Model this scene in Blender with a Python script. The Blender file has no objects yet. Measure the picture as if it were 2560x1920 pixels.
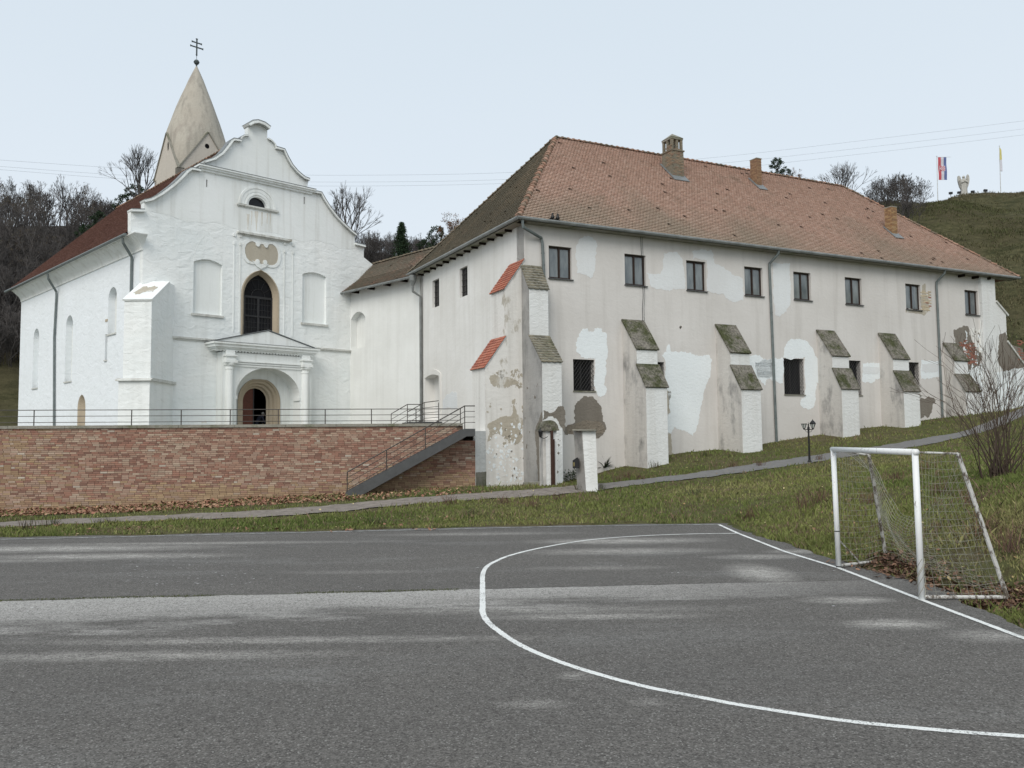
import bpy, bmesh, math, random
import numpy as np
from mathutils import Vector, Matrix
from mathutils.geometry import tessellate_polygon

random.seed(7); rng = np.random.default_rng(11)
S = bpy.context.scene
COL = S.collection
# ------------------------------------------------------------------ camera
F = 2160.; PITCH = .068; ROLL = -.010; CH = 2.15
def _axes(p, r):
    cp, sp = math.cos(p), math.sin(p)
    f = np.array([0, cp, sp]); rt = np.array([1., 0, 0]); up = np.cross(rt, f)
    return rt*math.cos(r)+up*math.sin(r), up*math.cos(r)-rt*math.sin(r), f
RT, UP, FW = _axes(PITCH, ROLL); CAM = np.array([0, 0, CH])
cam = bpy.data.cameras.new('camera'); camo = bpy.data.objects.new('camera', cam); COL.objects.link(camo)
cam.sensor_fit = 'HORIZONTAL'; cam.sensor_width = 36; cam.lens = 36*F/2560; cam.clip_start = .1; cam.clip_end = 3000
m = Matrix.Identity(4)
for i in range(3): m[i][0] = RT[i]; m[i][1] = UP[i]; m[i][2] = -FW[i]; m[i][3] = CAM[i]
camo.matrix_world = m; S.camera = camo
# ------------------------------------------------------------------ world, sun, exposure
w = bpy.data.worlds.new('World'); S.world = w; w.use_nodes = True
nt = w.node_tree; nt.nodes.clear()
out = nt.nodes.new('ShaderNodeOutputWorld'); bg = nt.nodes.new('ShaderNodeBackground')
sky = nt.nodes.new('ShaderNodeTexSky'); sky.sky_type = 'NISHITA'; sky.sun_disc = False
SUN_EL = math.radians(40); SUN_AZ = math.radians(196)      # azimuth the light comes from, clockwise from +Y
sky.sun_elevation = SUN_EL; sky.sun_rotation = SUN_AZ; sky.dust_density = 4
mx = nt.nodes.new('ShaderNodeMix'); mx.data_type = 'RGBA'; mx.inputs[0].default_value = .90
tc = nt.nodes.new('ShaderNodeTexCoord'); sep = nt.nodes.new('ShaderNodeSeparateXYZ')
cr = nt.nodes.new('ShaderNodeValToRGB'); nz = nt.nodes.new('ShaderNodeTexNoise'); nz.inputs['Scale'].default_value = 2.2
mp = nt.nodes.new('ShaderNodeMapping'); mp.inputs['Scale'].default_value = (1, 1, 3)
ma = nt.nodes.new('ShaderNodeMath'); ma.operation = 'MULTIPLY_ADD'; ma.inputs[1].default_value = .12; ma.inputs[2].default_value = 0
ad = nt.nodes.new('ShaderNodeMath'); ad.operation = 'ADD'
nt.links.new(tc.outputs['Generated'], sep.inputs[0]); nt.links.new(tc.outputs['Generated'], mp.inputs[0]); nt.links.new(mp.outputs[0], nz.inputs[0])
nt.links.new(nz.outputs[0], ma.inputs[0]); nt.links.new(sep.outputs[2], ad.inputs[0]); nt.links.new(ma.outputs[0], ad.inputs[1])
nt.links.new(ad.outputs[0], cr.inputs[0])
e = cr.color_ramp.elements
e[0].position = 0.03; e[0].color = (6.9, 7.4, 7.9, 1); e[1].position = .55; e[1].color = (5.85, 6.6, 7.25, 1)
nt.links.new(sky.outputs[0], mx.inputs[6]); nt.links.new(cr.outputs[0], mx.inputs[7])
nt.links.new(mx.outputs[2], bg.inputs[0]); bg.inputs[1].default_value = .1
nt.links.new(bg.outputs[0], out.inputs[0])
sl = bpy.data.lights.new('sun', 'SUN'); sl.energy = 1.5; sl.angle = math.radians(35); sl.color = (1, .94, .86)
so = bpy.data.objects.new('sun', sl); COL.objects.link(so)
sd = Vector((math.sin(SUN_AZ)*math.cos(SUN_EL), math.cos(SUN_AZ)*math.cos(SUN_EL), math.sin(SUN_EL)))
so.rotation_euler = sd.to_track_quat('Z', 'Y').to_euler()
S.view_settings.view_transform = 'Standard'; S.view_settings.look = 'None'; S.view_settings.exposure = 0.34; S.view_settings.gamma = 1
S.view_settings.use_curve_mapping = False
S.render.engine = 'CYCLES'

# ------------------------------------------------------------------ geometry of the place
def ray(x, y): return FW + RT*((x-1280)/F) - UP*((y-960)/F)
def onz(x, y, z=0.):
    v = ray(x, y); return CAM + v*((z-CH)/v[2])
def aty(x, y, Y):
    v = ray(x, y); return CAM + v*(Y/v[1])
class Fr:
    """vertical frame: origin o, horizontal direction d, outward normal n"""
    def __init__(s, o, d):
        s.o = np.array([o[0], o[1]], float); d = np.array(d[:2], float); s.d = d/np.hypot(*d); s.n = np.array([s.d[1], -s.d[0]])
    def uz(s, x, y, n=0.):
        v = ray(x, y); t = ((s.o+s.n*n)@s.n)/(v[:2]@s.n); P = v*t + CAM
        return (float((P[:2]-s.o)@s.d), float(P[2]))
    def P(s, u, z, n=0.):
        q = s.o + s.d*u + s.n*n; return (float(q[0]), float(q[1]), float(z))
    def cross(s, u): return Fr(s.o+s.d*u, s.n)      # its d points outward, its n points to -d
    def off(s, n): return Fr(s.o+s.n*n, s.d)
    def L(s, pts, n=0.): return [s.uz(x, y, n) for x, y in pts]
th = math.radians(63.33); dL = np.array([math.sin(th), math.cos(th)]); dV = np.array([-dL[1], dL[0]]); O = np.array([.589, 37.5])
LW = Fr(O, dL); LF = Fr(O, -dV)
a46 = math.radians(46); dA = np.array([math.sin(a46), math.cos(a46)]); dB = np.array([-dA[1], dA[0]])
Q = O + dV*12.94
CN = Fr(Q, -dB); P0 = Q + dB*7.12; P1 = np.array([-19.484, 45.186])
FC = Fr(P1, dA); SD = Fr(P1, -dB)
W = Fr((-19.407, 32.744), (17.358, 2.978))

# ------------------------------------------------------------------ materials
MATS = {}
class NB:
    def __init__(s, name):
        s.m = bpy.data.materials.new(name); s.m.use_nodes = True; s.t = s.m.node_tree
        s.b = s.t.nodes['Principled BSDF']; s.geo = None; MATS[name] = s.m
    def n(s, t, **k):
        x = s.t.nodes.new(t)
        for a, b in k.items(): setattr(x, a, b)
        return x
    def l(s, a, b): s.t.links.new(a, b)
    def pos(s):
        if not s.geo: s.geo = s.n('ShaderNodeNewGeometry')
        return s.geo.outputs['Position']
    def map(s, sc, src=None):
        mp = s.n('ShaderNodeMapping'); mp.inputs['Scale'].default_value = sc; s.l(src or s.pos(), mp.inputs[0]); return mp.outputs[0]
    def noise(s, scale, vec=None, detail=4, rough=.55, dist=0):
        x = s.n('ShaderNodeTexNoise'); x.inputs['Scale'].default_value = scale; x.inputs['Detail'].default_value = detail
        x.inputs['Roughness'].default_value = rough; x.inputs['Distortion'].default_value = dist
        s.l(vec or s.pos(), x.inputs['Vector']); return x.outputs[0]
    def ramp(s, v, stops):
        x = s.n('ShaderNodeValToRGB'); s.l(v, x.inputs[0]); e = x.color_ramp.elements
        while len(e) < len(stops): e.new(.5)
        for i, (p, c) in enumerate(stops):
            e[i].position = p; e[i].color = (*c, 1) if not isinstance(c, (int, float)) else (c, c, c, 1)
        return x.outputs[0]
    def mix(s, f, a, b, mode='MIX'):
        x = s.n('ShaderNodeMix', data_type='RGBA', blend_type=mode)
        for i, v in ((0, f), (6, a), (7, b)):
            if isinstance(v, (int, float)): x.inputs[i].default_value = v if i == 0 else (v, v, v, 1)
            elif isinstance(v, tuple): x.inputs[i].default_value = (*v, 1)
            else: s.l(v, x.inputs[i])
        return x.outputs[2]
    def math(s, op, a, b=0., c=0., clamp=False):
        x = s.n('ShaderNodeMath', operation=op, use_clamp=clamp)
        for i, v in enumerate((a, b, c)):
            if isinstance(v, (int, float)): x.inputs[i].default_value = v
            else: s.l(v, x.inputs[i])
        return x.outputs[0]
    def col(s, c):
        if isinstance(c, tuple): s.b.inputs['Base Color'].default_value = (*c, 1)
        else: s.l(c, s.b.inputs['Base Color'])
        return s
    def rough(s, r, spec=.3):
        if isinstance(r, (int, float)): s.b.inputs['Roughness'].default_value = r
        else: s.l(r, s.b.inputs['Roughness'])
        s.b.inputs['Specular IOR Level'].default_value = spec; return s
    def bump(s, h, strength=.3, dist=.02):
        x = s.n('ShaderNodeBump'); x.inputs['Strength'].default_value = strength; x.inputs['Distance'].default_value = dist
        s.l(h, x.inputs['Height']); s.l(x.outputs[0], s.b.inputs['Normal']); return s

def plaster(name, base, dark, bumpy=.02, bscale=2.2, streak=.25, fine=.1, dirt=None, dlo=.55, dhi=.7, base2=None):
    k = NB(name)
    big = k.noise(.35, detail=5)
    c = k.mix(k.ramp(big, [(.35, 0.), (.68, 1.)]), base, base2 or tuple(x*.93 for x in base))
    st = k.noise(1.0, k.map((2.6, 2.6, .16)), detail=6)
    c = k.mix(k.math('MULTIPLY', k.ramp(st, [(.5, 0.), (.75, 1.)]), streak), c, dark)
    fn = k.noise(9, detail=6, rough=.7)
    c = k.mix(k.math('MULTIPLY', k.ramp(fn, [(.45, 0.), (.75, 1.)]), fine), c, tuple(x*.55 for x in base))
    if dirt:
        dn = k.noise(.9, k.map((1, 1, .55)), detail=9, rough=.68)
        c = k.mix(k.ramp(dn, [(dlo, 0.), (dhi, 1.)]), c, dirt)
    k.col(c).rough(.92, .15)
    h = k.math('ADD', k.noise(bscale, k.map((1, 1, 1.7)), detail=3, dist=.6), k.math('MULTIPLY', k.noise(24, detail=3), .12))
    k.bump(h, .9, bumpy)
    return k.m
CH_PL = plaster('church_limewash', (.84, .86, .85), (.52, .54, .52), .06, 1.9, .25, .06, base2=(.76, .80, .80))
CH_SM = plaster('church_smooth_render', (.82, .845, .84), (.50, .50, .46), .012, 3, .55, .06, base2=(.76, .79, .775))
CH_SD = plaster('church_side_limewash', (.80, .84, .87), (.6, .63, .64), .05, 1.5, .15, .04, base2=(.76, .80, .82))
CN_PL = plaster('link_wall_render', (.79, .805, .79), (.52, .52, .49), .012, 2, .22, .05, base2=(.70, .71, .69))
LF_PL = plaster('wing_side_render', (.79, .785, .765), (.52, .50, .46), .014, 2, .3, .07, base2=(.70, .69, .66))
LW_PL = plaster('wing_long_render', (.68, .662, .64), (.44, .42, .39), .012, 3, .38, .10, base2=(.61, .59, .565))
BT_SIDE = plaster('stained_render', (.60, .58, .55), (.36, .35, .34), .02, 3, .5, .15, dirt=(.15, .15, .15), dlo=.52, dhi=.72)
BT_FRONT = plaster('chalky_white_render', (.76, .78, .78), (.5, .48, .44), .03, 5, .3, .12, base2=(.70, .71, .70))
BT_WORN = plaster('worn_corner_render', (.76, .75, .72), (.46, .44, .40), .02, 3, .5, .14, dirt=(.44, .41, .35), dlo=.60, dhi=.66)
PATCH_W = plaster('fresh_whitewash', (.82, .87, .89), (.6, .64, .66), .02, 6, .12, .05)
PATCH_P = plaster('pale_whitewash', (.74, .77, .785), (.62, .63, .62), .015, 6, .25, .08, base2=(.67, .685, .69))
PATCH_D = plaster('bare_cement', (.235, .215, .185), (.15, .135, .11), .03, 7, .4, .3, base2=(.19, .17, .145))
PATCH_R = plaster('rough_rubble', (.27, .235, .19), (.12, .10, .08), .09, 9, .2, .5)
PATCH_B = plaster('beige_bare_render', (.47, .43, .355), (.3, .27, .22), .02, 6, .3, .25, dirt=(.64, .63, .59), dlo=.52, dhi=.58)
COPE = plaster('weathered_moulding', (.62, .63, .60), (.30, .29, .26), .02, 9, .6, .3, dirt=(.33, .31, .26), dlo=.55, dhi=.66)
STONE = plaster('sandstone', (.50, .43, .33), (.30, .24, .17), .02, 6, .3, .2, base2=(.42, .36, .275))
SPIRE = plaster('spire_render', (.45, .425, .365), (.22, .205, .18), .03, 5, .75, .32, base2=(.40, .365, .31), dirt=(.30, .265, .23), dlo=.54, dhi=.72)
TOWER = plaster('tower_render', (.54, .50, .44), (.36, .33, .29), .02, 4, .3, .12)
PLAQ = plaster('plaque_face', (.47, .43, .35), (.36, .30, .22), .01, 6, .2, .25, base2=(.42, .385, .32))
CONC = plaster('weathered_concrete', (.30, .29, .25), (.13, .125, .10), .03, 9, .4, .45, dirt=(.12, .13, .07), dlo=.5, dhi=.68)

def simple(name, c, r=.6, spec=.4, var=.15, sc=6, metal=0.):
    k = NB(name); nn = k.noise(sc, detail=5)
    k.col(k.mix(k.ramp(nn, [(.3, 0.), (.7, 1.)]), c, tuple(x*(1-var*2) for x in c))).rough(r, spec); k.b.inputs['Metallic'].default_value = metal
    return k.m
ZINC = simple('zinc_pipe', (.16, .19, .19), .45, .5, .18, 3)
ZINC_L = simple('zinc_gutter', (.22, .235, .23), .45, .5, .2, 2.5)
GREEN_CU = simple('patina_metal', (.075, .095, .098), .6, .4)
STEEL = simple('painted_steel', (.085, .088, .09), .55, .4, .12, 4)
RAILM = simple('rail_steel', (.07, .062, .055), .55, .4)
BROWN = simple('brown_window_wood', (.035, .02, .014), .55, .4)
DARKW = simple('dark_window_wood', (.028, .028, .03), .5, .4)
DOORW = simple('door_wood', (.13, .045, .03), .55, .3)
IRON = simple('black_iron', (.012, .012, .013), .5, .4)
LEAD = simple('lead_flashing', (.20, .215, .22), .5, .4)
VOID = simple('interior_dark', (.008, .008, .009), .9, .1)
BARKM = simple('bark', (.075, .068, .062), .9, .1, .25, 3)
TWIG_HAZE = simple('twigs', (.105, .097, .093), .95, .05, .25, .3)  # grey twig tone, lightened to stand in for distance haze
TWIG2 = simple('pale_twigs', (.13, .10, .08), .95, .05, .25, .5)
NETM = simple('net_cord', (.38, .37, .31), .9, .1, .2, 2)
WOODT = simple('rafter_wood', (.02, .014, .01), .9, .1)
k = NB('window_glass'); k.col(k.mix(k.ramp(k.noise(2.2, k.map((1, 1, .35)), detail=3), [(.35, 0.), (.65, 1.)]), (.10, .12, .13), (.21, .235, .24))).rough(.07, .9); GLASS = k.m
k = NB('dark_glass'); k.col((.012, .013, .016)).rough(.12, .25); GLASSD = k.m
k = NB('lantern_glass'); k.col((.5, .52, .5)).rough(.3, .4); LGLASS = k.m
k = NB('goal_paint'); nn = k.noise(14, k.map((1, 1, .35)), detail=7, rough=.75)
k.col(k.mix(k.ramp(nn, [(.60, 0.), (.66, 1.)]), (.78, .80, .80), (.16, .12, .09))).rough(.45, .4); GOALP = k.m
k = NB('rusty_goal_paint'); nn = k.noise(10, k.map((1, 1, .5)), detail=7, rough=.75)
k.col(k.mix(k.ramp(nn, [(.47, 0.), (.55, 1.)]), (.55, .55, .53), (.12, .10, .08))).rough(.6, .3); GOALR = k.m
def attrmat(name, tint=None, r=.9, spec=.1, moss=None, bumpn=None):
    k = NB(name); a = k.n('ShaderNodeAttribute', attribute_name='Col'); c = a.outputs['Color']
    if moss: c = moss(k, c)
    k.col(c).rough(r, spec)
    if bumpn: k.bump(k.noise(bumpn, detail=4), .6, .01)
    return k.m
def m_roof(k, c):
    g = k.noise(.22, detail=6, rough=.6); 
    z = k.n('ShaderNodeSeparateXYZ'); k.l(k.pos(), z.inputs[0])
    zz = k.math('MULTIPLY_ADD', z.outputs[2], -.13, 2.05, clamp=True)
    f = k.ramp(k.math('ADD', k.math('MULTIPLY', g, .9), k.math('MULTIPLY', zz, .55)), [(.50, 0.), (.88, 1.)])
    c = k.mix(k.math('MULTIPLY', f, .78), c, (.27, .245, .19))
    g2 = k.noise(.8, detail=6, rough=.7)
    return k.mix(k.math('MULTIPLY', k.ramp(g2, [(.58, 0.), (.78, 1.)]), .55), c, (.13, .13, .085))
def m_oldroof(k, c):
    g = k.noise(.5, detail=6, rough=.7)
    c = k.mix(k.math('MULTIPLY', k.ramp(g, [(.24, 0.), (.55, 1.)]), .88), c, (.185, .17, .135))
    return c
def m_cap(k, c):
    g = k.noise(3.0, detail=7, rough=.75)
    c = k.mix(k.ramp(g, [(.45, 0.), (.62, 1.)]), c, (.09, .085, .06))
    return c
TILE = attrmat('clay_tiles', moss=m_roof)
TILE_OLD = attrmat('mossy_old_tiles', moss=m_oldroof)
TILE_RED = attrmat('plain_tiles')
TILE_CAP = attrmat('lichened_tiles', moss=m_cap)
def m_brick(k, c):
    g = k.noise(7, detail=5, rough=.7)
    return k.mix(k.math('MULTIPLY', k.ramp(g, [(.4, 0.), (.8, 1.)]), .35), c, (.30, .22, .17))
BRICK = attrmat('brick_faces', moss=m_brick, bumpn=20)
MORT = simple('mortar', (.17, .12, .09), .95, .05, .2, 5)
BARE = attrmat('leaf_faces', r=.75, spec=.15)

# moss + concrete slabs on the buttresses
k = NB('mossy_slab'); g = k.noise(1.3, detail=7, rough=.72); g2 = k.noise(11, detail=5, rough=.7)
c = k.mix(k.ramp(g2, [(.35, 0.), (.65, 1.)]), (.095, .088, .078), (.28, .262, .225))
mo = k.mix(k.ramp(g2, [(.35, 0.), (.7, 1.)]), (.030, .038, .014), (.085, .095, .038))
c = k.mix(k.math('MULTIPLY', k.ramp(g, [(.44, 0.), (.60, 1.)]), .9), c, mo)
k.col(c).rough(.95, .1).bump(g2, .8, .03); MOSS = k.m

# ------------------------------------------------------------------ mesh helpers
ROOT = {}
class MB:
    def __init__(s): s.v = []; s.f = []; s.c = []; s.mi = []
    def add(s, vs, fs, col=None, mi=0):
        b = len(s.v); s.v.extend([tuple(map(float, x)) for x in vs])
        for f in fs: s.f.append(tuple(i+b for i in f)); s.c.append(col or (1, 1, 1)); s.mi.append(mi)
    def box(s, c, sx, sy, sz, rz=0, col=None, tilt=0):
        cs, sn = math.cos(rz), math.sin(rz); vs = []
        for dx, dy, dz in ((-1,-1,-1),(1,-1,-1),(1,1,-1),(-1,1,-1),(-1,-1,1),(1,-1,1),(1,1,1),(-1,1,1)):
            x, y, z = dx*sx/2, dy*sy/2, dz*sz/2
            vs.append((c[0]+x*cs-y*sn, c[1]+x*sn+y*cs, c[2]+z+tilt*x))
        s.add(vs, [(0,3,2,1),(4,5,6,7),(0,1,5,4),(1,2,6,5),(2,3,7,6),(3,0,4,7)], col)
    def hexa(s, p, col=None):      # 8 points: four below, four above
        s.add(p, [(0,3,2,1),(4,5,6,7),(0,1,5,4),(1,2,6,5),(2,3,7,6),(3,0,4,7)], col)
    def prism(s, fr, outer, n0, n1, holes=(), back=True, col=None):
        """polygon in (u,z) of frame fr, front face at n0, back at n1; holes cut through"""
        loops = [list(outer)]+[list(h) for h in holes]
        flat = [p for l in loops for p in l]
        tri = tessellate_polygon([[Vector((p[0], p[1], 0)) for p in l] for l in loops])
        N = len(flat); vs = [fr.P(p[0], p[1], n0) for p in flat]+[fr.P(p[0], p[1], n1) for p in flat]
        fs = []
        for a, b, c_ in tri:
            A, B, C_ = flat[a], flat[b], flat[c_]
            ar = (B[0]-A[0])*(C_[1]-A[1])-(B[1]-A[1])*(C_[0]-A[0])
            if abs(ar) < 1e-10: continue
            t = (a, b, c_) if ar > 0 else (a, c_, b)
            fs.append(t)
            if back: fs.append((t[0]+N, t[2]+N, t[1]+N))
        i0 = 0
        for li, l in enumerate(loops):
            n = len(l); ar = sum(l[i][0]*l[(i+1) % n][1]-l[(i+1) % n][0]*l[i][1] for i in range(n))
            ccw = ar > 0
            if li: ccw = not ccw
            for i in range(n):
                a, b = i0+i, i0+(i+1) % n
                fs.append((a, a+N, b+N, b) if ccw else (b, b+N, a+N, a))
            i0 += n
        s.add(vs, fs, col)
    def tube(s, pts, r, sides=6, cap=True, col=None):
        pts = [np.array(p, float) for p in pts]; n = len(pts)
        rs = r if hasattr(r, '__len__') else [r]*n
        vs = []; prev = None
        for i, p in enumerate(pts):
            t = (pts[min(i+1, n-1)]-pts[max(i-1, 0)]); t = t/(np.linalg.norm(t)+1e-9)
            if prev is None:
                a = np.cross(t, [0, 0, 1.]) if abs(t[2]) < .9 else np.cross(t, [1., 0, 0])
            else: a = prev-t*(prev@t)
            a = a/(np.linalg.norm(a)+1e-9); prev = a; b = np.cross(t, a)
            for k_ in range(sides):
                an = 2*math.pi*k_/sides; vs.append(p+(a*math.cos(an)+b*math.sin(an))*rs[i])
        fs = [(i*sides+k_, i*sides+(k_+1) % sides, (i+1)*sides+(k_+1) % sides, (i+1)*sides+k_) for i in range(n-1) for k_ in range(sides)]
        if cap: fs += [tuple(reversed(range(sides))), tuple(range((n-1)*sides, n*sides))]
        s.add(vs, fs, col)
    def lathe(s, c, prof, seg=16, sx=1., sy=1., rz=0., col=None):
        vs = []
        for r, z in prof:
            for k_ in range(seg):
                a = 2*math.pi*k_/seg+rz; vs.append((c[0]+r*sx*math.cos(a), c[1]+r*sy*math.sin(a), c[2]+z))
        fs = [(i*seg+k_, i*seg+(k_+1) % seg, (i+1)*seg+(k_+1) % seg, (i+1)*seg+k_) for i in range(len(prof)-1) for k_ in range(seg)]
        fs += [tuple(reversed(range(seg))), tuple(range((len(prof)-1)*seg, len(prof)*seg))]
        s.add(vs, fs, col)
    def band(s, fr, pts, w, n0, n1):
        """moulding along a polyline in (u,z): width w perpendicular to the left of travel"""
        P = [np.array(p) for p in pts]; Q_ = []
        for i, p in enumerate(P):
            t = P[min(i+1, len(P)-1)]-P[max(i-1, 0)]; t = t/np.linalg.norm(t); Q_.append(p+np.array([-t[1], t[0]])*w)
        for i in range(len(P)-1):
            a, b, c_, d = P[i], P[i+1], Q_[i+1], Q_[i]
            s.hexa([fr.P(a[0], a[1], n1), fr.P(b[0], b[1], n1), fr.P(b[0], b[1], n0), fr.P(a[0], a[1], n0),
                    fr.P(d[0], d[1], n1), fr.P(c_[0], c_[1], n1), fr.P(c_[0], c_[1], n0), fr.P(d[0], d[1], n0)])
    def build(s, name, mat, parent=None, smooth=False, colors=False):
        me = bpy.data.meshes.new(name)
        off = np.zeros(3)
        if parent is not None: off = np.array(ROOT[parent.name])
        vs = [(x-off[0], y-off[1], z-off[2]) for x, y, z in s.v]
        me.from_pydata(vs, [], s.f)
        if colors:
            at = me.attributes.new('Col', 'FLOAT_COLOR', 'FACE')
            at.data.foreach_set('color', np.array([(*c, 1) for c in s.c], dtype=np.float32).ravel())
        mats = mat if isinstance(mat, (list, tuple)) else [mat]
        for q in mats: me.materials.append(q)
        if len(mats) > 1: me.polygons.foreach_set('material_index', s.mi)
        if smooth: me.shade_smooth()
        me.update()
        o = bpy.data.objects.new(name, me); COL.objects.link(o)
        if parent is not None: o.parent = parent; ROOT[o.name] = ROOT[parent.name]
        else: ROOT[o.name] = (0, 0, 0)
        return o
def tag(o, label=None, cat=None, group=None, kind=None):
    for a, b in (('label', label), ('category', cat), ('group', group), ('kind', kind)):
        if b: o[a] = b
    return o
def thing(name, loc, label, cat, group=None):
    o = bpy.data.objects.new(name, None); COL.objects.link(o); o.location = tuple(map(float, loc)); o.empty_display_size = .3
    ROOT[o.name] = tuple(map(float, loc)); return tag(o, label, cat, group)
def struct(mb, name, mat, **k_):
    o = mb.build(name, mat, **k_); o['kind'] = 'structure'; return o
def single(mb, name, mat, label, cat, group=None, base=None, **k_):
    """a thing that is one mesh, its origin at its base"""
    o = mb.build(name, mat, **k_)
    b = base if base is not None else (sum(v[0] for v in mb.v)/len(mb.v), sum(v[1] for v in mb.v)/len(mb.v), min(v[2] for v in mb.v))
    o.data.transform(Matrix.Translation((-b[0], -b[1], -b[2]))); o.location = tuple(map(float, b)); ROOT[o.name] = tuple(map(float, b))
    return tag(o, label, cat, group)
def arch(u0, u1, z0, zs, zt, kind='round', n=12):
    """closed outline (ccw) of an opening u0..u1, sill z0, spring zs, top zt"""
    p = [(u0, z0), (u1, z0), (u1, zs)]; c = (u0+u1)/2; h = (u1-u0)/2; H = zt-zs
    if kind == 'round': arc_ = [(c+h*math.cos(a), zs+H*math.sin(a)) for a in np.linspace(0, math.pi, n)[1:-1]]
    elif kind == 'seg':
        arc_ = [(c+h*x, zs+H*(1-x*x)) for x in np.linspace(1, -1, n)[1:-1]]
    else:
        rr = (H*H+h*h)/(2*h) if H > h else h
        r_ = [];
        for t in np.linspace(0, 1, n//2+1)[1:]:
            z = H*math.sin(t*math.pi/2) if rr == h else H*t**.85
            x = (h-rr)+math.sqrt(max(rr*rr-z*z, 0)); r_.append((x, z))
        r_[-1] = (0, H)
        arc_ = [(c+x, zs+z) for x, z in r_]+[(c-x, zs+z) for x, z in reversed(r_[:-1])]
    return p+arc_+[(u0, zs)]
def rect(u0, u1, z0, z1): return [(u0, z0), (u1, z0), (u1, z1), (u0, z1)]
def jag(pts, amp=.05, it=3):
    p = [np.array(q, float) for q in pts]
    for i in range(it):
        r_ = []
        for a, b in zip(p, p[1:]+p[:1]):
            d = b-a; L_ = np.linalg.norm(d)
            r_.append(a)
            if L_ > .05: r_.append((a+b)/2+np.array([-d[1], d[0]])/(L_+1e-9)*random.uniform(-1, 1)*min(amp, L_*.22))
        p = r_
    return [tuple(q) for q in p]
def copytree(o, parent=None, loc=None, rz=None, sc=None):
    c = o.copy(); COL.objects.link(c)
    if parent is not None: c.parent = parent
    if loc is not None: c.location = tuple(map(float, loc))
    if rz is not None: c.rotation_euler = (0, 0, rz)
    if sc is not None: c.scale = (sc, sc, sc)
    for ch in KIDS.get(o.name, []): copytree(ch, c)
    return c
KIDS = {}
def K(ox, oy, pts, s=.28933): return [(ox+x*s, oy+y*s) for x, y in pts]

# ================================================================== TERRAIN
BASEPX = [(1311, 1222), (1560, 1165), (1680, 1135), (1840, 1120), (1930, 1105), (2120, 1075), (2348, 1045), (2487, 1040)]
ctrl = [(-45, 18, 0), (-30, 19, 0), (-20, 19.6, 0), (-12.1, 20.6, .02), (-6.3, 21.4, .02), (0, 22.1, .03), (3, 22.4, .03), (5.4, 22.7, .04),
        (5.95, 18.5, .04), (6.2, 15.5, .03), (6.9, 13.2, .02), (7.0, 11.5, .03), (6.6, 9, .02), (6.4, 5, .02), (6.4, 0, 0), (6.4, -10, 0),
        (-40, 0, 0), (-20, -10, 0), (0, 0, 0), (0, -20, 0), (-20, 10, 0), (0, 12, 0), (2.5, 17, 0), (-40, -30, 0), (20, -25, 1.2)]
Wp = Fr(W.o, W.d)
for x, y in ((0, 1276), (300, 1265), (640, 1245), (900, 1232), (1187, 1218)):
    u, z = W.uz(x, y); P = W.P(u, z); ctrl.append(P)
ctrl += [(-32, 30, -.3), (-45, 28, -.5), (-32, 26, -.25), (-18, 26, -.1)]
for x, y in BASEPX:
    u, z = LW.uz(x, y); ctrl.append(LW.P(u, z))
for nn_, pts in ((5.5, [(1721, 1195), (2000, 1154), (2281, 1114), (2455, 1074)]),):
    for x, y in pts:
        u, z = LW.uz(x, y, nn_); ctrl.append(LW.P(u, z, nn_))
for x, y, Y in ((1250, 1236, 31.5), (1376, 1213, 33.6), (1333, 1217, 35.0), (1420, 1224, 32), (1470, 1234, 31.3), (2500, 1200, 20), (2560, 1300, 14), (2300, 1250, 20), (2100, 1250, 22),
                (1900, 1250, 25), (1700, 1255, 26), (1500, 1262, 27), (1080, 1250, 30.5), (2560, 1180, 22), (2560, 1100, 34), (2750, 1250, 14), (2900, 1150, 20)):
    ctrl.append(tuple(aty(x, y, Y)))
ctrl += [(12, 5, 2.0), (12, -10, 2.0), (30, 20, 5.5), (30, 40, 5.2), (30, 0, 5.5), (-10, 50, 1.5), (-25, 50, 1.5), (-40, 50, 1.5), (5, 60, 2.2), (20, 62, 3.4), (36, 60, 4.2), (-20, 75, 2), (0, 75, 3), (30, 75, 5)]
CT = np.array(ctrl, float)
def _tps(r2): return .5*r2*np.log(r2+1e-9)
n_ = len(CT); A = np.zeros((n_+3, n_+3)); d2 = ((CT[:, None, :2]-CT[None, :, :2])**2).sum(2)
A[:n_, :n_] = _tps(d2)+np.eye(n_)*.5; A[:n_, n_] = 1; A[:n_, n_+1:] = CT[:, :2]; A[n_:, :n_] = A[:n_, n_:].T
NCT = n_; wt = np.linalg.solve(A, np.concatenate([CT[:, 2], np.zeros(3)]))
CREST = np.array([(-1500, 570), (-300, 560), (0, 562), (300, 566), (600, 620), (900, 640), (1200, 630), (1500, 590), (1900, 535), (2100, 512), (2230, 503), (2300, 494), (2354, 488), (2470, 482), (2560, 476), (2800, 465), (4200, 450)], float)
def sm(t): t = np.clip(t, 0, 1); return t*t*(3-2*t)
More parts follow.
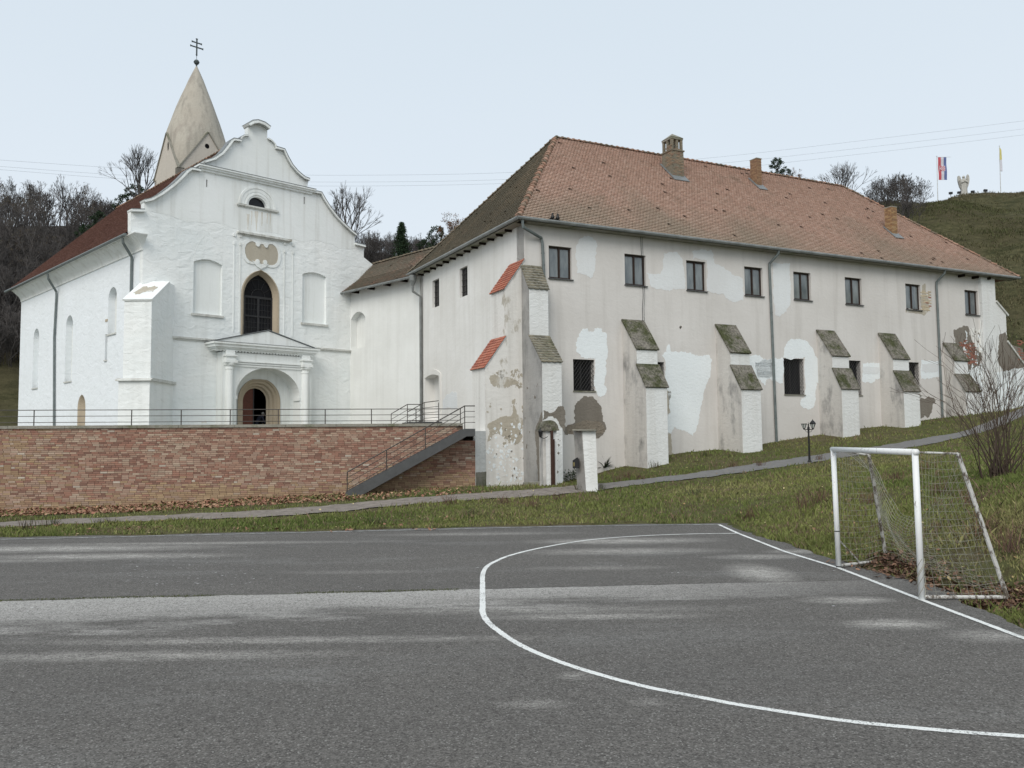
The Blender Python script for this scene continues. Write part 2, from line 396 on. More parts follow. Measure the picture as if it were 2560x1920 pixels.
def hgt(x, y, micro=True):
    x = np.asarray(x, float); y = np.asarray(y, float); sh = x.shape; X = x.ravel(); Y = y.ravel()
    z = np.zeros(X.shape)
    for i in range(0, len(X), 40000):
        xs, ys = X[i:i+40000], Y[i:i+40000]
        xc, yc = np.clip(xs, -50, 45), np.clip(ys, -30, 80)
        z[i:i+40000] = _tps((xc[:, None]-CT[None, :, 0])**2+(yc[:, None]-CT[None, :, 1])**2)@wt[:NCT]+wt[NCT]+wt[NCT+1]*xc+wt[NCT+2]*yc
    # hills behind, measured along y; crest height follows the direction seen from the court
    px = 1280+F*X/np.maximum(Y, 20)
    cpx = np.interp(px, CREST[:, 0], CREST[:, 1]); hz = 1107-.01*(px-1280)
    yc = np.interp(px, [0, 1200, 2000, 2600], [140, 150, 150, 160])
    H = CH+(hz-cpx)*yc/F
    y0 = np.interp(px, [-200, 0, 400, 1200, 2200, 2600], [62, 62, 80, 85, 76, 66])
    t = (Y-y0)/(yc-y0)
    prof = np.where(t < 1, .62*np.clip(t, 0, 1)+.38*sm(t), 1.-.02*(t-1))
    far = 3.5+(H-3.5)*prof*(1)
    wgt = sm((Y-58)/(18.))
    z = z*(1-wgt)+far*wgt
    # the hill east of the court
    z = z+sm((X-24)/60)*14*sm((70-Y)/50)
    if micro:
        z = z+.02*np.sin(X*2.3+np.sin(Y*1.7))*np.sin(Y*2.9+X)+wgt*(.5*np.sin(X*.21+Y*.13)+.35*np.sin(X*.43-Y*.31+1)+.2*np.sin(X*.9+Y*.7))
    return z.reshape(sh)
def hit(x, y, t0=8., t1=75.):
    v = ray(x, y); ts = np.linspace(t0, t1, 900); P = CAM+v[None, :]*ts[:, None]; h = hgt(P[:, 0], P[:, 1], False)
    i = np.argmax(P[:, 2] <= h); i = max(i, 1)
    P = P[i]; return np.array([P[0], P[1], h[i]])
COURT_PX_FAR = [(0, 1343), (200, 1339), (420, 1336), (640, 1330), (1000, 1322), (1400, 1313), (1640, 1309.5), (1800, 1307)]
COURT_PX_R = K(1700, 1280, [(700, 160), (760, 200), (830, 240), (1000, 290), (1200, 370), (1350, 405), (1500, 430), (1800, 530), (1950, 600), (2100, 650)], .18083)+[(2140, 1416), (2215, 1437), (2330, 1462), (2395, 1500), (2430, 1517), (2491, 1537), (2560, 1572)]
cp_ = [tuple(onz(*p)[:2]) for p in COURT_PX_FAR+COURT_PX_R]
cp_ = [(-60, 16.5), (-30, 19.1)]+cp_+[(6.3, 6), (6.3, -30), (-60, -30)]
def inpoly(X, Y, poly):
    r = np.zeros(X.shape, bool); n = len(poly)
    for i in range(n):
        x1, y1 = poly[i]; x2, y2 = poly[(i+1) % n]
        c = ((y1 > Y) != (y2 > Y)); 
        with np.errstate(divide='ignore', invalid='ignore'): xi = (x2-x1)*(Y-y1)/(y2-y1)+x1
        r ^= c & (X < xi)
    return r
def jagline(pts, it=4, amp=.12):
    p = [np.array(q[:2], float) for q in pts]
    for k_ in range(it):
        r_ = []
        for a, b in zip(p, p[1:]):
            d = b-a; L_ = np.linalg.norm(d); r_.append(a)
            if .12 < L_ < 12: r_.append((a+b)/2+np.array([-d[1], d[0]])/L_*random.uniform(-1, 1)*min(amp, L_*.1))
        p = r_+[p[-1]]
    return [tuple(q) for q in p]
COURT = jagline(cp_)
gx = np.concatenate([np.arange(-420, -60, 12), np.arange(-60, -16, 1.2), np.arange(-16, 12, .22), np.arange(12, 40, 1.), np.arange(40, 90, 3), np.arange(90, 421, 12)])
gy = np.concatenate([np.arange(-60, -2, 6), np.arange(-2, 8, .8), np.arange(8, 36, .22), np.arange(36, 78, 1.), np.arange(78, 190, 2.2), np.arange(190, 620, 14)])
GX, GY = np.meshgrid(gx, gy); GZ = hgt(GX, GY)
inside = inpoly(GX, GY, COURT)
SHR = [(x, y) for x, y in COURT]
GZ = np.where(inside, -.07, GZ)
me = bpy.data.meshes.new('ground'); nv = GX.size
nyy, nxx = GX.shape
me.from_pydata(np.stack([GX.ravel(), GY.ravel(), GZ.ravel()], 1).tolist(), [], [(j*nxx+i, j*nxx+i+1, (j+1)*nxx+i+1, (j+1)*nxx+i) for j in range(nyy-1) for i in range(nxx-1)])
me.shade_smooth(); ground = bpy.data.objects.new('ground', me); COL.objects.link(ground); ground['kind'] = 'structure'
k = NB('meadow_ground')
sp = k.n('ShaderNodeSeparateXYZ'); k.l(k.pos(), sp.inputs[0])
n1 = k.noise(.35, detail=8, rough=.7); n2 = k.noise(2.5, detail=7, rough=.7); n3 = k.noise(.06, detail=5)
n4 = k.noise(.5, k.map((1, 1, 2.2)), detail=10, rough=.78)
near = k.mix(k.ramp(n1, [(.38, 0.), (.62, 1.)]), (.095, .11, .04), (.13, .115, .065))
near = k.mix(k.ramp(n2, [(.5, 0.), (.72, 1.)]), near, (.075, .052, .03))
far = k.mix(k.ramp(n4, [(.40, 0.), (.62, 1.)]), (.036, .038, .018), (.100, .092, .048))
far = k.mix(k.math('MULTIPLY', k.ramp(n3, [(.45, 0.), (.6, 1.)]), .6), far, (.070, .058, .036))
yf = k.math('MULTIPLY_ADD', sp.outputs[1], 1/20, -2.6, clamp=True)
c = k.mix(yf, near, far)
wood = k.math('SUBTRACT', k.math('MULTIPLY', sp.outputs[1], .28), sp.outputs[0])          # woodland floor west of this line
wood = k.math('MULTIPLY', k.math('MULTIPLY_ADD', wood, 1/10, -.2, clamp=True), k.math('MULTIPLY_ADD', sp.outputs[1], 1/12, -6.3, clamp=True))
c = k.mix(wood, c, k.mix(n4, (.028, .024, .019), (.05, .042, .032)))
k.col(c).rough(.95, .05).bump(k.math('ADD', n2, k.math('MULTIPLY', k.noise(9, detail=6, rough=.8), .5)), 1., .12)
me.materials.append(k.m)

# ------------------------------------------------------------------ court asphalt and painted lines
k = NB('worn_asphalt')
sp = k.n('ShaderNodeSeparateXYZ'); k.l(k.pos(), sp.inputs[0])
sn = k.math('SUBTRACT', sp.outputs[1], k.math('MULTIPLY_ADD', sp.outputs[0], .085, 12.98))       # signed distance from the seam
wob = k.math('MULTIPLY_ADD', k.noise(.8, detail=3), .3, -.15)
sn2 = k.math('ADD', sn, wob); snw = k.math('DIVIDE', sn, k.math('MULTIPLY_ADD', k.math('MAXIMUM', k.math('MULTIPLY', sp.outputs[0], -1.), 0.), .13, 1.)); sn3 = k.math('ADD', snw, k.math('MULTIPLY', k.math('MULTIPLY', snw, k.math('MULTIPLY_ADD', k.noise(1.1, k.map((.35, 1.3, 1)), detail=9, rough=.75), 3.4, -1.7)), 1.))
vo = k.n('ShaderNodeTexVoronoi'); vo.inputs['Scale'].default_value = 85; k.l(k.pos(), vo.inputs['Vector']); vs_ = k.n('ShaderNodeSeparateColor'); k.l(vo.outputs['Color'], vs_.inputs[0])
vo2 = k.n('ShaderNodeTexVoronoi'); vo2.inputs['Scale'].default_value = 42; k.l(k.pos(), vo2.inputs['Vector']); vs2_ = k.n('ShaderNodeSeparateColor'); k.l(vo2.outputs['Color'], vs2_.inputs[0])
gr = k.math('ADD', k.math('MULTIPLY', vs_.outputs[0], .55), k.math('ADD', k.math('MULTIPLY', vs2_.outputs[1], .25), k.math('MULTIPLY', k.noise(9, detail=5, rough=.8), .35))); gr2 = k.noise(230, detail=2)
base = k.mix(k.ramp(gr, [(.22, 0.), (.95, 1.)]), (.056, .052, .048), (.205, .194, .180))
speck = k.ramp(vs_.outputs[2], [(.955, 0.), (.97, 1.)])
base = k.mix(k.math('MULTIPLY', speck, .55), base, (.40, .395, .37))
dk = k.ramp(k.noise(.35, k.map((.5, 1, 1)), detail=5, rough=.6), [(.35, 0.), (.7, 1.)])
base = k.mix(k.math('MULTIPLY', dk, .28), base, (.075, .073, .072))
nzl = k.noise(5.1, k.map((.45, 1.3, 1)), detail=12, rough=.9, dist=1.2)
lw_ = k.noise(.55, k.map((.42, 1.5, 1)), detail=8, rough=.66, dist=.4)
light = k.math('MULTIPLY', k.ramp(lw_, [(.53, 0.), (.66, 1.)]), k.math('MULTIPLY_ADD', nzl, 4., -1.5, clamp=True))
tex = k.ramp(k.noise(38, k.map((.35, 1, 1)), detail=5, rough=.8), [(.36, 0.), (.6, 1.)])
base = k.mix(k.math('MULTIPLY', k.math('MULTIPLY', light, k.math('MULTIPLY', tex, k.ramp(gr, [(.25, .25), (.8, 1.)]))), .85), base, (.30, .30, .29))
strip = k.ramp(k.math('MULTIPLY_ADD', k.math('ADD', sn3, wob), .5, 1.), [(.0, 0.), (.30, .0), (.62, .75), (.955, 1.), (.985, 1.), (1., 0.)])
sx_ = k.math('MULTIPLY_ADD', sp.outputs[0], -.16, 1.05, clamp=True)
base = k.mix(k.math('MULTIPLY', k.math('MULTIPLY', strip, k.ramp(gr, [(.22, .12), (.8, 1.)])), k.math('MULTIPLY', sx_, .95)), base, (.49, .475, .45))
acc = None
for (x, y, hw_, hh_, am) in ((100, 1372, 420, 9, 1.), (260, 1391, 330, 8, .9), (60, 1402, 200, 5, .5), (1560, 1352, 230, 8, .9), (1560, 1378, 260, 9, .7), (1900, 1432, 80, 26, 1.), (1900, 1392, 130, 7, .8), (2020, 1378, 110, 6, .7), (1480, 1541, 300, 9, .75), (1350, 1525, 500, 12, .5), (2240, 1560, 130, 14, .9), (2120, 1500, 120, 10, .8),
        (2480, 1590, 130, 18, .6), (1330, 1760, 90, 12, .55), (1440, 1690, 50, 12, .5), (1620, 1755, 60, 12, .4), (300, 1640, 600, 14, .6), (700, 1600, 700, 10, .6), (1500, 1420, 200, 6, .4), (900, 1430, 200, 5, .3), (500, 1358, 500, 4, .6), (1180, 1335, 260, 4, .5)):
    P_ = onz(x, y); Pa, Pb = onz(x+hw_, y), onz(x, y+hh_); q_ = k.n('ShaderNodeMapping', vector_type='TEXTURE'); q_.inputs['Location'].default_value = (P_[0], P_[1], 0); q_.inputs['Scale'].default_value = (abs(Pa[0]-P_[0]), max(abs(Pb[1]-P_[1]), .05), 1e3)
    k.l(k.pos(), q_.inputs[0]); ln_ = k.n('ShaderNodeVectorMath', operation='LENGTH'); k.l(q_.outputs[0], ln_.inputs[0])
    f_ = k.math('MULTIPLY', k.math('SUBTRACT', 1.25, ln_.outputs['Value'], clamp=True), am); acc = f_ if acc is None else k.math('MAXIMUM', acc, f_)
nz_ = k.noise(4.2, k.map((.42, 1.3, 1)), detail=12, rough=.9, dist=1.3)
acc = k.math('MULTIPLY', acc, k.math('MULTIPLY_ADD', nz_, 4.6, -1.75, clamp=True))
acc = k.ramp(acc, [(.02, 0.), (.75, 1.)])
base = k.mix(k.math('MULTIPLY', acc, k.ramp(gr, [(.25, .22), (.75, 1.)])), base, (.52, .50, .465))
seam = k.ramp(k.math('ABSOLUTE', k.math('ADD', sn2, -.02)), [(.0, 1.), (.035, 0.)])
smn = k.ramp(k.noise(1.2, detail=5), [(.42, 0.), (.55, 1.)])
mossx = k.math('MULTIPLY_ADD', sp.outputs[0], -.5, -.6, clamp=True)
base = k.mix(k.math('MULTIPLY', k.math('MULTIPLY', seam, smn), .9), base, k.mix(mossx, (.045, .04, .035), (.05, .06, .02)))
k.col(base).rough(.9, .2).bump(k.math('ADD', gr, k.math('MULTIPLY', gr2, .5)), .7, .008)
ASPH = k.m
mb = MB(); tri = tessellate_polygon([[Vector((x, y, 0)) for x, y in COURT]])
mb.add([(x, y, .0) for x, y in COURT], [t if (COURT[t[1]][0]-COURT[t[0]][0])*(COURT[t[2]][1]-COURT[t[0]][1])-(COURT[t[1]][1]-COURT[t[0]][1])*(COURT[t[2]][0]-COURT[t[0]][0]) > 0 else (t[0], t[2], t[1]) for t in tri])
struct(mb, 'sports_court', ASPH)
k = NB('court_paint'); a = k.noise(45, detail=5, rough=.8); b = k.noise(3, detail=5)
f_ = k.ramp(k.math('ADD', a, k.math('MULTIPLY', b, .35)), [(.72, 0.), (.80, 1.)])
k.col(k.mix(f_, (.74, .75, .73), (.16, .16, .155))).rough(.75, .3); PAINT = k.m
k = NB('faded_court_paint'); a = k.noise(14, k.map((.3, 1.6, 1)), detail=5, rough=.8)
k.col(k.mix(k.ramp(a, [(.45, 0.), (.56, 1.)]), (.55, .56, .55), (.15, .15, .15))).rough(.8, .3); PAINTF = k.m
def smooth(pts, n=8):
    p = [np.array(q, float) for q in pts]; p = [2*p[0]-p[1]]+p+[2*p[-1]-p[-2]]; r_ = []
    for i in range(1, len(p)-2):
        for t in np.linspace(0, 1, n, endpoint=False):
            a, b, c_, d = p[i-1], p[i], p[i+1], p[i+2]
            r_.append(.5*((2*b)+(c_-a)*t+(2*a-5*b+4*c_-d)*t*t+(3*b-a-3*c_+d)*t**3))
    r_.append(p[-2]); return r_
def ribbon(mb, pts, wd, z=.004, jit=0., zf=None, sub=1):
    P = [np.array(p[:2], float) for p in pts]; vs = []
    for i, p in enumerate(P):
        t = P[min(i+1, len(P)-1)]-P[max(i-1, 0)]; t = t/np.linalg.norm(t); nn_ = np.array([-t[1], t[0]])
        w_ = wd[i] if hasattr(wd, '__len__') else wd
        for j in range(sub+1):
            s_ = (j/sub-.5)*w_; q = p+nn_*(s_+(random.uniform(-jit, jit) if j in (0, sub) else 0)); vs.append((q[0], q[1], z if zf is None else zf(q[0], q[1])+z))
    n = sub+1
    mb.add(vs, [(i*n+j, (i+1)*n+j, (i+1)*n+j+1, i*n+j+1) for i in range(len(P)-1) for j in range(sub)])
c1 = lambda l: K(1180, 1280, l, .3255); c2 = lambda l: K(1840, 1400, l, .3255)
ARC = c1([(2040, 164), (1660, 170), (1280, 185), (900, 215), (550, 272), (300, 332), (170, 385), (110, 425), (83, 480), (81, 560), (81, 640), (82, 720), (82, 770), (110, 830), (190, 905), (370, 1022), (640, 1140), (960, 1245), (1340, 1345), (1750, 1425)])+c2([(0, 1110), (440, 1180), (860, 1240), (1300, 1285), (1750, 1325), (2212, 1357)])
arcw = [onz(*p)[:2] for p in ARC]; arcw.append(arcw[-1]*2-arcw[-2]); arcw.append(arcw[-1]+np.array([.5, -.05]))
mb = MB(); pp = smooth(arcw, 26); ribbon(mb, pp, .078, .004, .004); struct(mb, 'goal_area_line', PAINT)
near_, far_, corner_, edge_ = onz(2305, 1501)[:2], onz(2097, 1421)[:2], onz(1797, 1312)[:2], onz(2560, 1597)[:2]
gl = [corner_, onz(1844, 1333.5)[:2], onz(1960, 1379)[:2], far_, near_, edge_, edge_*2-near_, np.array([5.5, 0.]), np.array([5.5, -8.])]
gl2 = []
for a, b in zip(gl, gl[1:]): gl2 += [a+(b-a)*t for t in np.linspace(0, 1, 60, endpoint=False)]
mb = MB(); ribbon(mb, gl2, .08, .0085, .004); struct(mb, 'goal_line', PAINT)
sl_ = [onz(x, y)[:2] for x, y in ((0, 1349.5), (300, 1343), (640, 1335), (1000, 1326.5), (1400, 1317), (1640, 1313.5))]
sl_ = [np.array([-50, 17.6]), np.array([-30, 19.3])]+sl_+[corner_]
sl2 = []
for a, b in zip(sl_, sl_[1:]): sl2 += [a+(b-a)*t for t in np.linspace(0, 1, 40, endpoint=False)]
mb = MB(); ribbon(mb, sl2, .08, .0125, .012); struct(mb, 'side_line', PAINTF)

# ------------------------------------------------------------------ footpath
def hit2(x, y):
    p = hit(x, y); return p
LP = [hit(x, y) for x, y in ((-420, 1334), (-200, 1323), (0, 1314), (160, 1307), (320, 1300.5), (480, 1294), (640, 1287), (740, 1280), (840, 1272.5), (960, 1261), (1080, 1251), (1190, 1243), (1291, 1237.5), (1360, 1232), (1420, 1227))]
RP = [hit(x, y) for x, y in ((1490, 1219), (1550, 1212), (1640, 1202), (1721, 1194), (1860, 1175), (2000, 1154), (2140, 1133), (2281, 1112), (2370, 1094), (2455, 1075))]
RP.append(RP[-1]+np.array([6., 3.5, .5]))
PATHC = smooth([p[:2] for p in LP+RP], 14)
pw = np.interp(range(len(PATHC)), [0, 60, 160, 190, 260, 340], [2.7, 2.5, 2.0, 1.5, 1.5, 1.7])
k = NB('path_surface'); g = k.noise(3.5, detail=8, rough=.75); g2 = k.noise(.8, detail=4)
c = k.mix(k.ramp(g, [(.35, 0.), (.65, 1.)]), (.155, .135, .12), (.30, .265, .235)); sp = k.n('ShaderNodeSeparateXYZ'); k.l(k.pos(), sp.inputs[0])
c = k.mix(k.math('MULTIPLY_ADD', sp.outputs[0], .3, -.6, clamp=True), c, k.mix(g, (.11, .108, .105), (.26, .255, .25)))
k.col(c).rough(.95, .1).bump(g, .6, .03)
mb = MB(); ribbon(mb, PATHC, pw, .03, .07, zf=lambda x, y: float(hgt(np.array([x]), np.array([y]))[0]), sub=5)
struct(mb, 'footpath', k.m)
PATHP = np.array([p for p in PATHC])

# ================================================================== RETAINING WALL
UL, UR = -14., W.uz(1189, 1100)[0]
UC = W.uz(1157.5, 1058)[0]
ZT = 2.98; ZC = ZT-.115
rw = thing('retaining_wall', W.P(2, -.2), 'long low reddish brick retaining wall with concrete coping before the church terrace', 'wall')
mb = MB(); mb.prism(W, [(UL, -.9), (UR, -.6), (UR, ZC-.62), (UC, ZC-.62), (UC, ZC), (UL, ZC)], -.022, -.12); mb.build('mortar_bed', MORT, rw)
mb = MB(); uu = UL
while uu < UC-.05:
    u2 = min(uu+random.uniform(1.95, 2.1), UC); mb.prism(W, rect(uu, u2-.012, ZC+.003, ZT), .06, -.52); uu = u2
mb.build('coping', CONC, rw)
BH, BL_ = .0755, .262
base_z = lambda u: float(hgt(np.array([W.P(u, 0)[0]]), np.array([W.P(u, 0)[1]]), False)[0])
bcols = [(.32, .175, .13), (.275, .15, .115), (.235, .135, .105), (.35, .22, .165), (.40, .29, .22), (.365, .255, .195), (.39, .275, .215), (.32, .205, .155), (.42, .33, .255)]
ycols = [(.37, .265, .165), (.34, .235, .15), (.40, .29, .185), (.33, .215, .145)]
bricks = []; rows = int((ZC+1.0)/BH)
for r_ in range(rows):
    zt = ZC-.004-r_*BH; u = UL+(r_ % 2)*BL_*.5+random.uniform(-.06, .06)
    while u < UR-.1:
        L_ = random.choice((BL_, BL_, BL_*.98, BL_*1.03, BL_*.52))
        uend = min(u+L_, UR)
        if not (zt > ZC-.6 and uend > UC):
            if zt < base_z(u)-.15: pass
            else:
                h_ = zt-base_z(u)
                yl = 1/(1+math.exp((h_-.52+.25*math.sin(u*.7))*9)); yl = max(yl, 1/(1+math.exp((u-1.2+.5*math.sin(zt*3))*1.6))*.6)
                if random.random() < yl: c = random.choice(ycols)
                else:
                    red = .5+.5*math.sin(u*.9+zt*1.3)*math.sin(u*.37-zt*2.1)
                    c = random.choice(bcols[:4] if random.random() < .22+.4*red else bcols[3:])
                    if random.random() < .012: c = (.50, .44, .37)
                v = random.uniform(.86, 1.14); bricks.append((u, uend-.011, zt-BH+.011, zt, random.uniform(-.006, .006), tuple(x*v for x in c)))
        u = uend
# the three hundred that show largest are objects of their own, the others one joined part
def bvis(b):
    x, y, z = W.P(b[0], b[2]); px = 1280+F*x/y
    return (b[1]-b[0])/y if 0 < px < 2500 and z > base_z(b[0]) and px < 1180 else -1
order = sorted(range(len(bricks)), key=lambda i: -bvis(bricks[i])); chosen = set(order[:300])
protos = {}
mb = MB()
for i, b in enumerate(bricks):
    if i not in chosen: mb.prism(W, rect(b[0], b[1], b[2], b[3]), b[4], -.04, back=False, col=b[5])
o = mb.build('brickwork', BRICK, rw, colors=True); o['kind'] = 'stuff'
for i in chosen:
    b = bricks[i]; key = (round(b[1]-b[0], 2), tuple(round(x*12) for x in b[5]))
    if key not in protos:
        m2 = MB(); L_ = b[1]-b[0]; m2.prism(Fr((0, 0), W.d), rect(0, L_, 0, b[3]-b[2]), 0, -.04, back=False, col=b[5])
        me_ = bpy.data.meshes.new('brick'); me_.from_pydata(m2.v, [], m2.f); me_.materials.append(BRICK)
        at = me_.attributes.new('Col', 'FLOAT_COLOR', 'FACE'); at.data.foreach_set('color', np.array([(*c, 1) for c in m2.c], dtype=np.float32).ravel())
        protos[key] = me_
    o = bpy.data.objects.new('brick', protos[key]); COL.objects.link(o); o.parent = rw
    P = W.P(b[0], b[2], b[4]); R0 = ROOT[rw.name]; o.location = (P[0]-R0[0], P[1]-R0[1], P[2]-R0[2])

# terrace behind the wall: the church forecourt
mb = MB(); TZ = 2.45
poly = [W.P(-14, 0, -.45)[:2], W.P(UR, 0, -.45)[:2], LF.P(-.5, 0, .05)[:2], LF.P(-13, 0, -.2)[:2], P0, P1+dB*23, (-58, 62), (-60, 30)]
poly = [(float(a), float(b)) for a, b in poly]
tr = tessellate_polygon([[Vector((x, y, 0)) for x, y in poly]])
mb.add([(x, y, TZ) for x, y in poly], tr); struct(mb, 'terrace_paving', CONC)

# railing on the terrace edge
R1 = W.off(-.62)
tr_ = thing('terrace_railing', R1.P(2, TZ), 'thin dark steel railing with three rails along the top of the brick wall', 'railing')
px0 = [85, 329, 453, 575.5, 695.5, 813, 928.6, 1040, 1151]
for x in [-420, -300, -180]+px0:
    u = R1.uz(x, 1045)[0]; mb = MB(); mb.tube([R1.P(u, TZ), R1.P(u, 3.60)], .021, 6); mb.build('post', RAILM, tr_)
uL, uR_ = R1.uz(-420, 1040)[0], R1.uz(1151, 1040)[0]
for i, z in enumerate((3.60, 3.36, 3.12)):
    mb = MB(); mb.tube([R1.P(uL, z), R1.P(uR_, z)], .018 if i == 0 else .014, 6); mb.build('rail', RAILM, tr_)

# steel stairs in front of the wall
ST = W.off(1.25)
u0, u1, u2 = 12.93, 17.57, ST.uz(1188, 1075)[0]
zb, zl = base_z(12.9)-.02, 2.73
st = thing('steel_staircase', ST.P(u0, zb), 'grey steel staircase climbing the brick wall up to the terrace', 'staircase')
for n_off in (0., -1.1):
    mb = MB(); mb.prism(ST, [(u0-.05, zb-.1), (u0+.38, zb-.1), (u1+.06, zl-.30), (u2, zl-.30), (u2, zl), (u1-.05, zl), (u0-.05, zb+.12)], n_off, n_off-.05); mb.build('stringer', STEEL, st)
nst = 15
for i in range(nst):
    t = (i+.5)/nst; uc = u0+t*(u1-u0); z = zb+(i+1)*(zl-zb)/(nst+1)
    mb = MB(); mb.prism(ST, rect(uc-.17, uc+.17, z-.035, z), -.055, -1.095); mb.build('step', STEEL, st)
mb = MB(); mb.prism(ST, rect(u1, u2, zl-.06, zl-.003), -.055, -1.21); mb.build('landing', STEEL, st)
for n_off in (-.025,):
    pu = [(12.95, 1.08, zb+.1), (14.46, 1.91, 1.10), (15.98, 2.80, 1.87), (17.55, 3.64, 2.6)]
    for u, zt, z0 in pu: mb = MB(); mb.tube([ST.P(u, z0, n_off), ST.P(u, zt, n_off)], .022, 6); mb.build('post', RAILM, st)
    mb = MB(); mb.tube([ST.P(12.95, 1.08, n_off), ST.P(17.55, 3.64, n_off), ST.P(u2, 3.64, n_off)], .026, 6); mb.build('handrail', RAILM, st)
    for dz in (.22, .44, .66):
        mb = MB(); mb.tube([ST.P(12.95, 1.08-dz, n_off), ST.P(17.55, 3.64-dz, n_off), ST.P(u2, 3.64-dz, n_off)], .013, 5); mb.build('rail', RAILM, st)

# ================================================================== ROOF TOOLS
def plane3(A_, B_, C_):
    A_, B_, C_ = [np.array(p, float) for p in (A_, B_, C_)]
    d = (B_-A_)/np.linalg.norm(B_-A_); n = np.cross(d, C_-A_); n /= np.linalg.norm(n)
    if n[2] < 0: n = -n
    s = np.cross(n, d)
    if s[2] < 0: s = -s
    return A_, d, s, n
def tiles(mb, pl, poly, tw, ex, cols, var=.14, bad=.004, lift=.012, gone=.0):
    A_, d, s, n = pl; P = [((np.array(p)-A_)@d, (np.array(p)-A_)@s) for p in poly]
    bmax = max(b for a, b in P); r_ = 0; b = 0.
    while b < bmax-.02:
        bc = b+ex*.5; xs = []
        for i in range(len(P)):
            (a0, b0), (a1, b1) = P[i], P[(i+1) % len(P)]
            if (b0 <= bc) != (b1 <= bc): xs.append(a0+(bc-b0)/(b1-b0)*(a1-a0))
        if len(xs) >= 2:
            lo, hi = min(xs), max(xs); a = math.floor(lo/tw)*tw-(tw/2 if r_ % 2 else 0)+random.uniform(-.01, .01)
            while a+tw < lo+.03: a += tw
            while a < hi-.02:
                a0, a1 = max(a, lo), min(a+tw*.97, hi)
                if a1-a0 > .04 and random.random() > gone:
                    c = random.choice(cols); v = random.uniform(1-var, 1+var)
                    o_ = random.uniform(0, .006); sl = random.uniform(-.008, .008); bb = b+sl
                    if random.random() < bad: bb -= .07; o_ += .02; v *= .45
                    h0 = lift+.038+o_; w_ = a1-a0
                    loc = [(a0, bb+.028, h0), (a0+w_*.28, bb, h0+.004), (a1-w_*.28, bb, h0+.004), (a1, bb+.028, h0), (a1, bb+ex*1.12, lift-.004), (a0, bb+ex*1.12, lift-.004)]
                    vs = [A_+d*x+s*y+n*z for x, y, z in loc]+[A_+d*x+s*y+n*(z-.042) for x, y, z in loc[:4]]
                    mb.add(vs, [(0, 1, 2, 3), (0, 3, 4, 5), (6, 7, 1, 0), (7, 8, 2, 1), (8, 9, 3, 2)], tuple(x*v for x in c))
                a += tw
        b += ex; r_ += 1
def ridge_mesh(cols):
    res = []
    for c in cols:
        m2 = MB(); L_ = .40
        pr = []
        for x, r_ in ((0, .16), (.08, .17), (.09, .14), (L_, .115)):
            for k_ in range(7):
                a = math.pi*k_/6; pr.append((x, r_*math.cos(a), r_*math.sin(a)*.8-.02))
        m2.add(pr, [(i*7+k_, i*7+k_+1, (i+1)*7+k_+1, (i+1)*7+k_) for i in range(3) for k_ in range(6)]+[tuple(range(6, -1, -1))], c)
        me_ = bpy.data.meshes.new('ridge_tile'); me_.from_pydata(m2.v, [], m2.f); me_.materials.append(TILE_CAP)
        at = me_.attributes.new('Col', 'FLOAT_COLOR', 'FACE'); at.data.foreach_set('color', np.array([(*q, 1) for q in m2.c], dtype=np.float32).ravel()); res.append(me_)
    return res
RIDGE = ridge_mesh([(.34, .20, .145), (.28, .17, .125), (.22, .165, .125), (.38, .24, .18)])
RIDGE_D = ridge_mesh([(.17, .145, .11), (.20, .16, .12)])
def ridge(a, b, parent, meshes=RIDGE, step=.35, up=.03):
    a, b = np.array(a, float), np.array(b, float); L_ = np.linalg.norm(b-a); d = (b-a)/L_
    x = Vector(d); z = Vector((0, 0, 1)); y = z.cross(x).normalized(); z = x.cross(y)
    R_ = Matrix((x, y, z)).transposed().to_4x4(); R0 = ROOT[parent.name]
    n = int(L_/step)
    for i in range(n):
        p = a+d*(i*L_/n); o = bpy.data.objects.new('ridge_tile', random.choice(meshes)); COL.objects.link(o); o.parent = parent
        o.matrix_basis = Matrix.Translation((p[0]-R0[0]+random.uniform(-.01, .01), p[1]-R0[1], p[2]-R0[2]+up)) @ R_ @ Matrix.Rotation(random.uniform(-.05, .05), 4, 'Y')
def slab(mb, poly, n, t=.06, drop=.05, col=None):
    """sheet of thickness t under polygon, pushed drop below it"""
    top = [np.array(p, float)-np.array(n)*drop for p in poly]; bot = [p-np.array(n)*t for p in top]; N = len(top)
    mb.add(top+bot, [tuple(range(N)), tuple(reversed(range(N, 2*N)))]+[(i, i+N, (i+1) % N+N, (i+1) % N) for i in range(N)], col)
CLAY = simple('plain_clay', (.25, .15, .11), .9, .1, .2, 1.5)

# ================================================================== CHURCH
church = thing('church', FC.P(6.5, TZ), 'white limewashed church with curved baroque gable, pointed window and arched portal', 'church')
GR = [(327, 577), (327, 530), (360, 531), (360, 507), (379, 502.5), (405, 488), (434, 466), (454, 447.5), (469, 431.6), (477, 426), (499, 430), (499, 418.5), (511, 420.5),
      (511, 408.5), (535, 401), (555.5, 387), (570, 369.4), (578.7, 357), (583, 353), (600, 356), (600.5, 350), (604, 344.5), (611, 341), (620, 341), (620, 318), (630, 312), (641, 311), (655, 316), (668, 326), (668, 349), (677, 353.7), (684.5, 362), (687, 373),
      (706, 378), (713.5, 395.6), (725, 416), (739.5, 433), (757, 447.7), (771, 453), (768, 467), (780, 470), (779, 482), (799, 486), (807, 501.7), (819.8, 521.6), (839.7, 547), (859.6, 566.8), (877.6, 583), (887, 590),
      (886.7, 613), (910, 619), (909.3, 643), (935, 664)]
top = FC.L(GR)
uF = FC.uz(935, 664)[0]
outer = [(0., TZ-.3), (13.0, TZ-.3), (13.0, 11.5), (uF, 11.5)]+list(reversed(top))+[(-.6, 13.3), (-.35, 13.05), (0, 12.9)]
def U(x, y=760, n=0.): return FC.uz(x, y, n)[0]
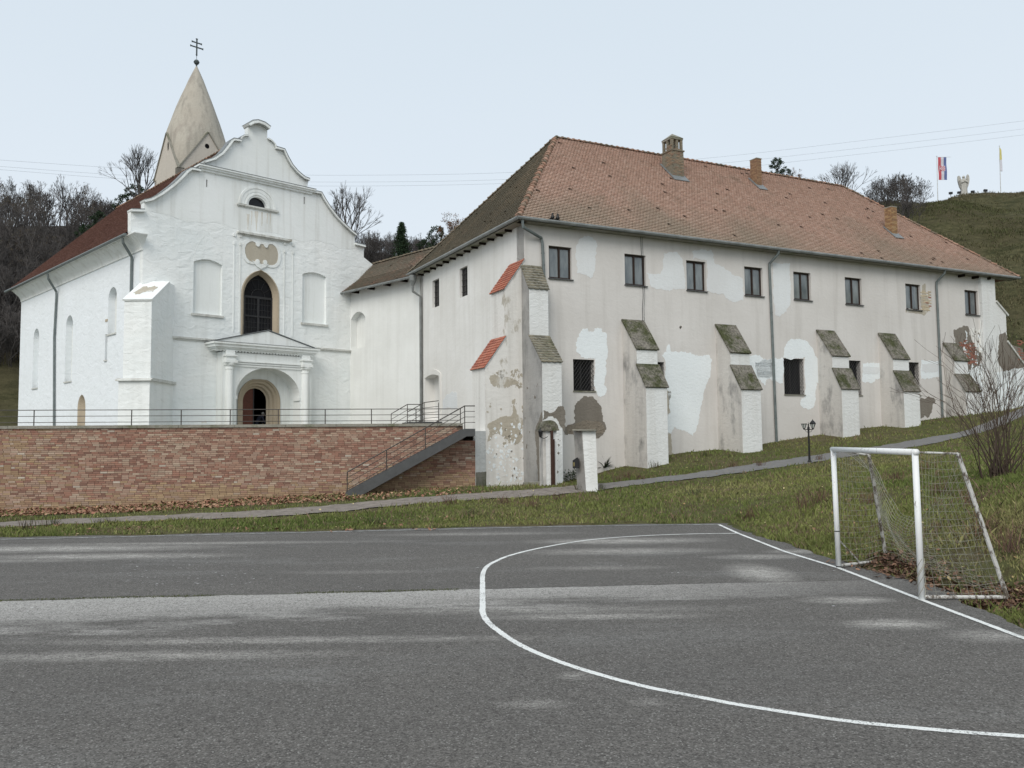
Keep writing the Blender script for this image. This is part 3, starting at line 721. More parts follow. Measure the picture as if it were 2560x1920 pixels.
def Z(x, y, n=0., f=FC): return f.uz(x, y, n)[1]
gwo = arch(U(602.5), U(697.7), Z(650, 905), Z(650, 740), Z(650.7, 674.5), 'pointed', 16)
gwi = arch(U(609.6, 760, -.42), U(680.5, 760, -.42), Z(650, 900, -.42), Z(645, 742, -.42), Z(646.4, 687.6, -.42), 'pointed', 16)
NP = .75
pa = arch(U(590, 988, NP), U(749.5, 988, NP), TZ-.02, Z(670, 990, NP), Z(670, 920, NP), 'round', 22)
lun = [(a, b) for a, b in arch(U(621.5, 505), U(666.5, 513), Z(644, 517.5), Z(644, 514.5), Z(641, 492.5), 'round', 14)]
bn = []
for tl, tr2, pk, bl, br in (((484.3, 652.8), (555.8, 664.4), (520, 648.5), (482.3, 783), (555.8, 789.4)), ((756.3, 684.7), (815.6, 693), (785, 681), (754.3, 806), (817, 812))):
    ul, ur = U(*tl), U(*tr2); zb_ = (Z(*bl)+Z(*br))/2; zs = (Z(*tl)+Z(*tr2))/2; bn.append(arch(ul, ur, zb_, zs, Z(*pk), 'seg', 12))
slots = [rect(U(515.5, 458), U(518.5, 458), Z(517, 468), Z(517, 449)), rect(U(759.3, 500), U(762.2, 500), Z(760, 510), Z(760, 492.6))]
ZR = Z(560, 565)                       # above this height the render is smooth
mb = MB(); mb.prism(FC, outer, 0, -.42, holes=[gwo, pa, lun]+bn+slots); fac = mb.build('facade_wall', [CH_PL, CH_SM], church)
for p in fac.data.polygons:
    if p.center.z+ROOT[church.name][2] > ZR: pass
# smooth-rendered gable above the rough wall: a coat 2 cm proud
up = [q for q in reversed(top) if q[1] > ZR]; up = [q for q in up]
u_l = FC.uz(327, 540)[0]
gpoly = [(top[3][0]+.02, ZR+.02+.1*math.sin(0))]+[(x, ZR+.12*math.sin(x*1.9)+.05*math.sin(x*5)) for x in np.linspace(top[3][0]+.3, FC.uz(886, 600)[0]-.1, 26)]+[q for q in up]
gpoly = [q for i, q in enumerate(gpoly) if i == 0 or abs(q[0]-gpoly[i-1][0])+abs(q[1]-gpoly[i-1][1]) > .01]
mb = MB(); mb.prism(FC, gpoly, .007, -.01, holes=[lun]+slots, back=False); mb.build('gable_render', CH_SM, church)
for h in bn: mb = MB(); mb.prism(FC, [(x, z) for x, z in rect(min(p[0] for p in h)-.05, max(p[0] for p in h)+.05, min(p[1] for p in h)-.05, max(p[1] for p in h)+.05)], -.17, -.3); mb.build('niche_panel', CH_SM, church)
for h in slots: mb = MB(); mb.prism(FC, [(x+d_, z) for (x, z), d_ in zip(h, (-.02, .02, .02, -.02))], -.1, -.2); mb.build('slot_back', VOID, church)
# sills and pointed relief lines of the blind niches
for h, ax, ay in ((bn[0], 519, 580.5), (bn[1], 786.7, 619.6)):
    ul, ur = h[0][0], h[1][0]; zs = h[0][1]
    mb = MB(); mb.prism(FC, rect(ul-.1, ur+.1, zs-.13, zs-.005), .10, -.16); mb.build('sill', COPE, church)
    o_ = arch(ul, ur, h[2][1]-.02, h[2][1], Z(ax, ay), 'pointed', 14)[2:]
    mb = MB()
    for (a, b), (c_, d) in zip(o_, o_[1:]): mb.band(FC, [(a, b), (c_, d)], .03, .006, -.01)
    mb.build('relief_line', CH_SM, church)
# copings along the gable
def coping(idx, w_=.14, n0=.16):
    mb = MB(); pts = [top[i] for i in idx]; mb.band(FC, pts, w_, n0, -.46); mb.band(FC, [(x, z) for x, z in pts], .07, n0+.07, -.48); mb.build('coping', CH_SM, church)
    mb = MB(); pts2 = []
    for i, p in enumerate(pts):
        t = np.array(pts[min(i+1, len(pts)-1)])-np.array(pts[max(i-1, 0)]); t = t/np.linalg.norm(t); pts2.append((p[0]-t[1]*w_, p[1]+t[0]*w_))
    mb.band(FC, pts2, .025, n0+.03, -.5); mb.build('coping_flashing', LEAD, church)
coping([1, 2]); coping(range(3, 11)); coping(range(13, 20)); coping(range(20, 24), .07, .1); coping(range(24, 29), .2, .28)
coping(range(29, 33), .07, .1); coping(range(32, 39)); coping(range(41, 49)); coping([49, 50])
mb = MB(); uc0, uc1 = U(493.6, 417), U(784.5, 470); zc = (Z(493.6, 417.3)+Z(784.4, 470.3))/2
for dz, nn_, h_ in ((0, .30, .09), (.09, .22, .1), (.19, .12, .12)): mb.prism(FC, rect(uc0+.3-nn_, uc1-.3+nn_, zc-dz-h_, zc-dz), nn_, -.02-(.45 if dz == 0 else 0))
mb.build('main_cornice', CH_SM, church)
mb = MB(); mb.prism(FC, rect(uc0-.01, uc1+.01, zc+.002, zc+.027), .32, -.5); mb.build('cornice_flashing', LEAD, church)
# lunette surround, sill, dark opening
cu = (lun[0][0]+lun[1][0])/2; zb_ = lun[0][1]
hr = (lun[1][0]-lun[0][0])/2
for r0, r1, nn_ in ((2.08*hr, 1.86*hr, .06), (1.86*hr, 1.5*hr, .03), (1.36*hr, 1.18*hr, .05)):
    mb = MB(); zz0 = zb_+.03
    o_ = [(cu+r0*1.0*math.cos(a), zz0+r0*.98*math.sin(a)) for a in np.linspace(0, math.pi, 26)]
    i_ = [(cu+r1*math.cos(a), zz0+r1*.98*math.sin(a)) for a in np.linspace(0, math.pi, 26)]
    mb.prism(FC, o_+list(reversed(i_)), nn_, .0); mb.build('lunette_moulding', CH_SM, church)
mb = MB(); mb.prism(FC, rect(cu-2.3*hr, cu+2.3*hr, zb_-.11, zb_-.01), .12, -.2); mb.prism(FC, rect(cu-2.2*hr, cu+2.2*hr, zb_-.17, zb_-.11), .07, -.01); mb.build('lunette_sill', COPE, church)
mb = MB(); mb.prism(FC, rect(cu-1.2, cu+1.2, zb_-.1, zb_+1.3), -.22, -.27); mb.build('window_glazing', GLASSD, church)
# pointed window: splayed sandstone surround, timber grid, glass
def splay(mb, fr, a, b, n0, n1):
    N = len(a); mb.add([fr.P(x, z, n0) for x, z in a]+[fr.P(x, z, n1) for x, z in b], [(i, i+N, (i+1) % N+N, (i+1) % N) for i in range(N)])
gmid = [((a[0]*.62+b[0]*.38), (a[1]*.62+b[1]*.38)) for a, b in zip(gwo, gwi)]
mb = MB(); mb.prism(FC, gwo, .03, .004, holes=[[(x*.93+.07*6.7, z*.985+.015*10.5) for x, z in gwo]], back=False)
splay(mb, FC, gwo, gmid, .006, -.18); splay(mb, FC, gmid, gwi, -.18, -.42); gs = mb.build('pointed_window', STONE, church); KW = gs
ui0, ui1, zi0, zis, zit = gwi[0][0], gwi[1][0], gwi[0][1], gwi[2][1], max(p[1] for p in gwi)
def onwin(mb, p): mb.prism(FC, p, -.40, -.46)
mb = MB(); mb.prism(FC, [(x, z) for x, z in gwi], -.47, -.49); mb.build('pane', GLASSD, gs)
um = (ui0+ui1)/2; zt1 = zis-.05; zt2 = zt1-1.12; zt3 = zt2-1.02
mb = MB()
for z, h_ in ((zt1, .13), (zt2, .09), (zt3, .09)): onwin(mb, rect(ui0-.02, ui1+.02, z-h_/2, z+h_/2))
for z0_, z1_ in ((zi0, zt3-.05), (zt3+.05, zt2-.05), (zt2+.05, zt1-.07)):
    for ux, w_ in ((um, .07), (ui0+.04, .05), (ui1-.04, .05)): mb.prism(FC, rect(ux-w_, ux+w_, z0_, z1_), -.402, -.46)
mb.build('transom_frame', DARKW, gs)
mb = MB()
for z0_, z1_ in ((zt3+.05, zt2-.05), (zt2+.05, zt1-.07)):
    for ua, ub in ((ui0+.09, um-.07), (um+.07, ui1-.09)):
        for i in (1, 2, 3): uu = ua+(ub-ua)*i/4; mb.prism(FC, rect(uu-.012, uu+.012, z0_, z1_), -.43, -.465)
        for i in (1, 2): zz = z0_+(z1_-z0_)*i/3; mb.prism(FC, rect(ua, ub, zz-.012, zz+.012), -.433, -.462)
for rr in (.42, 1.0):
    mb.tube([FC.P(um+rr*math.cos(a), zt1+.07+rr*math.sin(a), -.44) for a in np.linspace(.05, math.pi-.05, 16)], .016, 5)
for a in (.6, 1.15, math.pi/2, math.pi-1.15, math.pi-.6): mb.tube([FC.P(um+.42*math.cos(a), zt1+.07+.42*math.sin(a), -.44), FC.P(um+1.0*math.cos(a), zt1+.07+1.0*math.sin(a), -.44)], .014, 4)
mb.build('glazing_bar', DARKW, gs)
# cartouche, ledge and side strips above the window
la = FC.uz(592.8, 579); lb = FC.uz(726, 602); zl_ = (la[1]+lb[1])/2
mb = MB(); mb.prism(FC, rect(la[0], lb[0], zl_-.08, zl_+.04), .2, -.01); mb.prism(FC, rect(la[0]+.1, lb[0]-.1, zl_-.16, zl_-.08), .1, -.01); mb.build('cartouche_ledge', COPE, church)
for xx in (585, 600.5, 711, 732):
    u_ = U(xx, 650); mb = MB(); mb.prism(FC, rect(u_-.03, u_+.03, 8.6, zl_-.75), .03, -.01); mb.prism(FC, rect(u_-.07, u_+.07, zl_-.3, zl_-.14), .07, -.01)
    mb.prism(FC, rect(u_-.06, u_+.05, zl_-.78, zl_-.62), .06, -.01); mb.build('pilaster_strip', CH_SM, church)
cart = K(560, 540, [(305, 480), (325, 420), (370, 385), (420, 375), (460, 395), (480, 425), (500, 440), (525, 425), (560, 415), (590, 430), (610, 455), (640, 440), (670, 420), (710, 420), (755, 450), (785, 500), (800, 570), (795, 640), (780, 690), (745, 720), (710, 732), (660, 728), (620, 715), (600, 690), (580, 712), (545, 712), (515, 695), (490, 675), (470, 685), (425, 685), (370, 665), (330, 620), (308, 550)], .16877)
cuz = FC.L(cart); cc = np.mean(cuz, 0)
mb = MB(); big = [tuple(cc+(np.array(p)-cc)*np.array([1.17, 1.22])) for p in cuz]; mb.prism(FC, big, .05, -.01, holes=[cuz]); mb.build('cartouche_frame', CH_SM, church)
mb = MB(); mb.prism(FC, cuz, .02, -.01); mb.build('plaque', PLAQ, church)
mb = MB()
for px_, py_ in ((495, 420), (615, 435), (490, 680), (602, 690)):
    mb = MB(); u_, z_ = FC.uz(560+px_*.16877, 540+py_*.16877); mb.prism(FC, [(u_+.13*math.cos(a), z_+.15*math.sin(a)) for a in np.linspace(0, 2*math.pi, 12, endpoint=False)], .09, 0); mb.build('scroll', CH_SM, church)
mb = MB(); u_, z_ = FC.uz(651, 664); mb.prism(FC, [(u_-.55, z_+.22), (u_-.3, z_-.05), (u_, z_-.22), (u_+.3, z_-.05), (u_+.5, z_+.16), (u_, z_+.05)], .08, 0)
mb.build('cartouche_shell', CH_SM, church)
STREAK = plaster('rain_streaked_render', (.66, .63, .56), (.45, .41, .34), .005, 4, .6, .1, base2=(.74, .73, .69))
for x_, w_, z0_, z1_ in ((620, .10, 540, 575), (629, .05, 533, 563), (641, .12, 533, 578), (655, .06, 535, 566), (668, .05, 537, 560), (676, .04, 538, 571)):
    u_ = U(x_, 550); za_, zb3 = Z(x_, z0_-5), Z(x_, z1_); mb = MB(); mb.prism(FC, jag([(u_-w_, za_), (u_-w_*.5, (za_+zb3)/2), (u_-.01, zb3), (u_+.012, zb3), (u_+w_*.6, (za_+zb3)/2), (u_+w_, za_)], .02, 2), .0105, .0, back=False); mb.build('rain_streak', STREAK, church)
for pts in (K(0, 660, [(1240, 1375), (1290, 1365), (1370, 1370), (1380, 1320), (1400, 1300), (1420, 1340), (1440, 1385), (1240, 1390)]), K(0, 660, [(1890, 1330), (1910, 1325), (1912, 1370), (1895, 1372)]), K(0, 660, [(1740, 1362), (1780, 1350), (1788, 1375), (1745, 1378)])):
    mb = MB(); mb.prism(FC, jag(FC.L(pts), .05, 3), .006, -.01, back=False); mb.build('damp_stain', STREAK, church)
# string courses
zs_ = 8.03
for x0, x1 in ((412, 548), (790, 876)):
    mb = MB(); a, b = U(x0, 850), U(x1, 870); mb.prism(FC, rect(a, min(b, 12.95), zs_-.05, zs_+.05), .12, -.01); mb.prism(FC, rect(a, min(b, 12.95), zs_-.13, zs_-.05), .06, -.01); mb.build('string_course', COPE, church)
# portal
bu0, bu1 = U(556, 950, NP), U(778.5, 950, NP); ze0 = Z(660, 885, NP)
mb = MB(); mb.prism(FC, rect(bu0, bu1, TZ-.02, 7.35), NP, .003, holes=[pa]); portal = mb.build('portal', CH_SM, church)
cl0, cl1 = U(534, 855, 1.1), U(800, 870, 1.1); zp = Z(534, 854, 1.1)*.5+Z(800, 870, 1.1)*.5
mb = MB()
for dz, nn_, h_ in ((0, 1.14, .11), (.11, 1.05, .16), (.27, .96, .08), (.35, .88, .09)):
    s_ = 1.14-nn_; mb.prism(FC, rect(cl0+s_, cl1-s_, zp-dz-h_, zp-dz), nn_, -.01)
mb.build('entablature', CH_SM, portal)
mb = MB(); u = cl0+.3
while u < cl1-.3: mb.prism(FC, rect(u, u+.09, zp-.50, zp-.44), .85, .74); u += .19
mb.build('dentils', CH_SM, portal)
ap = FC.uz(670.8, 826.2, .12)
ap = FC.uz(670.8, 826.2, .82)
mb = MB(); mb.prism(FC, [(cl0+.05, zp+.005), (cl1-.05, zp+.005), (ap[0], ap[1]-.03)], .80, .02); mb.build('pediment', CH_SM, portal)
mb = MB(); q0, q1, q2_ = (cl0-.02, zp+.0), (ap[0], ap[1]+.005), (cl1+.02, zp+.0)
for a_, b_ in ((q0, q1), (q1, q2_)): mb.prism(FC, [a_, b_, (b_[0], b_[1]+.04), (a_[0], a_[1]+.04)], .86, -.01)
mb.prism(FC, rect(cl0-.02, cl1+.02, zp+.002, zp+.02), 1.16, .8)
mb.build('roof_flashing', LEAD, portal)
za = Z(660, 905, NP)
mb = MB()
for dz, nn_, h_ in ((0, .90, .07), (.09, .85, .1), (.21, .81, .11)): mb.prism(FC, rect(bu0+.35, bu1-.35, za-.02-dz-h_, za-.02-dz), nn_, .7)
mb.build('architrave', CH_SM, portal)
for xc in (576, 766):
    uc = U(xc, 960, .95)
    col = [(.30, TZ), (.30, TZ+.25), (.25, TZ+.32), (.235, TZ+.4), (.205, za-.55), (.23, za-.53), (.23, za-.47), (.21, za-.45), (.22, za-.35), (.30, za-.3), (.32, za-.22), (.32, za-.18)]
    P = FC.P(uc, 0, .80); mb = MB(); mb.lathe((P[0], P[1], 0), col, 18); mb.build('column', CH_SM, portal, smooth=False)
    mb = MB(); mb.prism(FC, rect(uc-.34, uc+.34, za-.18, za-.02), 1.12, .7); mb.prism(FC, rect(uc-.29, uc+.29, za-.02, za+.18), 1.04, .7); mb.prism(FC, rect(uc-.35, uc+.35, za+.18, za+.26), 1.12, .7)
    mb.prism(FC, rect(uc-.26, uc+.26, za+.26, zp-.43), .95, .7); mb.build('capital', CH_SM, portal)
for s_ in (0, 1):   # imposts in the porch reveal
    zi = Z(670, 990, NP); ua, ub = (pa[0][0]-.0, pa[0][0]+.07) if s_ == 0 else (pa[1][0]-.07, pa[1][0])
    mb = MB(); mb.prism(FC, rect(ua, ub, zi-.22, zi-.02), NP+.03, .1); mb.build('impost', CH_SM, portal)
no = -.32; ni = -.85
so_ = arch(U(594, 1000, no), U(699.5, 1000, no), TZ-.02, Z(650, 1003, no), Z(646, 948, no), 'pointed', 18)
si_ = arch(U(607.3, 1000, ni), U(665.3, 1000, ni), TZ-.02, Z(640, 1003, ni), Z(638, 970.5, ni), 'pointed', 18)
bk = rect(pa[0][0]-.1, pa[1][0]+.1, TZ-.02, max(p[1] for p in pa)+.1)
mb = MB(); mb.prism(FC, bk, no-.02, no-.1, holes=[so_]); mb.build('porch_back_wall', CH_SM, portal)
mb = MB(); lerp = lambda t: [((1-t)*a[0]+t*b[0], (1-t)*a[1]+t*b[1]) for a, b in zip(so_, si_)]
st_ = [(0, .06), (0, 0), (.12, -.02), (.2, -.1), (.2, -.14), (.42, -.14), (.5, -.22), (.5, -.30), (.72, -.32), (.8, -.40), (.8, -.48), (1, -.53)]
for (t0, n0), (t1, n1) in zip(st_, st_[1:]): splay(mb, FC, lerp(t0), lerp(t1), no+n0, no+n1)
mb.build('stone_arch', STONE, portal)
um_ = (si_[0][0]+si_[1][0])/2-.02
leaf = [p for p in arch(si_[0][0]-.05, si_[1][0]+.05, TZ, Z(640, 1003, ni), Z(638, 968, ni), 'pointed', 18)]
half = [(um_, TZ)]+[p for p in leaf if p[0] > um_+.01]; hl = [p for p in leaf if p[0] < um_]
zcut = max(p[1] for p in leaf)-.02
lf = [(leaf[0][0], TZ), (um_-.06, TZ), (um_-.06, zcut)]+[p for p in leaf[2:] if p[0] < um_-.07]
mb = MB(); mb.prism(FC, lf, ni-.06, ni-.12)
door = mb.build('door', DOORW, portal)
mb = MB(); cr_ = FC.cross(um_+.1); mb.prism(FC, rect(um_-.06, um_-.0, TZ, zcut), ni-.03, ni-.14); mb.build('door_post', DARKW, portal)
# hollow dark nave behind the open door
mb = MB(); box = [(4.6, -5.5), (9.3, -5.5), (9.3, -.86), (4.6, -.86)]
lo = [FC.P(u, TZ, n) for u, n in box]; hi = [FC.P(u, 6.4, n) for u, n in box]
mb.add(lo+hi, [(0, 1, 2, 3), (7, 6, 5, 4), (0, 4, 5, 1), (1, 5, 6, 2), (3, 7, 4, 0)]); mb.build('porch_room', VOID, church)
# diagonal corner buttress
BX = Fr((0, 43.5), (1, 0)); xl, zl1 = BX.uz(311, 751); xr, _ = BX.uz(379.6, 751); _, zle = BX.uz(340, 949)
cx = Fr((xl, 46.0), (0, -1))
zct = Z(380, 706)
mb = MB(); mb.prism(cx, [(-1, TZ-.2), (2.62, TZ-.2), (2.62, zle-.02), (-1, zle-.02)], .16, -(xr-xl)-.02); bt = mb.build('corner_buttress', CH_PL, church)
mb = MB(); mb.prism(cx, [(-1, zle), (2.5, zle), (2.5, zl1), (.4, zct), (-1, zct)], 0, -(xr-xl)); mb.build('buttress_shaft', CH_PL, bt)
mb = MB(); mb.prism(cx, [(-1, zle-.07), (2.78, zle-.07), (2.72, zle-.0), (2.5, zle+.08), (-1, zle+.08)], .28, -(xr-xl)-.14); mb.build('plinth_ledge', COPE, bt)
mb = MB(); mb.prism(cx, [(.4, zct+.07), (.4, zct-.02), (2.56, zl1-.03), (2.6, zl1+.05)], .06, -(xr-xl)-.06); mb.build('buttress_cap', CH_PL, bt)
mb = MB(); sh = [(.3, .35), (.8, .28), (1.1, .45), (1.5, .4), (1.55, .7), (1.2, .8), (.9, .68), (.5, .75)]
sdir = np.array([2.2, 0, 0]);
pp_ = [(cx.P(2.6-q[1]*2.0, 0, -(q[0]-.1)*.8)) for q in jag(sh, .08, 2)]
zcap = lambda y: zct+.07+( (46.0-y)-.4)/(2.2)*(zl1+.05-zct-.07)
mb.add([(x, y, zcap(y)+.012) for x, y, z in pp_], [tuple(range(len(pp_)))]); mb.build('bare_patch', PATCH_B, bt)
# side wall with tall niches
ze = 13.05; uE = -22.0
nic = []
for a, b, yb, yt in ((82.5, 96.5, 969.6, 822), (163.5, 181, 953, 789), (270.5, 291.7, 833.6, 718)):
    xm = (a+b)/2; u0_, u1_ = SD.uz(a, (yb+yt)/2)[0], SD.uz(b, (yb+yt)/2)[0]; zt_ = SD.uz(xm, yt)[1]; zb__ = SD.uz(xm, yb)[1]; r_ = (u1_-u0_)/2; nic.append(arch(u0_, u1_, zb__, zt_-r_, zt_, 'round', 14))
fr0, fr1 = SD.uz(262.7, 860)[0], nic[2][0][0]-.02
frag = rect(fr0, fr1, SD.uz(268, 899)[1], SD.uz(268, 835)[1]); 
gd = arch(SD.uz(194, 1020)[0], SD.uz(213.6, 1020)[0], TZ-.05, SD.uz(204, 1020)[1], SD.uz(204, 986)[1], 'pointed', 14)
mb = MB(); mb.prism(SD, [(uE, TZ-.3), (-.423, TZ-.3), (-.423, ze), (uE, ze)], 0, -.8, holes=nic+[frag, gd]); mb.build('side_wall', CH_SD, church)
for h in nic+[frag]: mb = MB(); mb.prism(SD, rect(min(p[0] for p in h)-.05, max(p[0] for p in h)+.05, min(p[1] for p in h)-.05, max(p[1] for p in h)+.05), -.38, -.5); mb.build('niche_panel', CH_SM, church)
for h in nic+[frag]: mb = MB(); mb.prism(SD, rect(h[0][0]-.03, h[1][0]+.03, h[0][1]-.08, h[0][1]), .07, -.3); mb.build('sill', COPE, church)
mb = MB(); fz = frag[2][1]; fu = frag[0][0]
for k_ in range(3):
    o_ = [(fr1-.02+(-(fr1-fu+.1)+.13*k_)*math.cos(a), fz-.05+(.8-.13*k_)*math.sin(a)) for a in np.linspace(0, math.pi/2, 8)]
    mb.band(SD, o_, .1, -.02-.08*k_, -.36)
mb.prism(SD, rect(fr1-.35, fr1+.0, fz+.72, fz+.86), .03, -.36)
mb.build('tracery_fragment', STONE, church)
gdi = [((a-(gd[0][0]+gd[1][0])/2)*.55+(gd[0][0]+gd[1][0])/2+.1, TZ+(b-TZ)*.88) for a, b in gd]
mb = MB(); splay(mb, SD, gd, gdi, .004, -.4); o = mb.build('side_doorway', STONE, church)
mb = MB(); mb.prism(SD, gdi, -.38, -.44); mb.build('door', simple('grey_door', (.07, .05, .035), .7), o)
# other walls (unseen sides) and roof
H7 = 6.7; RZ = 20.72
ev = lambda s_, off: tuple(P1-dA*off+dB*s_)
mb = MB(); NWr = Fr(P1+dA*13, -dB); mb.prism(NWr, [(uE, TZ), (-.86, TZ), (-.86, ze), (uE, ze)], 0, -.5)
BW = Fr(P1+dB*22.0, dA); mb.prism(BW, [(0, TZ), (13, TZ), (13, ze), (6.7, RZ-.3), (0, ze)], 0, -.5); mb.build('rear_wall', CH_SD, church)
EA, EB = (*ev(-.0+.44, .75), 13.38), (*ev(23.3, .75), 13.38); RA, RB = (*ev(.44, -H7), RZ), (*ev(23.3, -H7), RZ)
pl = plane3(EA, EB, RB)
mb = MB(); slab(mb, [EA, EB, RB, RA], pl[3]); EA2, EB2 = (*ev(.85, -2*H7-.7), 13.38), (*ev(23.3, -2*H7-.7), 13.38)
pl2 = plane3(EA2, EB2, RB); slab(mb, [EA2, EB2, RB, RA], pl2[3]); croof = mb.build('roof', simple('dark_clay', (.13, .07, .055), .9), church)
mb = MB(); tiles(mb, pl, [EA, EB, RB, RA], .22, .19, [(.20, .115, .095), (.22, .13, .108), (.18, .105, .09), (.24, .15, .125)], bad=.001)
o = mb.build('roof_tiles', TILE_RED, croof, colors=True); o['kind'] = 'stuff'
ridge(RA, RB, croof, RIDGE, .42)
# cavetto cornice and gutter on the side
mb = MB()
for i in range(18):
    t = i/17; n_o = .02+.62*(1-math.cos(t*math.pi/2)); z = 12.55+.72*t
    mb.prism(SD, rect(-22.4, .0+n_o*.9, z, z+.0424), n_o+.05, -.03)
mb.build('eaves_cornice', CH_SM, church)
mb = MB(); mb.tube([(*ev(.3, .82), 13.30), (*ev(23.4, .82), 13.33)], .085, 8); mb.build('gutter', ZINC, church)
dp = [SD.P(-.75, 13.2, .8), SD.P(-.78, 12.95, .75), SD.P(-1.25, 12.35, .12), SD.P(-1.3, 12.2, .1), SD.P(-1.3, 9.9, .1)]
mb = MB(); mb.tube(dp, .075, 8); mb.build('downpipe', ZINC, church)
b_ = SD.uz(144.7, 760)[0]; t_ = SD.uz(118.6, 685, .8)[0]
dp = [SD.P(t_, 13.2, .8), SD.P(t_, 12.9, .75), SD.P(b_, 12.2, .12), SD.P(b_, 11.9, .1), SD.P(SD.uz(139.7, 845)[0], SD.uz(139.7, 845)[1], .1), SD.P(SD.uz(141.8, 1000)[0], TZ, .1)]
mb = MB(); mb.tube(dp, .075, 8); mb.build('downpipe', ZINC, church)
KIDS = {}

# ------------------------------------------------------------------ bell tower
T0 = aty(446, 420, 66.)[:2]; TR_, TL_ = Fr(T0, dA), Fr(T0, -dB)
tw_ = TR_.uz(588, 420)[0]; ztc = TR_.uz(446, 419)[1]; zta = TR_.uz(517, 330.5)[1]
tc_ = T0+dA*tw_/2+dB*tw_/2; Yc = tc_[1]
tower = thing('bell_tower', (tc_[0], tc_[1], 3), 'pale tower with bulging cone spire and small gables behind the church roof', 'tower')
fr_ = [TR_, TL_, Fr(T0+dA*tw_, dB), Fr(T0+dB*tw_, dA)]
for i, f in enumerate(fr_):
    a, b = (0, tw_) if i in (0, 3) else ((-tw_, 0) if i == 1 else (0, tw_))
    g_ = [(a, 3), (b, 3), (b, ztc), ((a+b)/2, zta), (a, ztc)]
    if i == 0:
        ou, oz = TR_.uz(518, 365.5); oc = [(ou+.2*math.cos(t), oz+.2*math.sin(t)) for t in np.linspace(0, 2*math.pi, 14, endpoint=False)]
        mb = MB(); mb.prism(f, g_, 0, -.4, holes=[oc]); mb.build('gable_wall', TOWER, tower); mb = MB(); mb.prism(f, rect(ou-.3, ou+.3, oz-.3, oz+.3), -.05, -.08); mb.build('oculus', VOID, tower)
    elif i == 1:
        ou, oz = TL_.uz(420, 366); oc = [(ou+.16*math.cos(t), oz+.4*math.sin(t)) for t in np.linspace(0, 2*math.pi, 14, endpoint=False)]
        mb = MB(); mb.prism(f, g_, 0, -.4, holes=[oc]); mb.build('gable_wall', TOWER, tower); mb = MB(); mb.prism(f, rect(ou-.3, ou+.3, oz-.5, oz+.5), -.05, -.08); mb.build('oculus', VOID, tower)
    else: mb = MB(); mb.prism(f, g_, 0, -.4) if i != 3 else mb.prism(f, g_, .0, .4); mb.build('gable_wall', TOWER, tower)
    if i < 2:
        mb = MB(); mb.band(f, [g_[4], g_[3]], .08, .09, -.45); mb.band(f, [g_[3], g_[2]], .08, .09, -.45); mb.build('gable_coping', CONC, tower)
mb = MB(); mb.prism(TR_, rect(-.18, .16, ztc-3.2, ztc-.05), .06, -.16); mb.build('corner_shade_strip', simple('shaded_stone', (.2, .185, .16), .9), tower)  # solid dark strip; the shade of a recess is put into its colour
prof = [(163.4, 0.5), (172, 4.5), (180.7, 8.7), (202, 18.5), (224.4, 27), (248, 37), (272, 46.8), (290, 53.5), (306.6, 59.5), (335, 68.5), (360, 75), (390, 81), (420, 86), (440, 87)]
mb = MB(); seg = 32; vs = []
rot = math.atan2(dA[1], dA[0])
for y, hw in prof:
    z = aty(497, y, Yc)[2]; R_ = hw*Yc/F; tt = np.clip((y-350)/85, 0, 1)
    for k_ in range(seg):
        a = 2*math.pi*k_/seg; sq = 1/max(abs(math.cos(a)), abs(math.sin(a))); half = tw_/2*.97
        r_ = R_*(1-tt)+half*min(sq, 1.36)*tt; r_ = min(r_, half*sq) if y > 325 else r_; r_ *= 1+.012*math.sin(5*a+y*.05)
        vs.append((tc_[0]+r_*math.cos(a+rot), tc_[1]+r_*math.sin(a+rot), z))
mb.add(vs, [(i*seg+(k_+1) % seg, i*seg+k_, (i+1)*seg+k_, (i+1)*seg+(k_+1) % seg) for i in range(len(prof)-1) for k_ in range(seg)]); mb.build('spire', SPIRE, tower, smooth=True)
zp_ = aty(497, 155.5, Yc)[2]; ax0 = (tc_[0], tc_[1], 0)
sph = [(max(.22*math.sin(t), .002), -.22*math.cos(t)) for t in np.linspace(0, math.pi, 11)]
mb = MB(); mb.lathe((tc_[0], tc_[1], zp_), sph, 16); mb.lathe((tc_[0], tc_[1], zp_), [(.235, -.02), (.235, .02)], 16); mb.lathe((tc_[0], tc_[1], zp_-.5), [(.17, -.35), (.1, 0), (.06, .12), (.07, .3)], 10); mb.build('ball_finial', GREEN_CU, tower)
zt_, zb_2 = aty(498, 96.6, Yc)[2], aty(497.5, 148, Yc)[2]
cross = MB(); CR = Fr(tc_, dA)
cross.tube([CR.P(0, zb_2), CR.P(0, zb_2+.45)], .02, 5)
z1 = aty(497, 137, Yc)[2]
cross.prism(CR, rect(-.05, .05, z1, zt_), .035, -.035)
for yc_, hw_ in ((107, .43), (118.3, .55)):
    z = aty(498, yc_, Yc)[2]; cross.prism(CR, [(-hw_, z-.08), (-hw_+.1, z-.045), (hw_-.1, z-.045), (hw_, z-.08), (hw_, z+.08), (hw_-.1, z+.045), (-hw_+.1, z+.045), (-hw_, z+.08)], .033, -.033)
cross.prism(CR, [(-.08, z1), (.08, z1), (0, z1-.15)], .03, -.03); cross.prism(CR, [(-.09, zt_), (.09, zt_), (.05, zt_-.12), (-.05, zt_-.12)], .038, -.038)
cross.build('double_cross', GREEN_CU, tower)

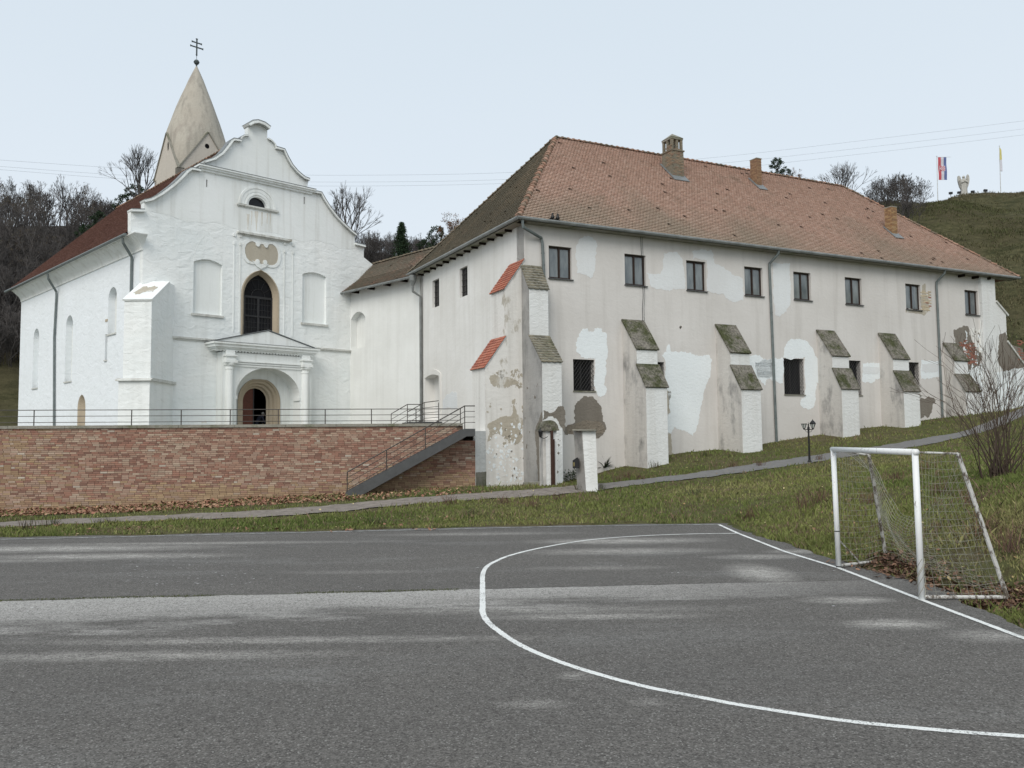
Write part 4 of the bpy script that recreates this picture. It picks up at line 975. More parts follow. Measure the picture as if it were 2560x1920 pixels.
# ================================================================== LINK BUILDING
link = thing('link_building', CN.P(-3.5, TZ), 'low white link building with a mossy tile roof between church and long wing', 'building')
nl = arch(CN.uz(877.5, 830)[0], CN.uz(913, 830)[0], CN.uz(895, 870)[1], CN.uz(895, 795)[1], CN.uz(897, 778.7)[1], 'seg', 12)
mb = MB(); mb.prism(CN, rect(-7.15, -.02, TZ-.3, 11.78), 0, -.6, holes=[nl]); mb.build('wall', CN_PL, link)
mb = MB(); mb.prism(CN, rect(nl[0][0]-.05, nl[1][0]+.05, nl[0][1]-.05, 10.6), -.45, -.55); mb.build('niche_panel', CN_PL, link)
prf = [(.62, 11.70), (.05, 12.12), (-.55, 12.58), (-1.2, 13.25), (-1.80, 13.80)]
def cnP(u, p): return CN.P(u, p[1], p[0])
roofc = None
mbt = MB(); mbs = MB()
for a, b in zip(prf, prf[1:]):
    ext = lambda p: .0
    uR2 = 1.3+max(0, -a[0])*1.0; q = [cnP(-7.75, a), cnP(1.2, a), cnP(1.2, b), cnP(-7.75, b)]
    if a is prf[0]: q = [cnP(-7.55, a), cnP(-.0, a), cnP(.5, b), cnP(-7.6, b)]
    pl = plane3(q[0], q[1], q[2]); slab(mbs, q, pl[3], .05, .04); tiles(mbt, pl, q, .19, .155, [(.30, .175, .13), (.24, .155, .12), (.20, .15, .115), (.34, .20, .15)], bad=.012, var=.25, lift=.015)
q = [cnP(-9.5, (-3.6, 11.9)), cnP(3., (-3.6, 11.9)), cnP(3., (-1.8, 13.8)), cnP(-9.5, (-1.8, 13.8))]; pl = plane3(q[0], q[1], q[2]); slab(mbs, q, pl[3], .05, .0)
roofc = mbs.build('roof', CLAY, link); o = mbt.build('roof_tiles', TILE_OLD, roofc, colors=True); o['kind'] = 'stuff'
ridge(cnP(-7.9, prf[-1]), cnP(1.5, prf[-1]), roofc, RIDGE_D, .36)
mb = MB(); mb.tube([cnP(-7.7, (.70, 11.62)), cnP(.1, (.70, 11.60))], .075, 8); mb.build('gutter', ZINC_L, link)
for u in np.linspace(-6.2, -1.2, 4): mb = MB(); c_ = CN.P(u, 11.60, .3); mb.prism(CN, rect(u-.05, u+.05, 11.56, 11.70), .5, .0); mb.build('rafter_end', WOODT, link)
hx = CN.P(.0, 0, .0); hp = aty(1032, 700, LF.P(-12.6, 0, .3)[1])
mb = MB(); mb.lathe((hp[0], hp[1], hp[2]-.35), [(.05, -.1), (.06, 0), (.2, .3), (.21, .62)], 10); mb.tube([hp-[0, 0, .4], hp-[0, 0, .65], (LF.P(-12.55, 0, .12)[0], LF.P(-12.55, 0, .12)[1], hp[2]-.95), (LF.P(-12.55, 0, .1)[0], LF.P(-12.55, 0, .1)[1], TZ)], .075, 8); mb.build('downpipe', ZINC_L, link)

# ================================================================== LONG WING
wing = thing('monastery_wing', LW.P(15, .5), 'long two-storey wing with stepped buttresses, patched walls and large hipped red roof', 'building')
UP_W = [((1371.6, 615.4), (1430, 700.7)), ((1561.2, 637.1), (1615.6, 717.2)), ((1715.4, 650.1), (1765.7, 729.1)), ((1860.5, 668.5), (1908, 741)),
        ((1983, 677), (2028.5, 750)), ((2111.8, 691.5), (2156, 761)), ((2262.9, 706), (2303, 772)), ((2411, 724), (2447, 788))]
LO_W = [((1432.7, 897.6), (1487, 979)), ((1600, 903), (1662, 990)), ((1958.4, 895.3), (2012, 988)), ((2106, 900), (2155, 989)), ((2262, 904.7), (2301, 989))]
holes = []; ups = []; los = []
for (a, b), (c_, d) in UP_W:
    u0_ = LW.uz(a, b)[0]; u1_ = LW.uz(c_, d)[0]; h = rect(u0_, u1_, 9.46, 10.93); holes.append(h); ups.append(h)
for (a, b), (c_, d) in LO_W:
    u0_ = LW.uz(a, b)[0]; u1_ = LW.uz(c_, d)[0]; z0_, z1_ = LW.uz(c_, d)[1], LW.uz(a, b)[1]
    if u1_-u0_ > 1.5: u0_ = u1_-1.3
    h = rect(u0_, u1_, z0_+.02, z1_); holes.append(h); los.append(h)
UE = 31.75
vent = LW.uz(1702, 818.6); vh = [(vent[0]+.085*math.cos(t), vent[1]+.085*math.sin(t)) for t in np.linspace(0, 2*math.pi, 10, endpoint=False)]
mb = MB(); mb.prism(LW, rect(0, UE, -.6, 11.95), 0, -.7, holes=holes+[vh]); mb.build('long_wall', LW_PL, wing)
mb = MB(); mb.prism(LW, rect(vent[0]-.2, vent[0]+.2, vent[1]-.2, vent[1]+.2), -.25, -.3); mb.build('vent_back', VOID, wing)
# side wall towards the church
VW = 12.94
sw = []
for a, b, yt, yb_ in ((1081, 1098, 702.8, 771), (1149.3, 1169, 672.5, 745)):
    sw.append(rect(LF.uz(a, yb_)[0], LF.uz(b, yb_)[0], LF.uz(a, yb_)[1], LF.uz(a, yt)[1]))
dn = arch(LF.uz(1064.5, 1000)[0], LF.uz(1099.5, 1000)[0], LF.uz(1083, 1055)[1], LF.uz(1065.7, 946)[1], LF.uz(1085, 936)[1], 'seg', 12)
mb = MB(); mb.prism(LF, rect(-VW-.0, -.002, -.6, 11.95), 0, -.7, holes=sw+[dn]); mb.build('side_wall', LF_PL, wing)
mb = MB(); mb.prism(LF, rect(dn[0][0]-.05, dn[1][0]+.05, dn[0][1]-.05, 7.5), -.5, -.6); mb.build('niche_panel', LF_PL, wing)
mb = MB(); q = arch(dn[0][0]-.22, dn[1][0]+.22, dn[0][1]-.02, dn[2][1]+.12, max(p[1] for p in dn)+.3, 'seg', 12); mb.prism(LF, q, .06, -.01, holes=[[(x, z) for x, z in dn]]); mb.build('door_surround', LF_PL, wing)
for h in sw:
    f_ = rect(h[0][0], h[1][0], h[0][1], h[2][1]); wf = MB(); a, b, z0_, z1_ = h[0][0], h[1][0], h[0][1], h[2][1]
    i_ = rect(a+.06, b-.06, z0_+.06, z1_-.06); wf.prism(LF, f_, -.15, -.2, holes=[i_]); wf.prism(LF, rect((a+b)/2-.03, (a+b)/2+.03, z0_+.06, z1_-.06), -.151, -.2); o = wf.build('window', DARKW, wing)
    mb = MB(); mb.prism(LF, f_, -.19, -.22); mb.build('pane', GLASSD, o)
    mb = MB()
    for i in range(1, 5): z = z0_+(z1_-z0_)*i/5; mb.tube([LF.P(a, z, -.12), LF.P(b, z, -.12)], .012, 4)
    for i in range(1, 4): u = a+(b-a)*i/4; mb.tube([LF.P(u, z0_, -.12), LF.P(u, z1_, -.12)], .012, 4)
    mb.build('grille', RAILM, o)
BVf = Fr(O+dV*VW, dL); mb = MB(); mb.prism(BVf, rect(0, UE, -.5, 11.95), .5, 0); EVf = Fr(O+dL*UE, dV)
mb.prism(Fr(O+dL*UE, dV), rect(0.71, VW, -.5, 11.95), 0, -.5); mb.build('rear_wall', LF_PL, wing)
# windows: brown casements with two panes above, barred openings below
for h in ups:
    a, b, z0_, z1_ = h[0][0], h[1][0], h[0][1], h[2][1]; c = (a+b)/2
    mb = MB(); mb.prism(LW, rect(a+.003, b-.003, z0_+.003, z1_-.003), -.13, -.2, holes=[rect(a+.09, c-.05, z0_+.09, z1_-.09), rect(c+.05, b-.09, z0_+.09, z1_-.09)])
    mb.prism(LW, rect(c-.035, c+.035, z0_+.02, z1_-.02), -.105, -.14); o = mb.build('window', BROWN, wing)
    for p, q in ((a+.07, c-.04), (c+.04, b-.07)): mb = MB(); mb.prism(LW, rect(p, q, z0_+.06, z1_-.06), -.165, -.175); mb.build('pane', GLASS, o)
    mb = MB(); mb.prism(LW, rect(a-.04, b+.05, z0_-.045, z0_+.0), .08, -.13); mb.build('sill', STEEL, o)
for i, h in enumerate(los):
    a, b, z0_, z1_ = h[0][0], h[1][0], h[0][1], h[2][1]; c = (a+b)/2
    mb = MB(); mb.prism(LW, rect(a+.003, b-.003, z0_+.003, z1_-.003), -.3, -.36, holes=[rect(a+.08, c-.04, z0_+.08, z1_-.08), rect(c+.04, b-.08, z0_+.08, z1_-.08)]); o = mb.build('window', DARKW, wing)
    for p, q in ((a+.06, c-.03), (c+.03, b-.06)): mb = MB(); mb.prism(LW, rect(p, q, z0_+.06, z1_-.06), -.335, -.345); mb.build('pane', GLASSD, o)
    mb = MB(); mb.prism(LW, rect(a-.03, b+.04, z0_-.05, z0_+.0), .05, -.3); mb.build('sill', CONC, o)
    mb = MB(); sp_ = .16; w_, h_ = b-a-.04, z1_-z0_-.04
    for s_ in (1, -1):
        t = -h_
        while t < w_+h_:
            x0, x1 = max(0, t), min(w_, t+h_*.75)
            if x1 > x0:
                y0_, y1_ = (x0-t)/.75, (x1-t)/.75
                if s_ < 0: y0_, y1_ = h_-y0_, h_-y1_
                if min(y0_, y1_) > -.01 and max(y0_, y1_) < h_+.01: mb.tube([LW.P(a+.02+x0, z0_+.02+y0_, -.05+.006*s_), LW.P(a+.02+x1, z0_+.02+y1_, -.05+.006*s_)], .011, 4, cap=False)
            t += sp_
    for z in (z0_+.03, z1_-.03): mb.tube([LW.P(a, z, -.05), LW.P(b, z, -.05)], .012, 4)
    mb.build('grille', IRON, o)
# roof
ov = .5; zE = 11.93; uER = LW.uz(2546, 690, .5)[0]; uEL = -.52
rL = (5.34, 6.42, 18.55); rR = (26.83, 6.42, 18.55)
def w3(u, v, z): return LW.P(u, z, -v)
Ea, Eb, Ec, Ed = w3(uEL, -ov, zE), w3(uER, -ov, zE), w3(uER, VW+ov, zE), w3(uEL, VW+ov, zE)
Ra, Rb = w3(*rL), w3(*rR)
WC = [(.46, .315, .25), (.44, .30, .24), (.47, .33, .265), (.45, .315, .255), (.41, .285, .225), (.49, .355, .29)]
plF = plane3(Ea, Eb, Rb); plL = plane3(Ed, Ea, Ra); plR = plane3(Eb, Ec, Rb); plB = plane3(Ec, Ed, Ra)
mb = MB(); slab(mb, [Ea, Eb, Rb, Ra], plF[3]); slab(mb, [Ed, Ea, Ra], plL[3]); slab(mb, [Eb, Ec, Rb], plR[3]); slab(mb, [Ec, Ed, Ra, Rb], plB[3])
wroof = mb.build('roof', CLAY, wing)
mb = MB(); tiles(mb, plF, [Ea, Eb, Rb, Ra], .185, .158, WC, var=.05, bad=.005); o = mb.build('roof_tiles', TILE, wroof, colors=True); o['kind'] = 'stuff'
mb = MB(); tiles(mb, plL, [Ed, Ea, Ra], .185, .158, [(.33, .27, .20), (.29, .245, .185), (.35, .28, .21), (.26, .225, .17)], bad=.008); tiles(mb, plR, [Eb, Ec, Rb], .3, .25, WC); o = mb.build('hip_tiles', TILE_OLD, wroof, colors=True); o['kind'] = 'stuff'
ridge(Ea, Ra, wroof); ridge(Ra, Rb, wroof); ridge(Eb, Rb, wroof); ridge(Ed, Ra, wroof, RIDGE_D)
# eaves: soffit boards, gutter with joints, rafter ends
mb = MB(); mb.prism(LW, rect(-.4, uER-.1, zE-.16, zE-.12), ov-.03, .0); mb.prism(LF, rect(-VW, .4, zE-.16, zE-.12), ov-.03, .0); mb.build('soffit', CONC, wing)
mb = MB(); g0, g1 = LW.P(-.6, zE-.07, .58), LW.P(uER, zE-.07, .58); mb.tube([g0, g1], .085, 8)
u = 1.8
while u < uER: mb.tube([LW.P(u, zE-.07, .58), LW.P(u+.05, zE-.07, .58)], .095, 8); u += 2.05
mb.build('gutter', ZINC_L, wing)
mb = MB(); mb.tube([LF.P(-VW-.6, zE-.07, .58), LF.P(.6, zE-.07, .58)], .085, 8); mb.build('gutter', ZINC_L, wing)
for u in list(np.linspace(-VW+.6, -1.2, 13)): mb = MB(); mb.prism(LF, rect(u-.04, u+.04, zE-.26, zE-.165), .34, .0); mb.build('rafter_end', WOODT, wing)
for x in (2396, 2430, 2460): u = LW.uz(x, 680)[0]; mb = MB(); mb.prism(LW, rect(u-.07, u+.07, zE-.3, zE-.165), .38, .0); mb.build('rafter_end', WOODT, wing)
# downpipes
def pipe(pts, mat=ZINC):
    mb = MB(); mb.tube(pts, .068, 8)
    for p, q in zip(pts[-2:], pts[-1:]):
        for t in (.25, .55, .85): c_ = np.array(p)*(1-t)+np.array(q)*t; mb.tube([c_-[0, 0, .02], c_+[0, 0, .02]], .08, 8)
    return mb.build('downpipe', mat, wing)
ua_ = LW.uz(1946, 640, .5)[0]; ub_ = LW.uz(1925, 700, .1)[0]; uc_ = LW.uz(1942, 1100, .1); pipe([LW.P(ua_, zE-.1, .55), LW.P(ua_, zE-.3, .5), LW.P(ub_, zE-.75, .1), LW.P(ub_, zE-1, .09), LW.P(uc_[0], 1.9, .09)])
ua_ = LW.uz(2361, 675, .5)[0]; ub_ = LW.uz(2343, 740, .1)[0]; uc_ = LW.uz(2357, 1043, .1); pipe([LW.P(ua_, zE-.1, .55), LW.P(ua_, zE-.3, .5), LW.P(ub_, zE-.75, .1), LW.P(ub_, zE-1, .09), LW.P(uc_[0], 3.0, .09)])
q1, q2 = LW.uz(1355.7, 597, .1), LW.uz(1360, 690, .1)
pipe([LW.P(-.35, zE-.1, .55), LW.P(-.3, zE-.45, .5), LW.P(q1[0]-.05, q1[1]+.02, .12), LW.P(q1[0], q1[1]-.2, .1), LW.P(q2[0], q2[1]-.3, .1)])
# loose cables down the wall
for dx, w_ in ((0, .012), (4, .008)):
    pts = [LW.P(*LW.uz(x+dx, y, .1), .1) for x, y in ((1601.7, 590), (1603, 625), (1606, 690), (1608, 740), (1606, 770), (1607, 803))]
    mb = MB(); mb.tube(pts, w_, 4); mb.build('cable', IRON, wing)
# buttresses
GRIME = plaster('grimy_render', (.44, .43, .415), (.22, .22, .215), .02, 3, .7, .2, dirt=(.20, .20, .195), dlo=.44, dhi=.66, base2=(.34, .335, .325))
def butt(u0_, u1_, p1, z1, p2, z2, ztop, zb2, zbase, cap, label='', side_mat=None):
    """stepped buttress: wall -> p1 at z1, step top zb2, p2 at z2"""
    c_ = LW.cross(u0_); wd = u1_-u0_
    f1, f2 = c_, None
    side = [(-.1, zbase), (p2, zbase), (p2, z2), (p1, zb2), (p1, z1), (0, ztop), (-.1, ztop)]
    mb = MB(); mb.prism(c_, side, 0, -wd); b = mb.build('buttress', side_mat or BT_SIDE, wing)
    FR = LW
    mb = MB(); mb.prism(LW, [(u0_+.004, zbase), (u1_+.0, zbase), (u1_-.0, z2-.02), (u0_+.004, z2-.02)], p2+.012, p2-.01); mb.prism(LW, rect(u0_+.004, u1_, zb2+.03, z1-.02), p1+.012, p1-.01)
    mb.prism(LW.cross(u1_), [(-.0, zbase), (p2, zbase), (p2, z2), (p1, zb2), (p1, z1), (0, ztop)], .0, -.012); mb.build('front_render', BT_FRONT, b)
    for (pa_, za_), (pb_, zb__) in (((0, ztop), (p1, z1)), ((p1, zb2), (p2, z2))):
        L_ = math.hypot(pb_-pa_, zb__-za_); d = np.array([(pb_-pa_)/L_, (zb__-za_)/L_]); n = np.array([-d[1], d[0]]);  n = n if n[1] > 0 else -n
        e_ = np.array([pb_, zb__])+d*.09; s_ = np.array([pa_, za_])-d*(.0 if pa_ == 0 else .0)
        q = [tuple(s_-n*.0), tuple(e_-n*.0), tuple(e_+n*.07), tuple(s_+n*.07)]
        if cap == 'slab':
            mb = MB(); mb.prism(c_, q, .06, -wd-.06); mb.build('cap_slab', MOSS, b)
        else:
            mb = MB(); mb.prism(c_, [tuple(s_), tuple(e_-d*.05), tuple(e_-d*.05+n*.03), tuple(s_+n*.03)], .03, -wd-.03); mb.build('cap_bed', CONC, b)
            A_ = np.array(c_.P(e_[0], e_[1], .06)); B_ = np.array(c_.P(e_[0], e_[1], -wd-.06)); C_ = np.array(c_.P(s_[0], s_[1], -wd-.06))
            captiles(plane3(A_, B_, C_), wd+.12, L_+.1, b, [(.20, .18, .135), (.16, .15, .12), (.24, .22, .17), (.13, .125, .095)], TILE_CAP)
    return b
CAPM = {}
def captiles(pl, width, length, parent, cols, mat, ex=.155, nx=4):
    A_, d, s, n = pl; tw = width/nx; R0 = np.array(ROOT[parent.name]); nr = max(2, int(round(length/ex))); ex = length/nr
    for r_ in range(nr):
        for i in range(nx+(r_ % 2)):
            a0 = (i-(.5 if r_ % 2 else 0))*tw; a1 = a0+tw*.97; a0 = max(a0, 0); a1 = min(a1, width)
            if a1-a0 < .05: continue
            key = (round(a1-a0, 2), mat.name, round(ex, 2), random.randrange(4))
            if key not in CAPM:
                m2 = MB(); w_ = a1-a0; c = random.choice(cols); v = random.uniform(.85, 1.15)
                lo = [(0, .03, .045), (w_*.3, 0, .05), (w_*.7, 0, .05), (w_, .03, .045), (w_, ex*1.1, .02), (0, ex*1.1, .02)]
                m2.add([q for q in lo]+[(x, y, z-.03) for x, y, z in lo[:4]], [(0, 1, 2, 3), (0, 3, 4, 5), (6, 7, 1, 0), (7, 8, 2, 1), (8, 9, 3, 2), (6, 0, 5), (9, 4, 3)], tuple(x*v for x in c))
                me_ = bpy.data.meshes.new('cap_tile'); me_.from_pydata(m2.v, [], m2.f); me_.materials.append(mat)
                at = me_.attributes.new('Col', 'FLOAT_COLOR', 'FACE'); at.data.foreach_set('color', np.array([(*q, 1) for q in m2.c], dtype=np.float32).ravel()); CAPM[key] = me_
            o = bpy.data.objects.new('cap_tile', CAPM[key]); COL.objects.link(o); o.parent = parent
            p = A_+d*a0+s*(r_*ex)-R0; M = Matrix((Vector(d), Vector(s), Vector(n))).transposed().to_4x4()
            o.matrix_basis = Matrix.Translation(p) @ M @ Matrix.Rotation(random.uniform(-.03, .03), 4, 'Z')
def zg(f, u, n):
    P = f.P(u, 0, n); return float(hgt(np.array([P[0]]), np.array([P[1]]), False)[0])
BDAT = [(5.09, 6.23, 1.10, 6.36, 1.76, 4.61, 7.78, 5.62), (10.58, 11.77, 1.02, 6.42, 1.72, 4.61, 7.85, 5.76), (17.34, 18.53, .99, 6.51, 1.53, 4.77, 7.91, 5.82),
        (21.97, 23.2, .89, 6.53, 1.48, 4.74, 7.97, 5.83), (27.26, 28.43, .67, 6.63, 1.30, 4.83, 7.66, 5.80)]
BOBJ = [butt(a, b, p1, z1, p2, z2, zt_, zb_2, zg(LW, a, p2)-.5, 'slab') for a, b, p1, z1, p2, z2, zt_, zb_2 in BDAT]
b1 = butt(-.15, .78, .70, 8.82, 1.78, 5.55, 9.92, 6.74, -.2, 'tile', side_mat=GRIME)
# pair of the corner buttress that reaches out along the side wall
cb_prof = [(.0, -.3), (-1.95, -.3), (-1.93, 5.42), (-.95, 6.74), (-.97, 8.86), (.0, 10.2)]
mb = MB(); mb.prism(LW, [(x-.001, z) for x, z in reversed(cb_prof)], .012, -1.35); cbt = mb.build('buttress', BT_WORN, wing)
tA, tB, tC, tD = [np.array(q[:2]) for q in (W.P(UR-.02, 0, .03), LW.P(-1.925, 0, .008), LW.P(-1.9, 0, -1.3), W.P(UR-.02, 0, -1.0))]
mb = MB(); mb.hexa([(*q, -.4) for q in (tA, tB, tC, tD)]+[(*q, 2.66) for q in (tA, tB, tC, tD)]); mb.build('added_infill_pier', BT_FRONT, cbt)  # infill pier added here, its face skewed to catch light beside the landing
TJ = Fr(tA, tB-tA); mb = MB(); mb.prism(TJ, jag(rect(.02, float(np.hypot(*(tB-tA)))-.0, -.3, .95), .02, 3), .008, -.01, back=False); mb.build('plinth_patch', CONC, cbt)
cb2 = Fr(LW.o, LW.d)
for (ua, za_), (ub, zb__) in (((-.0, 10.2), (-.97, 8.86)), ((-.95, 6.74), (-1.93, 5.42))):
    d = np.array([ub-ua, zb__-za_]); L_ = np.hypot(*d); d /= L_; e_ = np.array([ub, zb__])+d*.12
    mb = MB(); n2 = np.array([d[1], -d[0]]); n2 = n2 if n2[1] > 0 else -n2; q = [(ua, za_-.05), tuple(e_-d*.06-[0, .05]), tuple(e_-d*.06-n2*.01), (ua-n2[0]*.01, za_-n2[1]*.01)]; mb.prism(LW, q, .05, -1.42); mb.build('cap_bed', BT_FRONT, cbt)
    A_ = np.array(LW.P(e_[0], e_[1], -1.43)); B_ = np.array(LW.P(e_[0], e_[1], .08)); C_ = np.array(LW.P(ua, za_, .08))
    captiles(plane3(A_, B_, C_), 1.51, L_+.12, cbt, [(.42, .165, .11), (.37, .14, .095), (.46, .20, .14), (.34, .135, .10)], TILE_RED, nx=6)
# far end buttress
eb = [(UE-1.1, 2.8), (UE+4.2, 2.8), (UE+4.2, 6.2), (UE+2.9, 6.2), (UE+1.05, 7.86), (UE+1.05, 9.62), (UE+.15, 10.3), (UE+.15, 11.75), (UE-1.1, 11.75)]
mb = MB(); mb.prism(LW, eb, .22, -.9); e2 = mb.build('buttress', BT_FRONT, wing)
for (ua, za_), (ub, zb__) in (((UE+.13, 10.32), (UE+1.2, 9.52)), ((UE+1.0, 7.93), (UE+3.05, 6.1))): mb = MB(); mb.prism(LW, [(ua, za_), (ub, zb__), (ub+.05, zb__+.08), (ua+.05, za_+.1)], .3, -1.); mb.build('cap_slab', COPE, e2)

# patches of old render, whitewash and bare masonry
def patch(f, px_, mat, name, n=.006, parent=None, amp=.07):
    mb = MB(); pts = [f.uz(x, y) for x, y in px_]; mb.prism(f, jag(jag(pts, amp*.9, 2), amp*.5, 3), n, n-.02, back=False); return mb.build(name, mat, parent or wing)
k7 = lambda l: K(1240, 300, l); k8 = lambda l: K(1400, 700, l); k9 = lambda l: K(1920, 640, l); k5 = lambda l: K(840, 860, l)
ln = 'whitewash_patch'
patch(LW, k8([(165,480),(200,420),(240,420),(245,445),(290,445),(300,415),(360,420),(370,455),(405,465),(410,640),(395,700),(400,800),(380,900),(405,950),(390,990),(340,1005),(315,960),(304,955),(304,680),(190,670),(170,640),(140,620),(150,520)]), PATCH_W, ln)
patch(LW, k8([(880,650),(920,620),(925,570),(950,560),(965,620),(1080,620),(1180,650),(1290,650),(1315,690),(1300,840),(1245,960),(1215,1100),(1195,1230),(1175,1300),(1150,1350),(1110,1320),(1080,1300),(990,1270),(960,1330),(920,1310),(915,1190),(955,1140),(935,970),(920,930),(909,870),(909,700)]), PATCH_W, ln)
patch(LW, k8([(1560,655),(1720,650),(1755,685),(1830,690),(1845,840),(1780,870),(1770,910),(1720,860),(1560,780)]), PATCH_W, ln)
patch(LW, k9([(170,740),(270,715),(340,740),(390,800),(405,860),(480,900),(515,1000),(500,1110),(420,1090),(410,1200),(390,1310),(340,1325),(280,1290),(290,1230),(322,1212),(322,878),(135,878),(140,820)]), PATCH_W, ln)
patch(LW, k9([(-110,915),(0,900),(130,880),(130,1100),(90,1095),(0,1060),(-80,1055)]), PATCH_W, ln)
patch(LW, k9([(815,925),(975,930),(975,1050),(930,1060),(900,1100),(850,1090),(815,1085)]), PATCH_W, ln)
patch(LW, k9([(1322,900),(1480,905),(1480,1040),(1322,1060)]), PATCH_W, ln)
patch(LW, k9([(820,955),(960,960),(955,1010),(820,1012)]), PATCH_P, ln, .012)
patch(LW, k9([(1330,930),(1470,935),(1470,990),(1330,1000)]), PATCH_P, ln, .012)
patch(LW, k7([(740,1020),(800,1000),(860,1040),(870,1150),(860,1300),(820,1370),(700,1320),(690,1200),(690,1100)]), PATCH_P, ln)
patch(LW, k7([(1300,1320),(1420,1330),(1450,1150),(1560,1140),(1610,1200),(1635,1460),(1500,1480),(1340,1440)]), PATCH_P, ln)
patch(LW, k7([(1700,1130),(1860,1120),(1890,1240),(1980,1290),(2130,1370),(2140,1560),(2020,1560),(1960,1500),(1825,1480),(1822,1215),(1700,1200)]), PATCH_P, ln)
patch(LW, k9([(40,60),(190,60),(195,400),(160,480),(100,530),(60,500),(42,300)]), PATCH_P, ln)
patch(LW, k8([(120,1190),(120,1130),(150,1050),(200,1005),(260,1005),(320,1040),(360,1110),(370,1220),(400,1290),(370,1340),(310,1370),(305,1330),(120,1340),(40,1340),(35,1270),(130,1230)]), PATCH_D, 'cement_patch', .01)
patch(LW, k8([(60,1262),(150,1235),(250,1215),(360,1235),(392,1290),(365,1330),(300,1330),(120,1335),(60,1330)]), PATCH_R, 'rubble_patch', .016)
patch(LW, k9([(1297,1240),(1390,1210),(1450,1250),(1420,1290),(1400,1370),(1380,1400),(1350,1380),(1320,1405),(1297,1400)]), PATCH_D, 'cement_patch')
patch(LW, k9([(1600,640),(1690,600),(1730,610),(1740,680),(1780,760),(1790,800),(1860,850),(1820,950),(1720,1000),(1715,900),(1620,740)]), PATCH_D, 'cement_patch')
patch(LW, k9([(1740,620),(1900,640),(1960,760),(1980,950),(1930,960),(1870,930),(1860,850),(1790,800),(1780,760)]), BT_WORN, 'flaking_patch', .005, amp=.12)
patch(LW, k9([(1720,1000),(1850,920),(1960,960),(1965,1400),(1720,1400)]), PATCH_W, ln, .009)
patch(LW.off(.22), k9([(2000,680),(2050,655),(2070,700),(2070,760),(2200,800),(2230,960),(2100,980),(2040,1000),(1985,900),(1990,780)]), PATCH_D, 'cement_patch', .008)
patch(LW.off(.22), k9([(1975,1010),(2060,990),(2260,960),(2300,1100),(2280,1400),(1975,1400)]), PATCH_W, ln, .006)
o_rub = patch(LW, k9([(1335,250),(1360,240),(1365,330),(1390,380),(1390,470),(1350,515),(1320,500),(1240,490),(1190,490),(1190,457),(1328,460),(1316,350),(1330,340)]), PATCH_B, 'broken_render', .006, amp=.03)
patch(LW, k8([(905,965),(955,960),(955,1140),(915,1190)]), PATCH_B, 'beige_patch'); patch(LW, k8([(925,1330),(960,1330),(975,1510),(930,1520)]), PATCH_B, 'beige_patch')
# exposed bricks
def xbricks(f, cx0, cy0, w_, h_, n=.01, cols=((.30, .11, .08), (.34, .15, .10), (.25, .10, .08)), skip=.25, par=None):
    u0_, z0_ = f.uz(cx0, cy0)
    r_ = 0; z = z0_
    while z < z0_+h_:
        u = u0_+(r_ % 2)*.13
        while u < u0_+w_:
            if random.random() > skip:
                mb = MB(); mb.prism(f, rect(u, u+.235, z, z+.062), n+random.uniform(.0, .012), n-.02, back=False, col=random.choice(cols)); mb.build('brick', BRICK, par or wing, colors=True)
            u += .255
        z += .082; r_ += 1
xbricks(LW, 2407, 910, 1.1, 1.3); xbricks(LW, 2398, 865, .7, .35, skip=.5); xbricks(LW.off(.22), 2545, 900, .5, 1.2, .012, skip=.4)
xbricks(LW, 2303, 775, .75, 1.1, .010, cols=((.55, .47, .34), (.60, .52, .38), (.50, .42, .30), (.34, .16, .11)), skip=.3)
# worn skin of the corner buttresses
CBF = LW.off(.012); CB2 = Fr(LW.P(0, 0, 0)[:2], LF.d)
patch(CBF, k5([(1310,690),(1350,665),(1400,645),(1500,625),(1525,600),(1530,500),(1545,470),(1560,590),(1610,640),(1612,800),(1560,865),(1500,820),(1440,800),(1400,770),(1350,760),(1305,840)]), PATCH_B, 'beige_patch', .006, cbt, .22)
patch(CBF, k5([(1330,270),(1400,280),(1480,285),(1560,310),(1560,345),(1500,370),(1430,360),(1370,370),(1335,340)]), PATCH_B, 'beige_patch', .005, cbt, .2)
patch(LW.off(1.795), k5([(1790,575),(1860,595),(1930,540),(1965,540),(1975,700),(1972,760),(1900,640),(1830,625),(1790,660)]), PATCH_D, 'cement_patch', .008, b1)
c0 = LW.cross(-.15)
patch(c0, k5([(1720,760),(1735,700),(1765,620),(1781,580),(1783,1215),(1750,1215),(1740,1050),(1735,900)]), PATCH_D, 'cement_patch', .008, b1)
patch(LF, K(840, 860, [(925,480),(960,430),(1010,412),(1045,420),(1045,560),(925,560)]), PATCH_P, 'grey_patch', .006)

def flakes(f, n, ux, zx, n_off, mat, parent, smin, smax, seed, dens=None):
    R = random.Random(seed); mb = MB()
    for i in range(n):
        u, z = R.uniform(*ux), R.uniform(*zx)
        if dens and R.random() > dens(u, z): continue
        r_ = R.uniform(smin, smax)*R.random()+smin; p = [(u+r_*R.uniform(.3, 1.5)*math.cos(a), z+r_*R.uniform(.3, 1.9)*math.sin(a)) for a in np.linspace(0, 2*math.pi, 8, endpoint=False)]
        mb.prism(f, jag(p, r_*.75, 3), n_off, n_off-.008, back=False)
    o = mb.build('flaking_spots', mat, parent); o['kind'] = 'stuff'
dn_ = lambda u, z: max(0, 1-abs(z-2.9)/1.1)*(.4+.6*math.sin(u*3+1)**2)
flakes(CBF, 260, (-1.85, -.1), (1.2, 4.4), .007, PATCH_B, cbt, .015, .11, 1, dn_)
flakes(CBF, 120, (-1.85, -.1), (.4, 3.0), .009, PATCH_W, cbt, .015, .10, 2)
flakes(CBF, 9, (-1.85, -.1), (.6, 2.6), .010, PATCH_D, cbt, .01, .07, 3)
